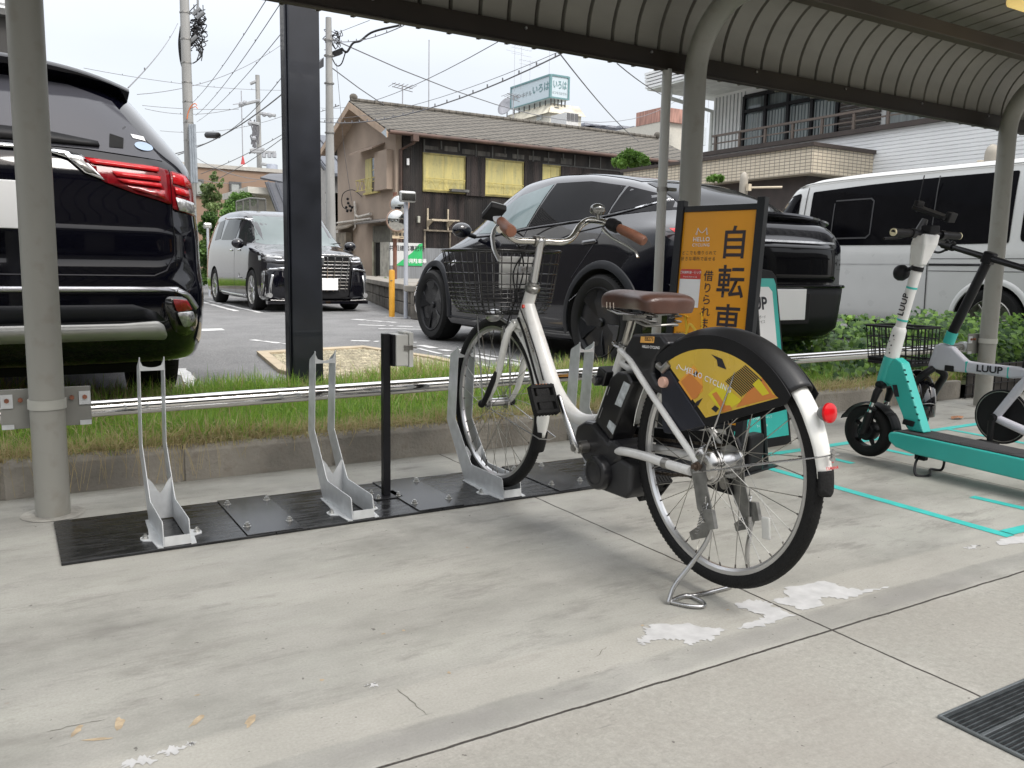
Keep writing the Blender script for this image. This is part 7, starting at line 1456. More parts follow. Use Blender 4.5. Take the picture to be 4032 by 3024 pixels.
# gable side
gx = HX
mb = MB(); mb.bb((gx-.02, 26.05, 3.22), (gx+.02, 26.66, 4.30)); gw = obj('window', mb, YSH, hs, smooth=0)
mb = MB(); mb.bb((gx-.03, 25.45, 3.25), (gx+.01, 26.05, 4.28)); obj('pane', mb, mat('window_glass', (.035, .045, .055), .08, var=.4, scale=2, coat=.5, rvar=0), gw, smooth=0)
mb = MB(); 
for z in (3.55, 3.9): mb.bb((gx-.04, 25.45, z), (gx-.03, 26.05, z+.02))
for y in (25.45, 25.75, 26.05): mb.bb((gx-.045, y-.01, 3.25), (gx-.03, y+.01, 4.28))
mb.bb((gx-.08, 25.40, 3.17), (gx+.0, 26.72, 3.23)); obj('window_frame', mb, YPT, gw, smooth=0)
mb = MB(); mb.cyl((gx-.28, 25.35, 3.62), (gx-.28, 26.85, 3.62), .014, n=6); mb.cyl((gx-.28, 25.35, 3.28), (gx-.28, 26.85, 3.28), .014, n=6)
for k in range(8): a = 25.35+1.5*k/8; mb.cyl((gx-.28, a, 3.28 if k % 2 else 3.62), (gx-.28, a+.1875, 3.62 if k % 2 else 3.28), .009, n=5)
for y in (25.35, 26.85): mb.cyl((gx-.28, y, 3.62), (gx, y, 3.62), .012, n=5)
obj('window_rail', mb, YPT, gw, smooth=0)
mb = MB(); mb.bb((gx-.22, 24.38, 3.20), (gx, 25.38, 4.38)); obj('shutter_case', mb, STUC, hs, smooth=0, bevel=.01)
mb = MB(); mb.prism([(gx-.42, 25.05, 4.44), (gx-.42, 27.1, 4.44), (gx, 27.1, 4.62), (gx, 25.05, 4.62)], (0, 0, .05)); obj('awning', mb, mat('awning_beige', (.30, .23, .18), .85, grime=.4), hs, smooth=0)
mb = MB(); mb.prism([(gx-.45, 24.3, 2.20), (gx-.45, 26.6, 2.20), (gx, 26.6, 2.32), (gx, 24.3, 2.32)], (0, 0, .04)); obj('door_awning', mb, mat('old_slate', (.14, .13, .12), .85, var=.3), hs, smooth=0)
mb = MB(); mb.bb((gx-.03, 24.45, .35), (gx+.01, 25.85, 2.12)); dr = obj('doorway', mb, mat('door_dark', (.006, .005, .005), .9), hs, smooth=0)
mb = MB(); DFR = mat('door_frame_olive', (.33, .32, .24), .7, var=.2, grime=.4)
mb.bb((gx-.08, 25.72, .35), (gx-.03, 25.88, 2.14)); mb.bb((gx-.08, 24.42, .35), (gx-.03, 24.50, 2.14)); mb.bb((gx-.08, 24.5, 1.62), (gx-.03, 25.72, 1.72)); mb.bb((gx-.07, 24.5, 1.72), (gx-.035, 25.72, 2.14)); obj('door_frame', mb, mat('door_frame_grey', (.13, .13, .11), .7, var=.3), dr, smooth=0)
mb = MB(); mb.bb((gx-.10, 24.5, .35), (gx-.085, 25.2, 1.62)); obj('sliding_door', mb, mat('door_panel_pale', (.38, .38, .34), .4, var=.3), dr, smooth=0)
mb = MB(); mb.bb((gx-.12, 25.74, .35), (gx-.085, 25.84, 1.66)); obj('door_post', mb, DFR, dr, smooth=0)
PIPE = mat('wrapped_pipe', (.48, .45, .40), .6, var=.25, scale=12)
mb = MB(); mb.tube([(gx-.08, 27.5, 3.0), (gx-.1, 27.4, 2.85), (gx-.1, 27.35, 2.55), (gx-.1, 27.1, 2.48), (gx-.1, 26.0, 2.53)], .045, 8); mb.tube([(gx-.1, 29.2, 2.36), (gx-.1, 26.0, 2.38)], .04, 8); mb.tube([(gx-.1, 27.4, 2.7), (gx-.1, 27.4, 2.15), (gx-.1, 27.55, 2.08)], .03, 8); obj('wall_pipe', mb, PIPE, hs)
mb = MB(); mb.prism([(gx-.35, 27.5, 2.12), (gx-.35, 29.4, 2.05), (gx, 29.4, 2.25), (gx, 27.5, 2.28)], (0, 0, .05)); mb.bb((gx-.25, 27.9, 1.2), (gx-.02, 29.2, 2.0)); obj('lean_to', mb, mat('old_wood_frame', (.20, .17, .13), .8, var=.4), hs, smooth=0)
mb = MB(); mb.tube(crv([(gx-.05, 26.9, 3.15), (gx-.12, 27.6, 3.4), (gx-.2, 28.3, 3.3), (gx-.2, 28.35, 2.9), (gx-.1, 27.9, 2.75), (gx-.1, 27.4, 2.9)]), .014, 6)
for y, z in ((28.0, 3.12), (27.95, 2.98), (28.15, 2.85), (27.8, 2.88), (27.6, 2.82), (28.05, 2.72), (27.7, 2.72)): mb.sphere((gx-.14, y, z), .05, 8)
obj('insulator_cluster', mb, BLACKP, hs)
# pale rooftop aerials
def antenna(p, h_, w_, lab):
    mb = MB(); mb.cyl(p, (p[0], p[1], p[2]+h_), .02, n=6)
    if w_:
        for q in (.82, .96): mb.cyl((p[0]-w_, p[1]-.2, p[2]+h_*q), (p[0]+w_, p[1]+.2, p[2]+h_*q), .014, n=5)
        for k in range(6): x = p[0]-w_+2*w_*(k+.5)/6; mb.cyl((x-.02, p[1]-.35, p[2]+h_*.96), (x+.02, p[1]+.35, p[2]+h_*.96), .01, n=4)
    tag(obj('aerial', mb, mat('aerial_grey', (.35, .35, .37), .5, .6)), lab, 'aerial', 'television aerials on the roofs')
antenna((11.7, 26.9, RZ+.05), .75, .45, 'television aerial on the tiled ridge near the gable of the old house'); antenna((16.0, 26.9, RZ+.05), .95, .38, 'smaller television aerial further right along the tiled ridge')
q_ = att(1688, 470, 30); antenna((q_.x, q_.y, 5.2), 3.6, 0, 'tall bare aerial mast behind the tiled roof')
# grey house behind the leaning pole
GH = building('grey_house', tuple(att(1290, 900, 33).xy)+(LOT,), 'grey roofed house with pale window screens behind the concrete pole', 'house')
a0 = att(1262, 800, 33); mb = MB(); mb.prism([(a0.x+.3, a0.y, 4.3), (a0.x+.3, a0.y+6, 4.3), (a0.x+.3, a0.y+3.5, 6.2)], (.1, 0, 0)); mb.bb((a0.x+.3, a0.y, 0), (a0.x+2.0, a0.y+6, 4.6)); obj('wall', mb, mat('grey_wall', (.36, .35, .33), .9, var=.1, grime=.2), GH, smooth=0)
mb = MB(); mb.prism([(a0.x+.2, a0.y-.5, 4.3), (a0.x+2.3, a0.y-.5, 4.3), (a0.x+2.3, a0.y+3.5, 6.3), (a0.x+.2, a0.y+3.5, 6.3)], (0, 0, .12)); mb.prism([(a0.x+.2, a0.y+6.5, 4.3), (a0.x+2.3, a0.y+6.5, 4.3), (a0.x+2.3, a0.y+3.5, 6.3), (a0.x+.2, a0.y+3.5, 6.3)][::-1], (0, 0, .12)); obj('roof', mb, mat('grey_metal_roof', (.12, .13, .15), .5, .2, var=.15), GH, smooth=0)
mb = MB()
for k in range(4): x = a0.x+.25+.7*k; mb.prism([(x, a0.y-.5, 4.43), (x+.05, a0.y-.5, 4.43), (x+.05, a0.y+3.5, 6.43), (x, a0.y+3.5, 6.43)], (0, 0, .04))
obj('roof_seam', mb, mat('grey_metal_seam', (.08, .085, .1), .5), GH, smooth=0)
for x in (a0.x+.2, a0.x+.55):
    mb = MB(); mb.bb((x, a0.y-.06, 2.4), (x+.75, a0.y-.0, 3.7)); w_ = obj('window', mb, mat('pale_screen', (.55, .54, .47), .6, var=.1), GH, smooth=0)
    mb = MB(); 
    for z in (2.4, 2.85, 3.3, 3.66): mb.bb((x-.03, a0.y-.09, z), (x+.78, a0.y-.06, z+.04))
    obj('window_frame', mb, BATN, w_, smooth=0)
# small dark-roofed building with cream wall
KX = att(1120, 760, 24); KB = building('small_shop', (KX.x, KX.y, LOT), 'small cream building with dark folded metal roof left of the square post', 'building')
def rp(x, y, D=24.): return att(x, y, D)
mb = MB(); mb.prism([rp(1025, 705), rp(1150, 730), rp(1150, 690, 25.5), rp(1060, 690, 25.5)], (0, 0, .05)); mb.prism([rp(1046, 716, 23.9), rp(1150, 722, 23.9), rp(1220, 890, 23.0), rp(1088, 830, 23.2)], (.0, .12, .0)); obj('roof', mb, mat('dark_metal_roof', (.075, .078, .088), .45, .2, var=.1), KB, smooth=0)
mb = MB()
for q in (.1, .4, .7): A_, B_ = rp(1046, 716, 23.85).lerp(rp(1150, 722, 23.85), q), rp(1088, 830, 23.15).lerp(rp(1220, 890, 22.95), q); mb.tube([A_, B_], .03, 5)
obj('roof_seam', mb, mat('grey_metal_seam', (.08, .085, .1), .5), KB, smooth=0)
mb = MB(); A_, B_ = rp(1000, 750, 24.6), rp(1150, 740, 24.6); mb.bb((A_.x+.1, A_.y, 0), (B_.x+.4, A_.y+3, A_.z-.1)); obj('wall', mb, mat('cream_wall', (.50, .46, .38), .8, var=.08), KB, smooth=0)
mb = MB(); mb.bb((A_.x-.3, A_.y-.5, A_.z-.12), (B_.x+.2, A_.y+2.8, A_.z+.06)); obj('eave', mb, mat('white_eave', (.62, .60, .54), .6), KB, smooth=0)
mb = MB(); A_ = rp(1120, 757, 24.2); mb.tube([A_, A_+Vector((.12, -.1, -.12))], .05, 8); mb.tube([A_+Vector((.05, 0, 0)), A_+Vector((-.15, -.1, .05))], .05, 8); obj('spotlight', mb, BLACKP, KB)
# brown building
BY = 44.; P0, P1 = ony(700, 652, BY), ony(1110, 682, BY); bb_ = building('brown_building', (P0.x, BY, LOT), 'plain brown two-storey building with small window behind the shrubs', 'building')
mb = MB(); mb.bb((P0.x-6, BY, 0), (P1.x+1.2, BY+9, P0.z)); obj('wall', mb, mat('brown_tile_wall', (.27, .185, .13), .8, var=.06, scale=1.5, streak=(.3, 1, 6)), bb_, smooth=0)
mb = MB(); mb.bb((P0.x-6.1, BY-.1, P0.z), (P1.x+1.3, BY+9.1, P0.z+.18)); mb.bb((P0.x-6.02, BY-.03, P0.z-1.35), (P1.x+1.22, BY, P0.z-1.28)); obj('parapet', mb, mat('pale_coping', (.42, .40, .36), .7), bb_, smooth=0)
for (xa, ya, xb, yb) in ((910, 722, 943, 757), (772, 712, 795, 765)):
    A_, B_ = ony(xa, ya, BY-.05), ony(xb, yb, BY-.05); mb = MB(); mb.bb((A_.x, BY-.08, B_.z), (B_.x, BY, A_.z)); w_ = obj('window', mb, mat('curtained_glass', (.36, .38, .36), .15, var=.1, coat=.5), bb_, smooth=0)
    mb = MB(); t_ = .09; mb.bb((A_.x-t_, BY-.12, A_.z), (B_.x+t_, BY-.0, A_.z+t_)); mb.bb((A_.x-t_, BY-.12, B_.z-t_), (B_.x+t_, BY, B_.z)); mb.bb((A_.x-t_, BY-.12, B_.z), (A_.x, BY-.0, A_.z)); mb.bb((B_.x, BY-.12, B_.z), (B_.x+t_, BY, A_.z)); obj('window_frame', mb, BATN, w_, smooth=0)
A_ = att(957, 655, 60); bm_ = thing('beacon_mast', tuple(A_), 'thin mast on small red cone above the brown building', 'mast')
mb = MB(); mb.cyl(A_-Vector((0, 0, .6)), A_+Vector((0, 0, .1)), .3, n=10); obj('mast_base', mb, PAPER, bm_)
mb = MB(); mb.cyl(A_+Vector((0, 0, .1)), A_+Vector((0, 0, .75)), .17, .03, n=8); obj('mast_cone', mb, mat('beacon_red', (.42, .05, .05), .5), bm_)
mb = MB(); mb.cyl(A_+Vector((0, 0, .7)), A_+Vector((0, 0, 5.2)), .035, n=6); mb.cyl(A_+Vector((-.6, 0, 4.2)), A_+Vector((.7, 0, 4.5)), .03, n=6); obj('mast_rod', mb, mat('aerial_grey', (.35, .35, .37), .5, .6), bm_)
# hotel block with rooftop sign
HT = building('hotel_tower', tuple(att(2135, 700, 95).xy)+(0,), 'pale concrete hotel top with boxy rooftop sign above the tiled roof', 'hotel building')
D0 = 95.; hp_ = lambda x, y, D=D0: att(x, y, D)
def t10(x, y): return (1900+x*.3617, 200+y*.3617)
cor = hp_(*t10(735, 560)); HCON = mat('hotel_concrete', (.58, .56, .49), .85, var=.10, scale=.5, streak=(1, 1, .3), grime=.15)
lf = onx  # left face runs along +Y (parallel to the gable), right face along +X
def onX(x, y, X): return onx(x, y, X)
XC, YC = cor.x, cor.y; Yl = onx(*t10(235, 740), XC).y; Xr = ony(*t10(920, 660), YC).x; ztop = cor.z
mb = MB(); mb.bb((XC, YC, 0), (Xr+2, Yl, ztop-.4)); obj('tower_wall', mb, HCON, HT, smooth=0)
mb = MB(); mb.prism([(XC-.5, YC-.5, ztop-1.2), (Xr+2.3, YC-.5, ztop-1.2), (Xr+1.8, YC+.3, ztop), (XC+.3, YC+.3, ztop)], (0, .1, 0)); mb.prism([(XC-.5, YC-.5, ztop-1.2), (XC-.5, Yl+.3, ztop-1.2), (XC+.3, Yl-.3, ztop), (XC+.3, YC+.3, ztop)], (.1, 0, 0)); obj('mansard_eave', mb, mat('hotel_eave', (.56, .52, .42), .8, var=.3, scale=.8), HT, smooth=0)
for (xa, ya, xb, yb) in ((595, 680, 650, 745), (370, 755, 445, 800)):
    A_, B_ = onx(*t10(xa, ya), XC-.02), onx(*t10(xb, yb), XC-.02); mb = MB(); mb.bb((XC-.12, B_.y, B_.z), (XC, A_.y, A_.z)); obj('window', mb, mat('curtained_glass', (.36, .38, .36), .15), HT, smooth=0)
A_, B_ = ony(*t10(780, 610), YC), ony(*t10(825, 655), YC); mb = MB(); mb.bb((A_.x, YC-.1, B_.z), (B_.x, YC, A_.z)); obj('window', mb, BATN, HT, smooth=0)
A_, B_ = hp_(*t10(915, 665), 88), hp_(*t10(1110, 850), 88); mb = MB(); mb.bb((A_.x, A_.y, B_.z), (B_.x, A_.y+3, A_.z)); obj('cooling_unit', mb, mat('unit_white', (.58, .58, .57), .6, var=.1, grime=.2), HT, smooth=0)
for u in (0.03, .36, .70):
    mb = MB(); w_ = B_.x-A_.x; mb.bb((A_.x+w_*u, A_.y-.06, B_.z+(A_.z-B_.z)*.5), (A_.x+w_*(u+.28), A_.y, B_.z+(A_.z-B_.z)*.95)); obj('cooling_grille', mb, mat('grille_grey', (.11, .11, .115), .7), HT, smooth=0)
hsn = building('rooftop_sign', (XC, YC, ztop), 'large two-sided pale blue rooftop sign with green writing on the hotel', 'rooftop sign')
zb0, zt0 = ony(*t10(725, 510), YC-.3).z, ony(*t10(725, 250), YC-.3).z; SXX, SYY = XC-.2, YC-.3
Yl2 = onx(*t10(305, 640), SXX).y; Xr2 = ony(*t10(937, 545), SYY).x; SGN = mat('sign_pale_blue', (.50, .58, .62), .5, var=.03); SGF = mat('sign_green', (.13, .25, .26), .5)
mb = MB(); mb.bb((SXX, SYY, zb0), (Xr2, Yl2, zt0)); sb = obj('sign_box', mb, SGN, hsn, smooth=0)
mb = MB(); t_ = .16
mb.bb((SXX-.1, SYY-.1, zb0), (SXX+.15, SYY+.15, zt0)); mb.bb((Xr2-t_, SYY-.1, zb0), (Xr2+.05, SYY-.002, zt0)); mb.bb((SXX+.15, SYY-.1, zt0-t_), (Xr2-t_, SYY-.002, zt0+.03)); mb.bb((SXX+.15, SYY-.1, zb0), (Xr2-t_, SYY-.002, zb0+t_)); mb.bb((SXX-.1, SYY+.15, zt0-t_), (SXX-.002, Yl2, zt0+.03)); mb.bb((SXX-.1, SYY+.15, zb0), (SXX-.002, Yl2, zb0+t_*.7)); mb.bb((SXX-.1, Yl2-t_, zb0+t_), (SXX-.002, Yl2, zt0-t_)); obj('sign_frame', mb, SGF, hsn, smooth=0)
hgt = zt0-zb0; wl = Yl2-SYY; wr_ = Xr2-SXX
text('sign_text', 'いろは', hgt*.42, (SXX-.01, SYY+wl*.23, zb0+hgt*.52), (0, -1, 0), (0, 0, 1), SGF, sb, bold=.01, off=.03, sx=wl*.42/(hgt*1.26)); text('sign_text', '割烹・ホテル', hgt*.25, (SXX-.01, SYY+wl*.70, zb0+hgt*.45), (0, -1, 0), (0, 0, 1), mat('sign_text_grey', (.22, .26, .27), .5), sb, bold=.004, off=.03, sx=wl*.50/(hgt*1.5))
text('sign_text', 'いろは', hgt*.40, (SXX+wr_*.5, SYY-.01, zb0+hgt*.58), (1, 0, 0), (0, 0, 1), SGF, sb, bold=.012, off=.03, sx=wr_*.75/(hgt*1.2)); text('sign_text', 'ビジネスホテル', hgt*.13, (SXX+wr_*.5, SYY-.01, zb0+hgt*.24), (1, 0, 0), (0, 0, 1), mat('sign_text_grey', (.22, .26, .27), .5), sb, bold=.005, off=.03, sx=wr_*.78/(hgt*.91))
mb = MB()
for k in range(8): q = k/7; mb.cyl((SXX+.4, SYY+.4+(wl-.6)*q, ztop-.3), (SXX+.4, SYY+.4+(wl-.6)*q, zb0), .08, n=5)
for k in range(5): q = k/4; mb.cyl((SXX+.4+(wr_-.6)*q, SYY+.4, ztop-.3), (SXX+.4+(wr_-.6)*q, SYY+.4, zb0), .08, n=5)
obj('sign_legs', mb, BATN, hsn, smooth=0)
for (x, y, h_, w_, lab) in ((345, 350, 4.5, 1.3, 'leftmost aerial behind the hotel rooftop sign'), (418, 330, 3.8, 1.5, 'middle aerial behind the hotel rooftop sign'), (515, 300, 2.0, 1.6, 'right aerial behind the hotel rooftop sign'), (725, 255, 9., 0, 'tall thin mast rising from the corner of the hotel rooftop sign')): p = hp_(*t10(x, y), D0+4); antenna((p.x, p.y, p.z-1), h_+1, w_, lab)
p = onx(*t10(268, 620), XC); mb = MB(); mb.lathe([(0, 0), (.7, .12), (1.15, .4)], p, (-.9, -.3, .4), 20); mb.cyl(p-Vector((0, 0, 2.2)), p, .06, n=6); tag(obj('dish_aerial', mb, mat('aerial_grey', (.35, .35, .37), .5, .6), solid=.05), 'round dish aerial on the left corner of the hotel roof', 'dish aerial')
# far roofs
FR = building('far_rooftops', tuple(att(2400, 560, 120).xy)+(0,), 'hazy distant flat roof with plant machinery right of the hotel', 'building')
A_, B_ = att(*t10(1110, 820), 120), att(*t10(1790, 930), 120); mb = MB(); mb.bb((A_.x-3, A_.y, 0), (B_.x+2, A_.y+8, B_.z+1.2)); obj('wall', mb, mat('far_grey', (.42, .44, .48), .9, var=.1), FR, smooth=0)
mb = MB(); rr = random.Random(3)
for x, y in ((1135, 800), (1240, 815), (1340, 830), (1410, 850), (1540, 855), (1650, 870), (1720, 905)): p = att(*t10(x, y), 120); w_ = rr.uniform(.8, 1.8); mb.bb((p.x-w_, p.y-1, B_.z+1.2), (p.x+w_, p.y+1, p.z))
for k in range(14): x = rr.uniform(1110, 1700); p = att(*t10(x, 830+.13*(x-1110)+rr.uniform(0, 40)), 119); mb.cyl(p, p+Vector((rr.uniform(1, 4), 0, rr.uniform(-.3, .3))), .07, n=4)
pm = obj('rooftop_plant', mb, mat('far_plant', (.26, .27, .30), .8, var=.3), FR, smooth=0); tag(pm, kind='stuff')
RB_ = building('rusty_topped_block', tuple(att(2700, 600, 80).xy)+(0,), 'pale block with rusty red sheet screen on top between the columns', 'building')
A_, B_ = att(2602, 478, 80), att(2810, 620, 80); mb = MB(); mb.bb((A_.x, A_.y, 0), (B_.x, A_.y+8, A_.z)); obj('wall', mb, mat('pale_block', (.52, .50, .44), .9, var=.06), RB_, smooth=0)
C_, E_ = att(2612, 420, 79.5), att(2806, 478, 79.5); mb = MB(); mb.bb((C_.x, C_.y, E_.z), (E_.x, C_.y+4, C_.z)); obj('rust_screen', mb, mat('rust_sheet', (.36, .20, .16), .8, var=.4, scale=3, streak=(3, 3, .3)), RB_, smooth=0)
for (x, y, w_, h_) in ((2700, 440, 30, 60), (2700, 510, 26, 60), (2760, 500, 40, 70)): a, b_ = att(x, y, 79), att(x+w_, y+h_, 79); mb = MB(); mb.bb((a.x, a.y, b_.z), (b_.x, a.y+.3, a.z)); obj('wall_unit', mb, mat('unit_pale', (.46, .50, .52), .6), RB_, smooth=0)
for i, (x, y) in enumerate(((2608, 520), (2790, 400))): a = att(x, y, 82); antenna((a.x, a.y, a.z-2), 6, 0, ['thin mast left of the rusty screened block', 'thin mast right of the rusty screened block'][i])
# white house on the right
SX0 = 13.; wh = building('white_house', (SX0, 9., LOT), 'modern white house with balcony, dark framed windows and ribbed siding behind the white van', 'house')
SID = mat('white_siding', (.78, .79, .79), .45, var=.03, scale=1)
mb = MB(); n = 26; rows = []; z = 1.4
while z < 3.36: rows += [[(SX0, 2.0, z), (SX0, 14.2, z)], [(SX0, 2.0, z+.042), (SX0, 14.2, z+.042)], [(SX0+.014, 2.0, z+.048), (SX0+.014, 14.2, z+.048)], [(SX0+.014, 2.0, z+.056), (SX0+.014, 14.2, z+.056)]]; z += .062
mb.grid(rows); obj('siding', mb, SID, wh, smooth=0)
DBR = mat('dark_brown_metal', (.055, .042, .036), .5, var=.15)
mb = MB(); mb.bb((SX0-.08, 2.0, 3.33), (SX0+.05, 14.2, 3.41)); obj('balcony_edge', mb, DBR, wh, smooth=0)
mb = MB(); mb.bb((SX0-.02, 9.2, 3.70), (SX0+.04, 13.6, 3.74)); mb.bb((SX0+.0, 9.2, 3.55), (SX0+.02, 13.6, 3.575))
for k in range(7): y = 9.4+.68*k; mb.bb((SX0-.01, y, 3.41), (SX0+.03, y+.05, 3.70))
mb.bb((SX0-.02, 6.0, 3.70), (SX0+.04, 9.2, 3.74)); mb.bb((SX0+.0, 6.0, 3.55), (SX0+.02, 9.2, 3.575))
obj('balcony_rail', mb, mat('bronze_rail', (.15, .12, .10), .45, .2), wh, smooth=0)
W2 = 14.1; mb = MB(); mb.bb((W2, 4, 3.2), (W2+6, 14.75, 5.2)); obj('upper_wall', mb, mat('upper_wall_white', (.86, .87, .86), .6, var=.03), wh, smooth=0)
mb = MB(); 
for k in range(9): mb.bb((W2-.02, 13.78+.11*k, 3.4), (W2, 13.80+.11*k, 4.8))
obj('wall_batten', mb, mat('wall_groove', (.42, .44, .44), .7), wh, smooth=0)
s_ = W2/13.; y0, y1 = 10.42*s_, 12.68*s_; z0, z1 = 3.30, .87+(4.38-.87)*s_
mb = MB(); mb.bb((W2-.03, y0, z0), (W2+.0, y1, z1)); wg = obj('window', mb, mat('house_glass', (.10, .125, .13), .06, var=.7, scale=1.5, streak=(1, 6, .4), coat=.7, rvar=0), wh, smooth=0)
mb = MB(); 
for y in np.linspace(y0, y1, 5): mb.bb((W2-.09, y-.035, z0), (W2-.03, y+.035, z1))
mb.bb((W2-.085, y0, z1-.05), (W2-.03, y1, z1+.03)); mb.bb((W2-.085, y0, z1-.36), (W2-.03, y1, z1-.29)); obj('window_frame', mb, BLACKM, wg, smooth=0)
for k in range(4):
    mb = MB(); ya = y0+(y1-y0)*k/4+.05; r1, r2 = [], []
    for i in range(24): yy = ya+(y1-y0)/4*.85*i/23; r1.append((W2-.032-.006*math.sin(i*1.7), yy, z0+.05)); r2.append((W2-.032-.006*math.sin(i*1.7), yy, z1-.4))
    mb.grid([r1, r2]); obj('curtain', mb, mat('net_curtain', (.30, .33, .33), .7, var=.3, scale=3, streak=(1, 8, .3)), wg, smooth=60)
mb = MB(); z = 3.35
while z < 4.6: mb.bb((W2-.06, 10.42*s_-.95, z), (W2-.02, 10.42*s_-.05, z+.045)); z += .075
obj('louvre', mb, DBR, wh, smooth=0)
mb = MB(); mb.bb((W2-.03, 9.0, 3.4), (W2, 10.25, 4.5)); obj('window', mb, mat('net_curtain', (.30, .33, .33), .7), wh, smooth=0)
mb = MB(); mb.bb((SX0-.5, 3, 4.86), (W2+6, 15.2, 4.90)); obj('eave_soffit', mb, mat('soffit_pale', (.70, .73, .70), .7), wh, smooth=0)
mb = MB()
for k in range(5): mb.bb((SX0-.52-.008*k, 3, 4.90+.07*k), (SX0-.46, 15.25, 4.95+.07*k))
mb.bb((SX0-.46, 3, 4.90), (W2+6, 15.2, 5.3)); obj('eave_fascia', mb, SID, wh, smooth=0)
mb = MB(); mb.cyl((SX0-.35, 14.6, 4.85), (SX0-.35, 14.6, 4.6), .05, n=8); mb.tube([(SX0-.35, 14.6, 4.62), (W2-.1, 14.7, 4.5), (W2-.1, 14.7, 3.4)], .045, 8); obj('downspout', mb, mat('soffit_pale', (.45, .48, .46), .7), wh)
mb = MB(); mb.sphere((SX0-.05, 9.1, 3.72), .14, 12, (.4, 1.6, .6)); obj('hanging_basket', mb, mat('maroon_basket', (.14, .05, .05), .8, var=.4, scale=30), wh)
# tiled porch volume
def brickm():
    m = bpy.data.materials.new('cream_tiles'); m.use_nodes = True; t = m.node_tree; b = t.nodes['Principled BSDF']; tc = N(t, 'ShaderNodeTexCoord'); br = N(t, 'ShaderNodeTexBrick')
    br.inputs['Color1'].default_value = (.68, .60, .47, 1); br.inputs['Color2'].default_value = (.60, .53, .41, 1); br.inputs['Mortar'].default_value = (.20, .17, .14, 1); br.inputs['Scale'].default_value = 1; br.inputs['Mortar Size'].default_value = .006; br.inputs['Brick Width'].default_value = .11; br.inputs['Row Height'].default_value = .055; br.offset = 0
    s = N(t, 'ShaderNodeSeparateXYZ'); c = N(t, 'ShaderNodeCombineXYZ'); a = N(t, 'ShaderNodeMath', operation='ADD'); t.links.new(tc.outputs['Object'], s.inputs[0]); t.links.new(s.outputs[0], a.inputs[0]); t.links.new(s.outputs[1], a.inputs[1]); t.links.new(a.outputs[0], c.inputs[0]); t.links.new(s.outputs[2], c.inputs[1]); t.links.new(c.outputs[0], br.inputs[0]); t.links.new(br.outputs[0], b.inputs['Base Color']); b.inputs['Roughness'].default_value = .4; return m
TC_ = brickm(); cx0 = 11.45; cy0 = onx(3202, 570, cx0).y
pz1, pz0 = onx(3202, 575, cx0).z, onx(3202, 680, cx0).z
mb = MB(); mb.bb((cx0, cy0, pz0), (SX0, 14.6, pz1)); obj('tiled_porch', mb, TC_, wh, smooth=0)
mb = MB(); mb.bb((cx0-.05, cy0-.05, pz1), (SX0, 14.65, pz1+.06)); obj('porch_coping', mb, DBR, wh, smooth=0)
mb = MB(); mb.bb((cx0+.25, cy0+.3, 0), (SX0, 14.6, pz0)); obj('porch_wall', mb, mat('porch_brown', (.05, .038, .034), .6, var=.2), wh, smooth=0)
# cream gate posts with pipe
for i, (x, y, yb, X_, lab) in enumerate(((2930, 697, 760, 9.6, 'cream domed barrier post beyond the black car roof'), (3908, 590, 700, 11.5, 'cream domed barrier post above the white van roof'))):
    c = onx(x, y, X_); bt_ = thing('barrier_post', (c.x, c.y, LOT), lab, 'barrier post', 'cream barrier posts'); CRM = mat('cream_post', (.34, .31, .26), .6, var=.12)
    mb = MB(); r_ = .062 if i == 0 else .09; mb.lathe([(r_, -c.z), (r_, -.06), (r_*.96, -.02), (r_*.7, .04), (r_*.3, .07), (0, .075)], c, (0, 0, 1), 22); obj('post', mb, CRM, bt_)
    mb = MB(); 
    if i == 0: mb.cyl(c+Vector((0, 0, -.16)), onx(3080, 737, X_+.4), .017, n=10)
    else: mb.cyl(c+Vector((0, 0, -.16)), onx(3850, 640, X_), .03, n=10)
    mb.bb(c+Vector((-.03, -.13, -.21)), c+Vector((.03, -.08, -.11)))
    obj('barrier_pipe', mb, mat('cream_metal', (.50, .43, .32), .6, var=.2), bt_)
# left edge building
lb_ = building('ribbed_building', (-3, 20, LOT), 'white horizontally ribbed building at the upper left edge above the suv', 'building')
zz0 = att(20, 215, 20).z; mb = MB(); xe = onz(10, 10).x; rows = []; z = zz0; XE2 = att(51, 100, 20).x
while z < 9: rows += [[(-45, 19.9, z), (XE2, 19.9, z)], [(-45, 19.9, z+.07), (XE2, 19.9, z+.07)], [(-45, 19.96, z+.085), (XE2, 19.96, z+.085)], [(-45, 19.96, z+.11), (XE2, 19.96, z+.11)]]; z += .12
mb.grid(rows); obj('ribbed_siding', mb, SID, lb_, smooth=0)
mb = MB(); mb.bb((-45, 20, 0), (XE2, 26, 9)); obj('wall', mb, mat('lower_storey_dark', (.05, .048, .045), .8), lb_, smooth=0)  # unseen lower wall, made dark and long for the car-side reflections
mb = MB(); mb.bb((-45, 19.8, zz0-.12), (XE2+.02, 19.99, zz0)); obj('ledge', mb, BATN, lb_, smooth=0)
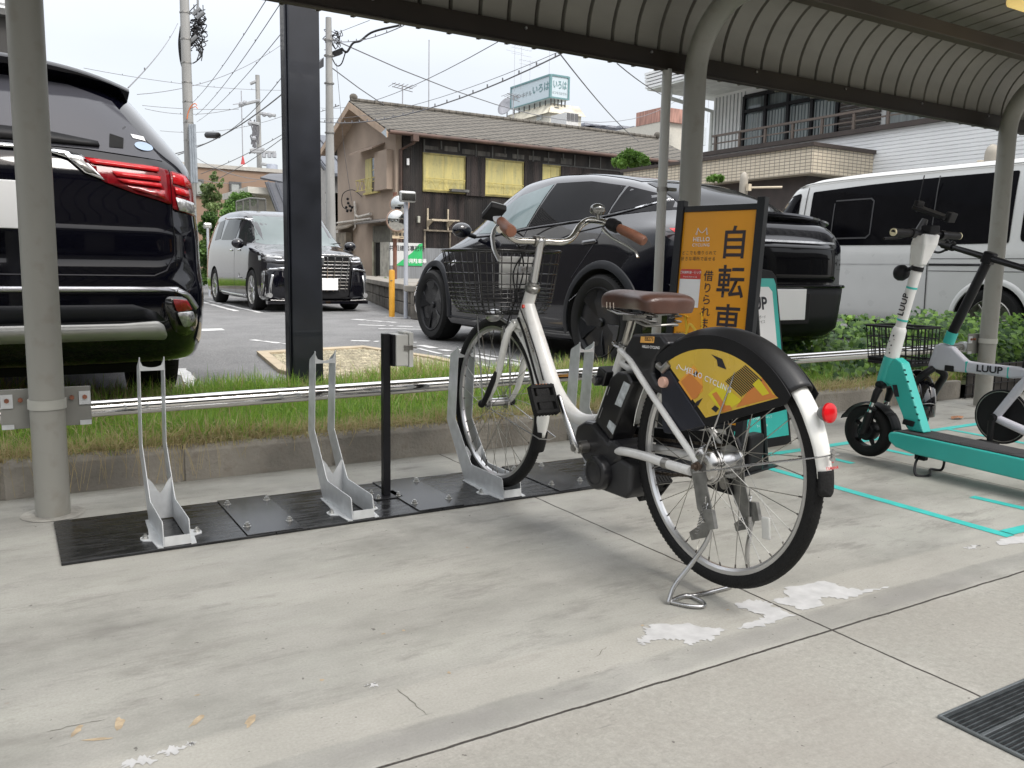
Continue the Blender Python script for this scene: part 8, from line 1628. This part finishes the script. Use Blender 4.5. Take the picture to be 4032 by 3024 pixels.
# ================================================================= poles and wires
PCON = mat('pole_concrete', (.30, .30, .29), .75, var=.18, scale=2, streak=(3, 3, .3), grime=.2)
def pole(name, x, y, D, ytop, r0_, r1_, lab):
    p = att(x, y, D); th_ = thing(name, (p.x, p.y, LOT), lab, 'utility pole'); top = att(x, ytop, D).z
    mb = MB(); mb.tube([(p.x, p.y, LOT), (p.x, p.y, top)], [r0_, r1_], 18); obj('shaft', mb, PCON, th_); return th_, p, top
u1, p1, t1 = pole('utility_pole', 742, 500, 26, -400, .17, .125, 'concrete utility pole wrapped in black cables between the suv and the black post')
def at1(x, y): return att(x, y, 25.8)
mb = MB(); rr = random.Random(9)
for k in range(30):
    x = rr.uniform(758, 798); y = rr.uniform(10, 165); P_ = [at1(x+rr.uniform(-25, 25), y+i*14+rr.uniform(-10, 10)) for i in range(6)]; mb.tube(crv(P_, 4), .014, 5)
mb.tube(crv([at1(712, 105), at1(705, 170), at1(712, 240), at1(728, 290)]), .03, 6); mb.tube(crv([at1(718, 110), at1(712, 180), at1(720, 260)]), .022, 6); mb.tube(crv([at1(758, 165), at1(735, 210), at1(728, 300), at1(745, 360)]), .022, 6)
for k in range(3): mb.tube(crv([at1(750+8*k, 150), at1(775+10*k, 190), at1(795, 215), at1(775, 240), at1(758, 250)]), .018, 5)
for k in range(5): c = at1(772+rr.uniform(-12, 16), 92+14*k); mb.sphere(c, .07, 6, (1.2, 1, .7))
cb = obj('cable_tangle', mb, BLACKP, u1); tag(cb, kind='stuff')
mb = MB()
for x, y, l in ((775, 40, 60), (790, 55, 60), (762, 150, 30)): mb.cyl(at1(x-16, y+18), at1(x+14, y-8), .07, n=8)
mb.cyl(at1(778, -60), at1(780, 70), .035, n=6); obj('splice_box', mb, mat('splice_grey', (.22, .23, .24), .6), u1)
mb = MB(); 
for dx in (0, 9, 17): mb.cyl(at1(748+dx, 490), at1(757+dx, 720), .045, n=8)
obj('cable_conduit', mb, mat('conduit_grey', (.27, .30, .33), .5), u1)
mb = MB(); mb.tube(crv([at1(736, 470), at1(742, 440), at1(755, 415), at1(768, 408), at1(775, 415)]), .016, 5); mb.tube(crv([at1(755, 425), at1(770, 420), at1(778, 428)]), .012, 5); obj('orange_cord', mb, mat('orange_cord', (.6, .16, .05), .6), u1)
mb = MB()
for y in (60, 160, 250, 325, 400, 480, 550): c = at1(739+y*.012, y); mb.lathe([(.145, -.02), (.155, -.02), (.155, .02), (.145, .02)], (p1.x, p1.y, c.z), (0, 0, 1), 18, closedprof=True)
obj('pole_band', mb, DSTEEL, u1)
u2, p2, t2 = pole('utility_pole', 1298, 500, 22, 86, .15, .075, 'tapered concrete pole with black junction box left of the old house gable')
def at2(x, y): return att(x, y, 21.9)
mb = MB(); 
for k in range(10): P_ = [at2(1290+rr.uniform(-18, 60), 140+rr.uniform(-25, 60)) for i in range(4)]; mb.tube(crv(P_, 5), .010, 5)
cb = obj('cable_tangle', mb, BLACKP, u2); tag(cb, kind='stuff')
mb = MB(); mb.prism([at2(1303, 205), at2(1346, 187), at2(1351, 210), at2(1308, 224)], (0, .25, 0)); obj('junction_box', mb, BLACKP, u2, smooth=0)
mb = MB(); mb.tube(crv([at2(1345, 190), at2(1365, 205), at2(1390, 170), at2(1420, 160), at2(1470, 125), at2(1580, 98)]), .028, 6); mb.tube(crv([at2(1362, 200), at2(1345, 250), at2(1325, 258), at2(1305, 225)]), .016, 6); obj('cable_loop', mb, BLACKP, u2)
mb = MB(); mb.prism([at2(1258, 245), at2(1275, 225), at2(1275, 262), at2(1258, 272)], (0, .3, 0)); obj('side_box', mb, mat('dark_grey_plastic', (.06, .06, .062), .4), u2, smooth=0)
mb = MB()
for y in (165, 225, 330, 520): c = at2(1295, y); mb.lathe([(.11, -.015), (.13, -.015), (.13, .015), (.11, .015)], (p2.x, p2.y, c.z), (0, 0, 1), 16, closedprof=True)
obj('pole_band', mb, DSTEEL, u2)
u3, p3, t3 = pole('utility_pole', 1018, 500, 52, 302, .19, .13, 'distant grey utility pole with crossarms and grey transformer')
def at3(x, y): return att(x, y, 51.6)
for (xa, ya, xb, yb) in ((940, 415, 1022, 395), (1022, 445, 1085, 455), (985, 330, 1012, 318), (990, 597, 1085, 600), (980, 480, 1022, 490), (985, 590, 1040, 588), (1030, 645, 1085, 655)): mb = MB(); mb.cyl(at3(xa, ya), at3(xb, yb), .10, n=6); obj('crossarm', mb, mat('crossarm_grey', (.34, .35, .36), .6, var=.2), u3, smooth=0)
mb = MB()
for x in (1040, 1061, 1080): mb.cyl(at3(x, 603), at3(x, 620), .13, n=8)
for x, y in ((950, 410), (965, 405), (1040, 450), (1062, 453), (985, 485), (1000, 545)): mb.sphere(at3(x, y), .16, 8)
obj('insulator', mb, mat('insulator_grey', (.30, .31, .33), .4), u3)
mb = MB(); mb.cyl(at3(1071, 650), at3(1071, 683), .34, n=14); obj('transformer', mb, mat('transformer_grey', (.33, .36, .42), .5), u3)
mb = MB()
for k in range(7): P_ = [at3(990+rr.uniform(-12, 30), 500+rr.uniform(-30, 110)) for i in range(4)]; mb.tube(crv(P_, 4), .04, 5)
cb = obj('cable_tangle', mb, mat('wire_grey', (.10, .10, .11), .6), u3); tag(cb, kind='stuff')
WIREM = mat('overhead_wire', (.16, .16, .17), .6, var=.1)
def wire(a, Da, b_, Db, sag, r, lab, clips=0, mid=None):
    A, B = att(a[0], a[1], Da), att(b_[0], b_[1], Db); pts = []
    for i in range(15): q = i/14; p = A.lerp(B, q); p.z -= sag*4*q*(1-q); pts.append(p)
    w_ = thing('overhead_wire', tuple(A), lab, 'overhead wire', 'overhead wires across the sky'); mb = MB(); mb.tube(pts, r*.75, 5)
    if clips:
        for k in range(clips): q = (k+.7)/clips; i = int(q*14); p = pts[i].lerp(pts[min(14, i+1)], q*14-i) if i < 14 else pts[14]; mb.cyl(p-Vector((0, 0, r*.5)), p+Vector((0, 0, r*3.5)), r*.9, n=4)
    obj('wire', mb, WIREM, w_)
W_ = [
 ((700, 92), 25, (505, 345), 9, .1, .010, 'wire falling left from the tangled pole to behind the suv roof', 2),
 ((330, 268), 40, (1160, 355), 55, .3, .018, 'nearly level far wire crossing above the suv roof and both left poles', 5),
 ((540, 372), 30, (1130, 160), 40, .5, .016, 'wire rising right past the tangled pole to the black post', 2),
 ((1048, 0), 16, (740, 420), 40, .2, .012, 'leftmost of the parallel steep wires rising to the canopy edge', 5),
 ((1100, 20), 16, (770, 455), 40, .2, .012, 'middle of the parallel steep wires rising to the canopy edge', 5),
 ((1125, 110), 18, (775, 480), 42, .2, .012, 'right of the parallel steep wires left of the black post', 4),
 ((560, 415), 50, (940, 430), 52, .1, .02, 'upper level wire running from the tangled pole to the distant pole', 0),
 ((570, 428), 50, (960, 418), 52, .4, .02, 'lower level wire running from the tangled pole to the distant pole', 2),
 ((690, 605), 34, (1135, 350), 26, .3, .028, 'thick bundled cable rising from behind the suv to the black post', 0),
 ((770, 575), 25, (1135, 270), 20, .35, .012, 'thin wire above the thick bundled cable', 3),
 ((630, 515), 60, (1120, 455), 60, .5, .02, 'faint far wire sagging behind the tangled pole', 4),
 ((790, 685), 40, (1128, 520), 36, .1, .02, 'wire rising right over the brown building', 2),
 ((850, 708), 38, (1128, 532), 34, .1, .02, 'second wire rising right over the brown building', 0),
 ((775, 622), 30, (1130, 708), 24, .25, .014, 'wire falling right across the brown building to the small shop', 0),
 ((775, 706), 40, (1010, 712), 42, .15, .02, 'level dark wire across the brown wall', 0),
 ((1300, 140), 21.8, (1455, 80), 16, .0, .008, 'thin wire leaving the top of the tapered pole up to the canopy', 0),
 ((1300, 160), 21.8, (1590, 100), 14, .12, .012, 'clipped wire from the tapered pole up to the canopy', 8),
 ((1300, 150), 21.8, (2700, 370), 70, 2.2, .022, 'long wire sagging right from the tapered pole past the hotel sign', 0),
 ((1300, 262), 21.8, (1950, 472), 60, 1.3, .02, 'long wire falling right from the tapered pole behind the tiled roof', 0),
 ((1262, 425), 40, (1960, 165), 16, .4, .012, 'single wire rising right above the gable peak to the canopy', 0),
 ((1262, 480), 20, (2210, 213), 11, .30, .014, 'clipped cable sweeping across the gable and up to the canopy', 22),
 ((1262, 468), 20, (2210, 200), 11, .22, .006, 'messenger wire just above the clipped cable', 0),
 ((2205, 212), 11, (2520, 560), 24, .1, .012, 'wire dropping right from the canopy to the tiled roof', 0),
 ((2430, 250), 12, (2700, 395), 26, .15, .012, 'wire dropping right from the canopy to the middle column', 0),
 ((1325, 250), 21.8, (1352, 560), 24.5, .0, .008, 'service wire dropping from the tapered pole to the gable', 0),
 ((1352, 560), 24.5, (1385, 790), 26, .1, .010, 'service cable running down the beige gable', 4),
 ((1262, 440), 45, (1335, 415), 22, .0, .02, 'short red-tagged wire left of the gable peak', 3),
 ((700, 610), 27, (740, 596), 26, .0, .02, 'short cable stub from the suv side to the tangled pole', 0),
]
for w_ in W_: wire(*w_[:7], clips=w_[7])
mb = MB(); c = at1(845, 535); mb.tube([att(805, 530, 28), att(815, 532, 28), att(860, 533, 27.5), att(868, 528, 27.5)], [.02, .10, .10, .02], 8); tag(obj('cable_splice', mb, BLACKP), 'black sleeve hanging on the overhead cable right of the tangled pole', 'cable splice')
# ================================================================= street furniture across the car park
g0 = lambda x, y, z=LOT: onz(x, y, z)
c = g0(1543, 1247); bo = thing('bollard', tuple(c), 'yellow round bollard standing at the edge of the asphalt by the stone wall', 'bollard')
zt = ony(1545, 1063, c.y).z; mb = MB(); mb.lathe([(.044, 0), (.044, zt-LOT-.02), (.036, zt-LOT), (0, zt-LOT+.006)], c, (0, 0, 1), 22); obj('post', mb, mat('bollard_yellow', (.66, .33, .035), .4, var=.06), bo)
mb = MB(); mb.box((c.x-.022, c.y-.038, zt-.16), (.03, .012, .012)); obj('reflector_slot', mb, BATN, bo, smooth=0)
c = g0(1598, 1253); mp_ = thing('mirror_post', tuple(c), 'pale grey pole with rectangular traffic mirror in front of the old house', 'traffic mirror'); D = 11.9
zt = ony(1590, 775, c.y).z; mb = MB(); mb.cyl(c, (c.x, c.y, zt), .032, n=14); obj('pole', mb, mat('pole_pale_grey', (.40, .42, .46), .4, var=.06), mp_)
a, b_ = ony(1574, 750, c.y-.1), ony(1637, 798, c.y-.1); mb = MB(); mb.bb((a.x, c.y-.13, b_.z), (b_.x, c.y-.05, a.z)); mm_ = obj('mirror_housing', mb, mat('mirror_frame_chrome', (.5, .5, .48), .25, .7), mp_, smooth=0, bevel=.03, seg=4)
mb = MB(); mb.bb((a.x+.02, c.y-.137, b_.z+.02), (b_.x-.02, c.y-.131, a.z-.04)); obj('mirror_glass', mb, mat('mirror_glass', (.55, .55, .52), .05, 1.), mm_, smooth=0, bevel=.0)
D = 21.; c = Vector((att(1555, 1000, D).x, att(1555, 1000, D).y, .3)); rp_ = thing('round_mirror_post', tuple(c), 'rusty brown pole with two round traffic mirrors and cream name board', 'traffic mirror')
zt = att(1560, 760, D).z; mb = MB(); mb.cyl(c, (c.x, c.y, zt), .05, n=12); obj('pole', mb, mat('rust_pole', (.16, .07, .045), .6, var=.3), rp_)
for (x, y, r_, nrm) in ((1572, 806, .23, (-.55, -.8, 0)), (1564, 868, .255, (-.1, -1, -.05))):
    p = att(x, y, D-.42); mb = MB(); n_ = Vector(nrm).normalized(); mb.lathe([(0, .05), (r_*.5, .035), (r_*.9, 0), (r_, -.01), (r_, -.06), (0, -.08)], p, n_, 28); o = obj('round_mirror', mb, mat('convex_mirror', (.55, .56, .55), .06, 1.), rp_)
    mb = MB(); mb.lathe([(r_*.97, .0), (r_*1.04, .0), (r_*1.06, -.06), (r_*.97, -.06)], p, n_, 28, closedprof=True); obj('mirror_rim', mb, mat('mirror_rim_dull', (.30, .20, .15), .5), o)
a, b_ = att(1545, 906, D-.35), att(1608, 940, D-.35); mb = MB(); mb.bb((a.x, a.y, b_.z), (b_.x, a.y+.03, a.z)); nb = obj('name_board', mb, mat('cream_board', (.62, .50, .34), .5, var=.05), rp_, smooth=0, bevel=.01)
cx_ = (a.x+b_.x)/2
text('board_text', '井田建築', .085, (cx_, a.y, (a.z+b_.z)/2-.005), (1, 0, 0), (0, 0, 1), INK, nb, bold=.02, off=.004, track=1.2); text('board_text', '設計・監理・コンサルタント', .035, (cx_, a.y, a.z-.045), (1, 0, 0), (0, 0, 1), INK, nb, bold=.01, off=.004, sx=.75); text('board_text', '一級建築士', .032, (cx_+.08, a.y, b_.z+.035), (1, 0, 0), (0, 0, 1), INK, nb, off=.004, bold=.01)
D = 22.2; a, b_ = att(1537, 954, D), att(1704, 1048, D); sb_ = thing('office_signboard', ((a.x+b_.x)/2, a.y, LOT), 'white signboard with black writing and green diagonal corner below the old house', 'signboard')
mb = MB(); mb.bb((a.x, a.y, b_.z), (b_.x, a.y+.06, a.z)); bd = obj('board', mb, mat('board_white', (.58, .59, .58), .5, var=.03), sb_, smooth=0)
mb = MB(); mb.prism([(a.x+.14, a.y-.004, b_.z), (b_.x, a.y-.004, b_.z), (b_.x, a.y-.004, a.z), (b_.x-.10, a.y-.004, a.z-.02), (b_.x-.30, a.y-.004, a.z-.25)], (0, .002, 0)); obj('green_corner', mb, mat('sign_bright_green', (.03, .42, .13), .5), bd, smooth=0)
w_ = b_.x-a.x; text('sign_text', '井田建築事務所', .155, (a.x+w_*.52, a.y, a.z-.155), (1, 0, 0), (0, 0, 1), INK, bd, bold=.012, off=.005, sx=.95); text('sign_text', '専用駐車場', .13, (a.x+w_*.78, a.y, b_.z+.12), (1, 0, 0), (0, 0, 1), PAPER, bd, bold=.02, off=.009)
mb = MB(); mb.bb((a.x, a.y+.01, b_.z-.42), (b_.x+.8, a.y+.05, b_.z-.02)); mb.bb((b_.x, a.y+.01, b_.z-.02), (b_.x+1.4, a.y+.05, a.z-.12)); mb.bb((a.x, a.y+.0, .4), (a.x+.05, a.y+.08, b_.z)); obj('fence_panel', mb, mat('grey_tin', (.20, .21, .22), .6, var=.2, streak=(8, 8, .3)), sb_, smooth=0)
# low stone wall and paved terrace in front of the house
ST = mat('wall_stone', (.11, .10, .085), .9, var=.5, scale=5, bump=.8, bscale=14, grime=.3)
W0, W1, W2_, W3 = g0(1405, 1165), g0(1535, 1222), g0(1660, 1262), g0(1900, 1290)
lw = thing('stone_wall', tuple(W1), 'low blackish stone block wall carrying the terrace behind the yellow bollard', 'wall'); hW = .50
for A_, B_ in ((W0+(W0-W1)*1.5, W1), (W1, W2_), (W2_, W2_+Vector((3.5, .6, 0)))):
    d_ = (B_-A_); L__ = d_.length; d_.normalize(); nb_ = max(3, int(L__/.42)); nrm = Vector((-d_.y, d_.x, 0))
    for row in range(2):
        mb = MB()
        for k in range(nb_): s0, s1 = L__*k/nb_+.008, L__*(k+1)/nb_-.008; p = A_+d_*s0; q = A_+d_*s1; j = random.uniform(-.01, .01); mb.prism([(p.x+nrm.x*j, p.y+nrm.y*j, LOT+.20*row+.005), (q.x+nrm.x*j, q.y+nrm.y*j, LOT+.20*row+.005), (q.x+nrm.x*.3, q.y+nrm.y*.3, LOT+.20*row+.005), (p.x+nrm.x*.3, p.y+nrm.y*.3, LOT+.20*row+.005)], (0, 0, .19))
        obj('block_course', mb, ST, lw, smooth=0, bevel=.012)
    mb = MB(); p, q = A_-nrm*.04, B_-nrm*.04; mb.prism([(p.x, p.y, LOT+.40), (q.x, q.y, LOT+.40), (q.x+nrm.x*.5, q.y+nrm.y*.5, LOT+.40), (p.x+nrm.x*.5, p.y+nrm.y*.5, LOT+.40)], (0, 0, .09)); obj('cap_stone', mb, mat('cap_stone', (.24, .22, .19), .9, var=.3, scale=3, bump=.4, bscale=20), lw, smooth=0, bevel=.01)
mb = MB(); p, q = W0+(W0-W1)*1.5, W1; mb.face([(p.x+.2, p.y+.3, LOT+.45), (q.x+.2, q.y+.3, LOT+.45), (W2_.x+3.5, W2_.y+.9, LOT+.45), (HX+12, HY+.1, LOT+.45), (HX-.1, HY+.1, LOT+.45), (p.x, HY+3, LOT+.45)]); tag(obj('terrace', mb, mat('terrace_paving', (.25, .235, .21), .9, var=.25, scale=1.5), smooth=0), kind='structure')
# gravel island with cream border
IS = [(1.80, 7.2), (2.82, 7.40), (3.05, 6.3), (3.05, 4.95), (1.75, 4.95), (1.62, 5.9)]; cen = Vector((2.35, 6.2))
mb = MB(); GRV = mat('gravel', (.27, .24, .16), .9, var=.6, scale=28, bump=1.2, bscale=35)
P_o = [Vector(p) for p in IS]; P_i = [cen+(p-cen)*.88 for p in P_o]
for i in range(len(IS)):
    j = (i+1) % len(IS); a, b_, c_, d_ = P_o[i], P_o[j], P_i[j], P_i[i]; mb.prism([(v.x, v.y, LOT-.02) for v in (a, b_, c_, d_)], (0, 0, .05))
tag(obj('island_border', mb, mat('cream_edging', (.40, .33, .23), .8, var=.15), smooth=0, bevel=.005), kind='structure')
mb = MB(); mb.face([(v.x, v.y, LOT+.012) for v in P_i]); tag(obj('gravel_bed', mb, GRV, smooth=0), kind='structure')
mb = MB()
for k in range(1500):
    u, v = random.random(), random.random(); i = random.randrange(len(IS)); p = cen+(P_i[i]-cen)*math.sqrt(u)*(1-v)+(P_i[(i+1) % len(IS)]-cen)*math.sqrt(u)*v; r_ = random.uniform(.008, .018)
    c_ = Vector((p.x, p.y, LOT+.014)); vs = [c_+Vector((random.uniform(.7, 1.2)*r_*dx, random.uniform(.7, 1.2)*r_*dy, r_*.6*dz)) for dx, dy, dz in ((1, 0, 0), (-1, 0, 0), (0, 1, 0), (0, -1, 0), (0, 0, 1.2))]; mb.add(vs, [(0, 2, 4), (2, 1, 4), (1, 3, 4), (3, 0, 4)])
tag(obj('gravel_stones', mb, mat('gravel_stone', (.36, .32, .23), .85, var=.5, scale=9), smooth=0), 'pale loose gravel filling the bordered island', 'gravel', kind='stuff')
# ================================================================= trees and shrubs
def foliage(name, blobs, n, size, cols, parent, seed=1, upz=.4):
    r_ = np.random.default_rng(seed); W = np.array([b[3]**2 for b in blobs]); W = W/W.sum(); idx = r_.choice(len(blobs), n, p=W)
    B = np.array([(b[0], b[1], b[2]) for b in blobs])[idx]; Rr = np.array([b[3] for b in blobs])[idx]; d = r_.normal(size=(n, 3)); d /= np.linalg.norm(d, axis=1)[:, None]; rad = Rr*(r_.random(n)**.45)*(1+.25*r_.normal(size=n)*.5)
    c = B+d*rad[:, None]*np.array([1, 1, .85]); s = r_.uniform(.6, 1.3, n)*size; nz = r_.normal(size=(n, 3))+np.array([0, -.3, upz]); nz /= np.linalg.norm(nz, axis=1)[:, None]; t_ = np.cross(nz, r_.normal(size=(n, 3))); t_ /= np.linalg.norm(t_, axis=1)[:, None]; u = np.cross(nz, t_)
    V = np.zeros((n, 4, 3)); V[:, 0] = c-t_*s[:, None]; V[:, 1] = c+u*s[:, None]*.45; V[:, 2] = c+t_*s[:, None]; V[:, 3] = c-u*s[:, None]*.45
    me = bpy.data.meshes.new(name); me.vertices.add(n*4); me.vertices.foreach_set('co', (V-np.array(WLOC[parent.name])).ravel()); me.loops.add(n*4); me.loops.foreach_set('vertex_index', np.arange(n*4, dtype=np.int32)); me.polygons.add(n); me.polygons.foreach_set('loop_start', (np.arange(n)*4).astype(np.int32)); me.polygons.foreach_set('loop_total', np.full(n, 4, np.int32)); me.update(); me.validate()
    ca = me.color_attributes.new('blade', 'FLOAT_COLOR', 'POINT'); q = (r_.random(n)*.6+.4*((idx*7919) % 13)/13)[:, None]; cc_ = np.array(cols[0])*(1-q)+np.array(cols[1])*q; c4 = np.ones((n, 4, 4)); c4[:, :, :3] = cc_[:, None]; ca.data.foreach_set('color', c4.ravel()); me.materials.append(BLADE)
    o = bpy.data.objects.new(name, me); COL.objects.link(o); o.parent = parent; WLOC[o.name] = WLOC[parent.name].copy(); return o
def plant(name, lab, cat, D, blobs_px, n, size, cols, stems, seed=1, group=None, gz=LOT):
    b0 = att(blobs_px[0][0], blobs_px[0][1], D); t_ = thing(name, (b0.x, b0.y, gz), lab, cat, group); r_ = random.Random(seed); bl = []
    for (x, y, rp__) in blobs_px: c_ = att(x, y, D+r_.uniform(-.02, .02)*D); bl.append((c_.x, c_.y, c_.z, rp__*D/FPX))
    foliage('crown', bl, n, size, cols, t_, seed); mb = MB(); base = Vector((b0.x, b0.y, gz))
    for (x, y, r1) in stems: e_ = att(x, y, D); m_ = base.lerp(e_, .5)+Vector((r_.uniform(-.1, .1), 0, 0)); mb.tube([base, m_, e_], [r1, r1*.7, r1*.3], 7)
    obj('trunk', mb, mat('bark', (.10, .075, .05), .9, var=.3, scale=12), t_); return t_
GC = ((.03, .075, .018), (.16, .28, .06)); GC2 = ((.05, .12, .02), (.22, .40, .09))
rr = random.Random(4)
plant('sapling', 'thin young tree with reddish stems and loose leaves right of the suv', 'tree', 21.5, [(830, 740, 22), (840, 700, 16), (812, 765, 24), (850, 775, 26), (820, 800, 26), (865, 730, 12), (838, 820, 26), (800, 735, 12), (860, 810, 18), (845, 680, 8), (875, 712, 8)], 1300, .055, ((.07, .11, .035), (.24, .33, .12)), [(835, 700, .03), (812, 745, .02), (862, 725, .02), (845, 780, .025), (818, 800, .03)], 3)
plant('leafy_bush', 'bright green rounded bush behind the black minivan roof', 'bush', 24.5, [(935, 790, 32), (965, 780, 30), (905, 810, 28), (895, 840, 26), (940, 830, 40), (985, 790, 24), (925, 770, 16)], 4200, .05, GC2, [(935, 820, .05)], 4)
plant('hedge', 'tall dark climbing hedge between the suv and the black minivan', 'hedge', 20.5, [(825, 860, 30), (850, 880, 30), (805, 900, 30), (835, 930, 34), (860, 930, 28), (815, 970, 34), (845, 990, 30), (820, 1030, 32), (850, 1040, 26), (815, 1080, 30), (845, 1095, 26), (800, 1000, 26), (800, 1100, 26)], 7000, .05, GC, [(825, 900, .05)], 5)
plant('weed_clump', 'scruffy weeds growing at the foot of the old house doorway', 'weeds', 22.8, [(1455, 1105, 12), (1462, 1115, 12), (1508, 1115, 12), (1500, 1130, 10), (1518, 1100, 8)], 700, .045, GC2, [(1508, 1080, .008), (1455, 1090, .008)], 6, gz=.55)
pn_ = plant('pine', 'clipped green pine crown showing above the black car roof', 'pine tree', 20., [(2455, 625, 26), (2480, 615, 28), (2510, 622, 26), (2535, 632, 20), (2425, 640, 16), (2495, 640, 24), (2450, 645, 18), (2545, 645, 12)], 5200, .06, ((.05, .12, .02), (.24, .42, .08)), [(2490, 640, .07), (2520, 650, .05)], 7)
plant('low_pine', 'small tuft of pine in front of the cream tiled porch', 'pine tree', 13.5, [(2812, 700, 12), (2835, 703, 14), (2795, 705, 9)], 600, .045, ((.05, .12, .02), (.24, .42, .08)), [(2815, 720, .02)], 8)
gb = [(-.2, 20.3), (2.9, 20.3)]
mb = MB(); mb.bb((-.5, 20.0, LOT), (3.5, 20.15, LOT+.14)); tag(obj('far_kerb', mb, KERB, smooth=0, bevel=.01), kind='structure')
g = blades('verge_grass', 5000, (1.5, 3.6), lambda n, x: 20.2+.8*rng.random(n), lambda n, x, y: rng.uniform(.2, .5, n), gcol(lambda x, y: .1+0*x), lean=.4, wid=(.006, .012)); tag(g, 'long green grass at the far kerb beside the black minivan', 'grass', kind='stuff')
c = att(823, 1100, 19.2); mf = thing('small_mirror_post', (c.x, c.y, LOT), 'thin pale post with small boxy mirror in front of the hedge', 'traffic mirror')
zt = att(818, 900, 19.2).z; mb = MB(); mb.cyl((c.x, c.y, LOT), (c.x, c.y, zt), .028, n=10); obj('pole', mb, mat('pole_pale_grey', (.40, .42, .46), .4, var=.06), mf)
a, b_ = att(800, 877, 19.1), att(838, 901, 19.1); mb = MB(); mb.bb((a.x, a.y-.06, b_.z), (b_.x, a.y+.03, a.z)); obj('mirror_housing', mb, mat('mirror_frame_chrome', (.5, .5, .48), .25, .7), mf, smooth=0, bevel=.03)
gf = thing('garden_fence', tuple(att(1000, 800, 21).xy)+(LOT,), 'grey mesh screen fence on the roof line behind the minivan', 'fence')
mb = MB(); F0, F1, F2 = att(930, 795, 21), att(983, 780, 21), att(1046, 785, 21)
for p in (F0, F0.lerp(F1, .5), F1, F1.lerp(F2, .5), F2): mb.cyl((p.x, p.y, LOT), p, .02, n=6)
mb.tube([F0, F1, F2], .025, 6); obj('fence_frame', mb, mat('fence_grey', (.14, .14, .13), .5), gf, smooth=0)
mb = MB()
for a, b_ in ((F0, F1), (F1, F2)):
    for k in range(16): p = a.lerp(b_, k/16); mb.cyl((p.x, p.y, LOT+1.0), p, .007, n=4)
mo_ = obj('fence_mesh', mb, mat('fence_grey', (.14, .14, .13), .5), gf, smooth=0); tag(mo_, kind='stuff')
# wire fence at the ivy bank
wf = thing('wire_fence', (6.6, 3.52, 0), 'low dark wire mesh fence under the ivy right of the end column', 'fence')
mb = MB()
for k in range(18): mb.cyl((5.9+.09*k, 3.47, 0), (5.9+.09*k, 3.47, .26), .004, n=5)
for z in (.03, .10, .17, .24): mb.cyl((5.88, 3.465, z), (7.5, 3.465, z), .004, n=5)
obj('mesh', mb, BLACKM, wf, smooth=0)
mb = MB(); mb.bb((5.95, 3.49, 0), (9.5, 3.495, .24)); obj('back_board', mb, mat('bank_dark_stone', (.05, .045, .04), .9, var=.4, scale=10), wf, smooth=0)
# ================================================================= behind the viewer: unseen building added to give the cars dark reflections
sb2 = thing('reflected_block', (0, -7, 0), 'long dark unseen building added behind the viewer for the car reflections', 'building')
mb = MB(); mb.bb((-30, -18, 0), (34, -9, 5.2)); obj('wall', mb, mat('reflected_wall', (.13, .125, .115), .7, var=.2), sb2, smooth=0)
mb = MB()
for k in range(15): mb.bb((-28+4*k, -8.99, .3), (-25+4*k, -8.95, 3.0))
obj('reflected_pane', mb, mat('reflected_glass', (.02, .022, .025), .08, coat=.5), sb2, smooth=0)
mb = MB(); mb.bb((-30, -9, 3.3), (34, -7.6, 3.5)); obj('canopy', mb, BROWN, sb2, smooth=0)  # overhang of the added building, unseen like the rest of it
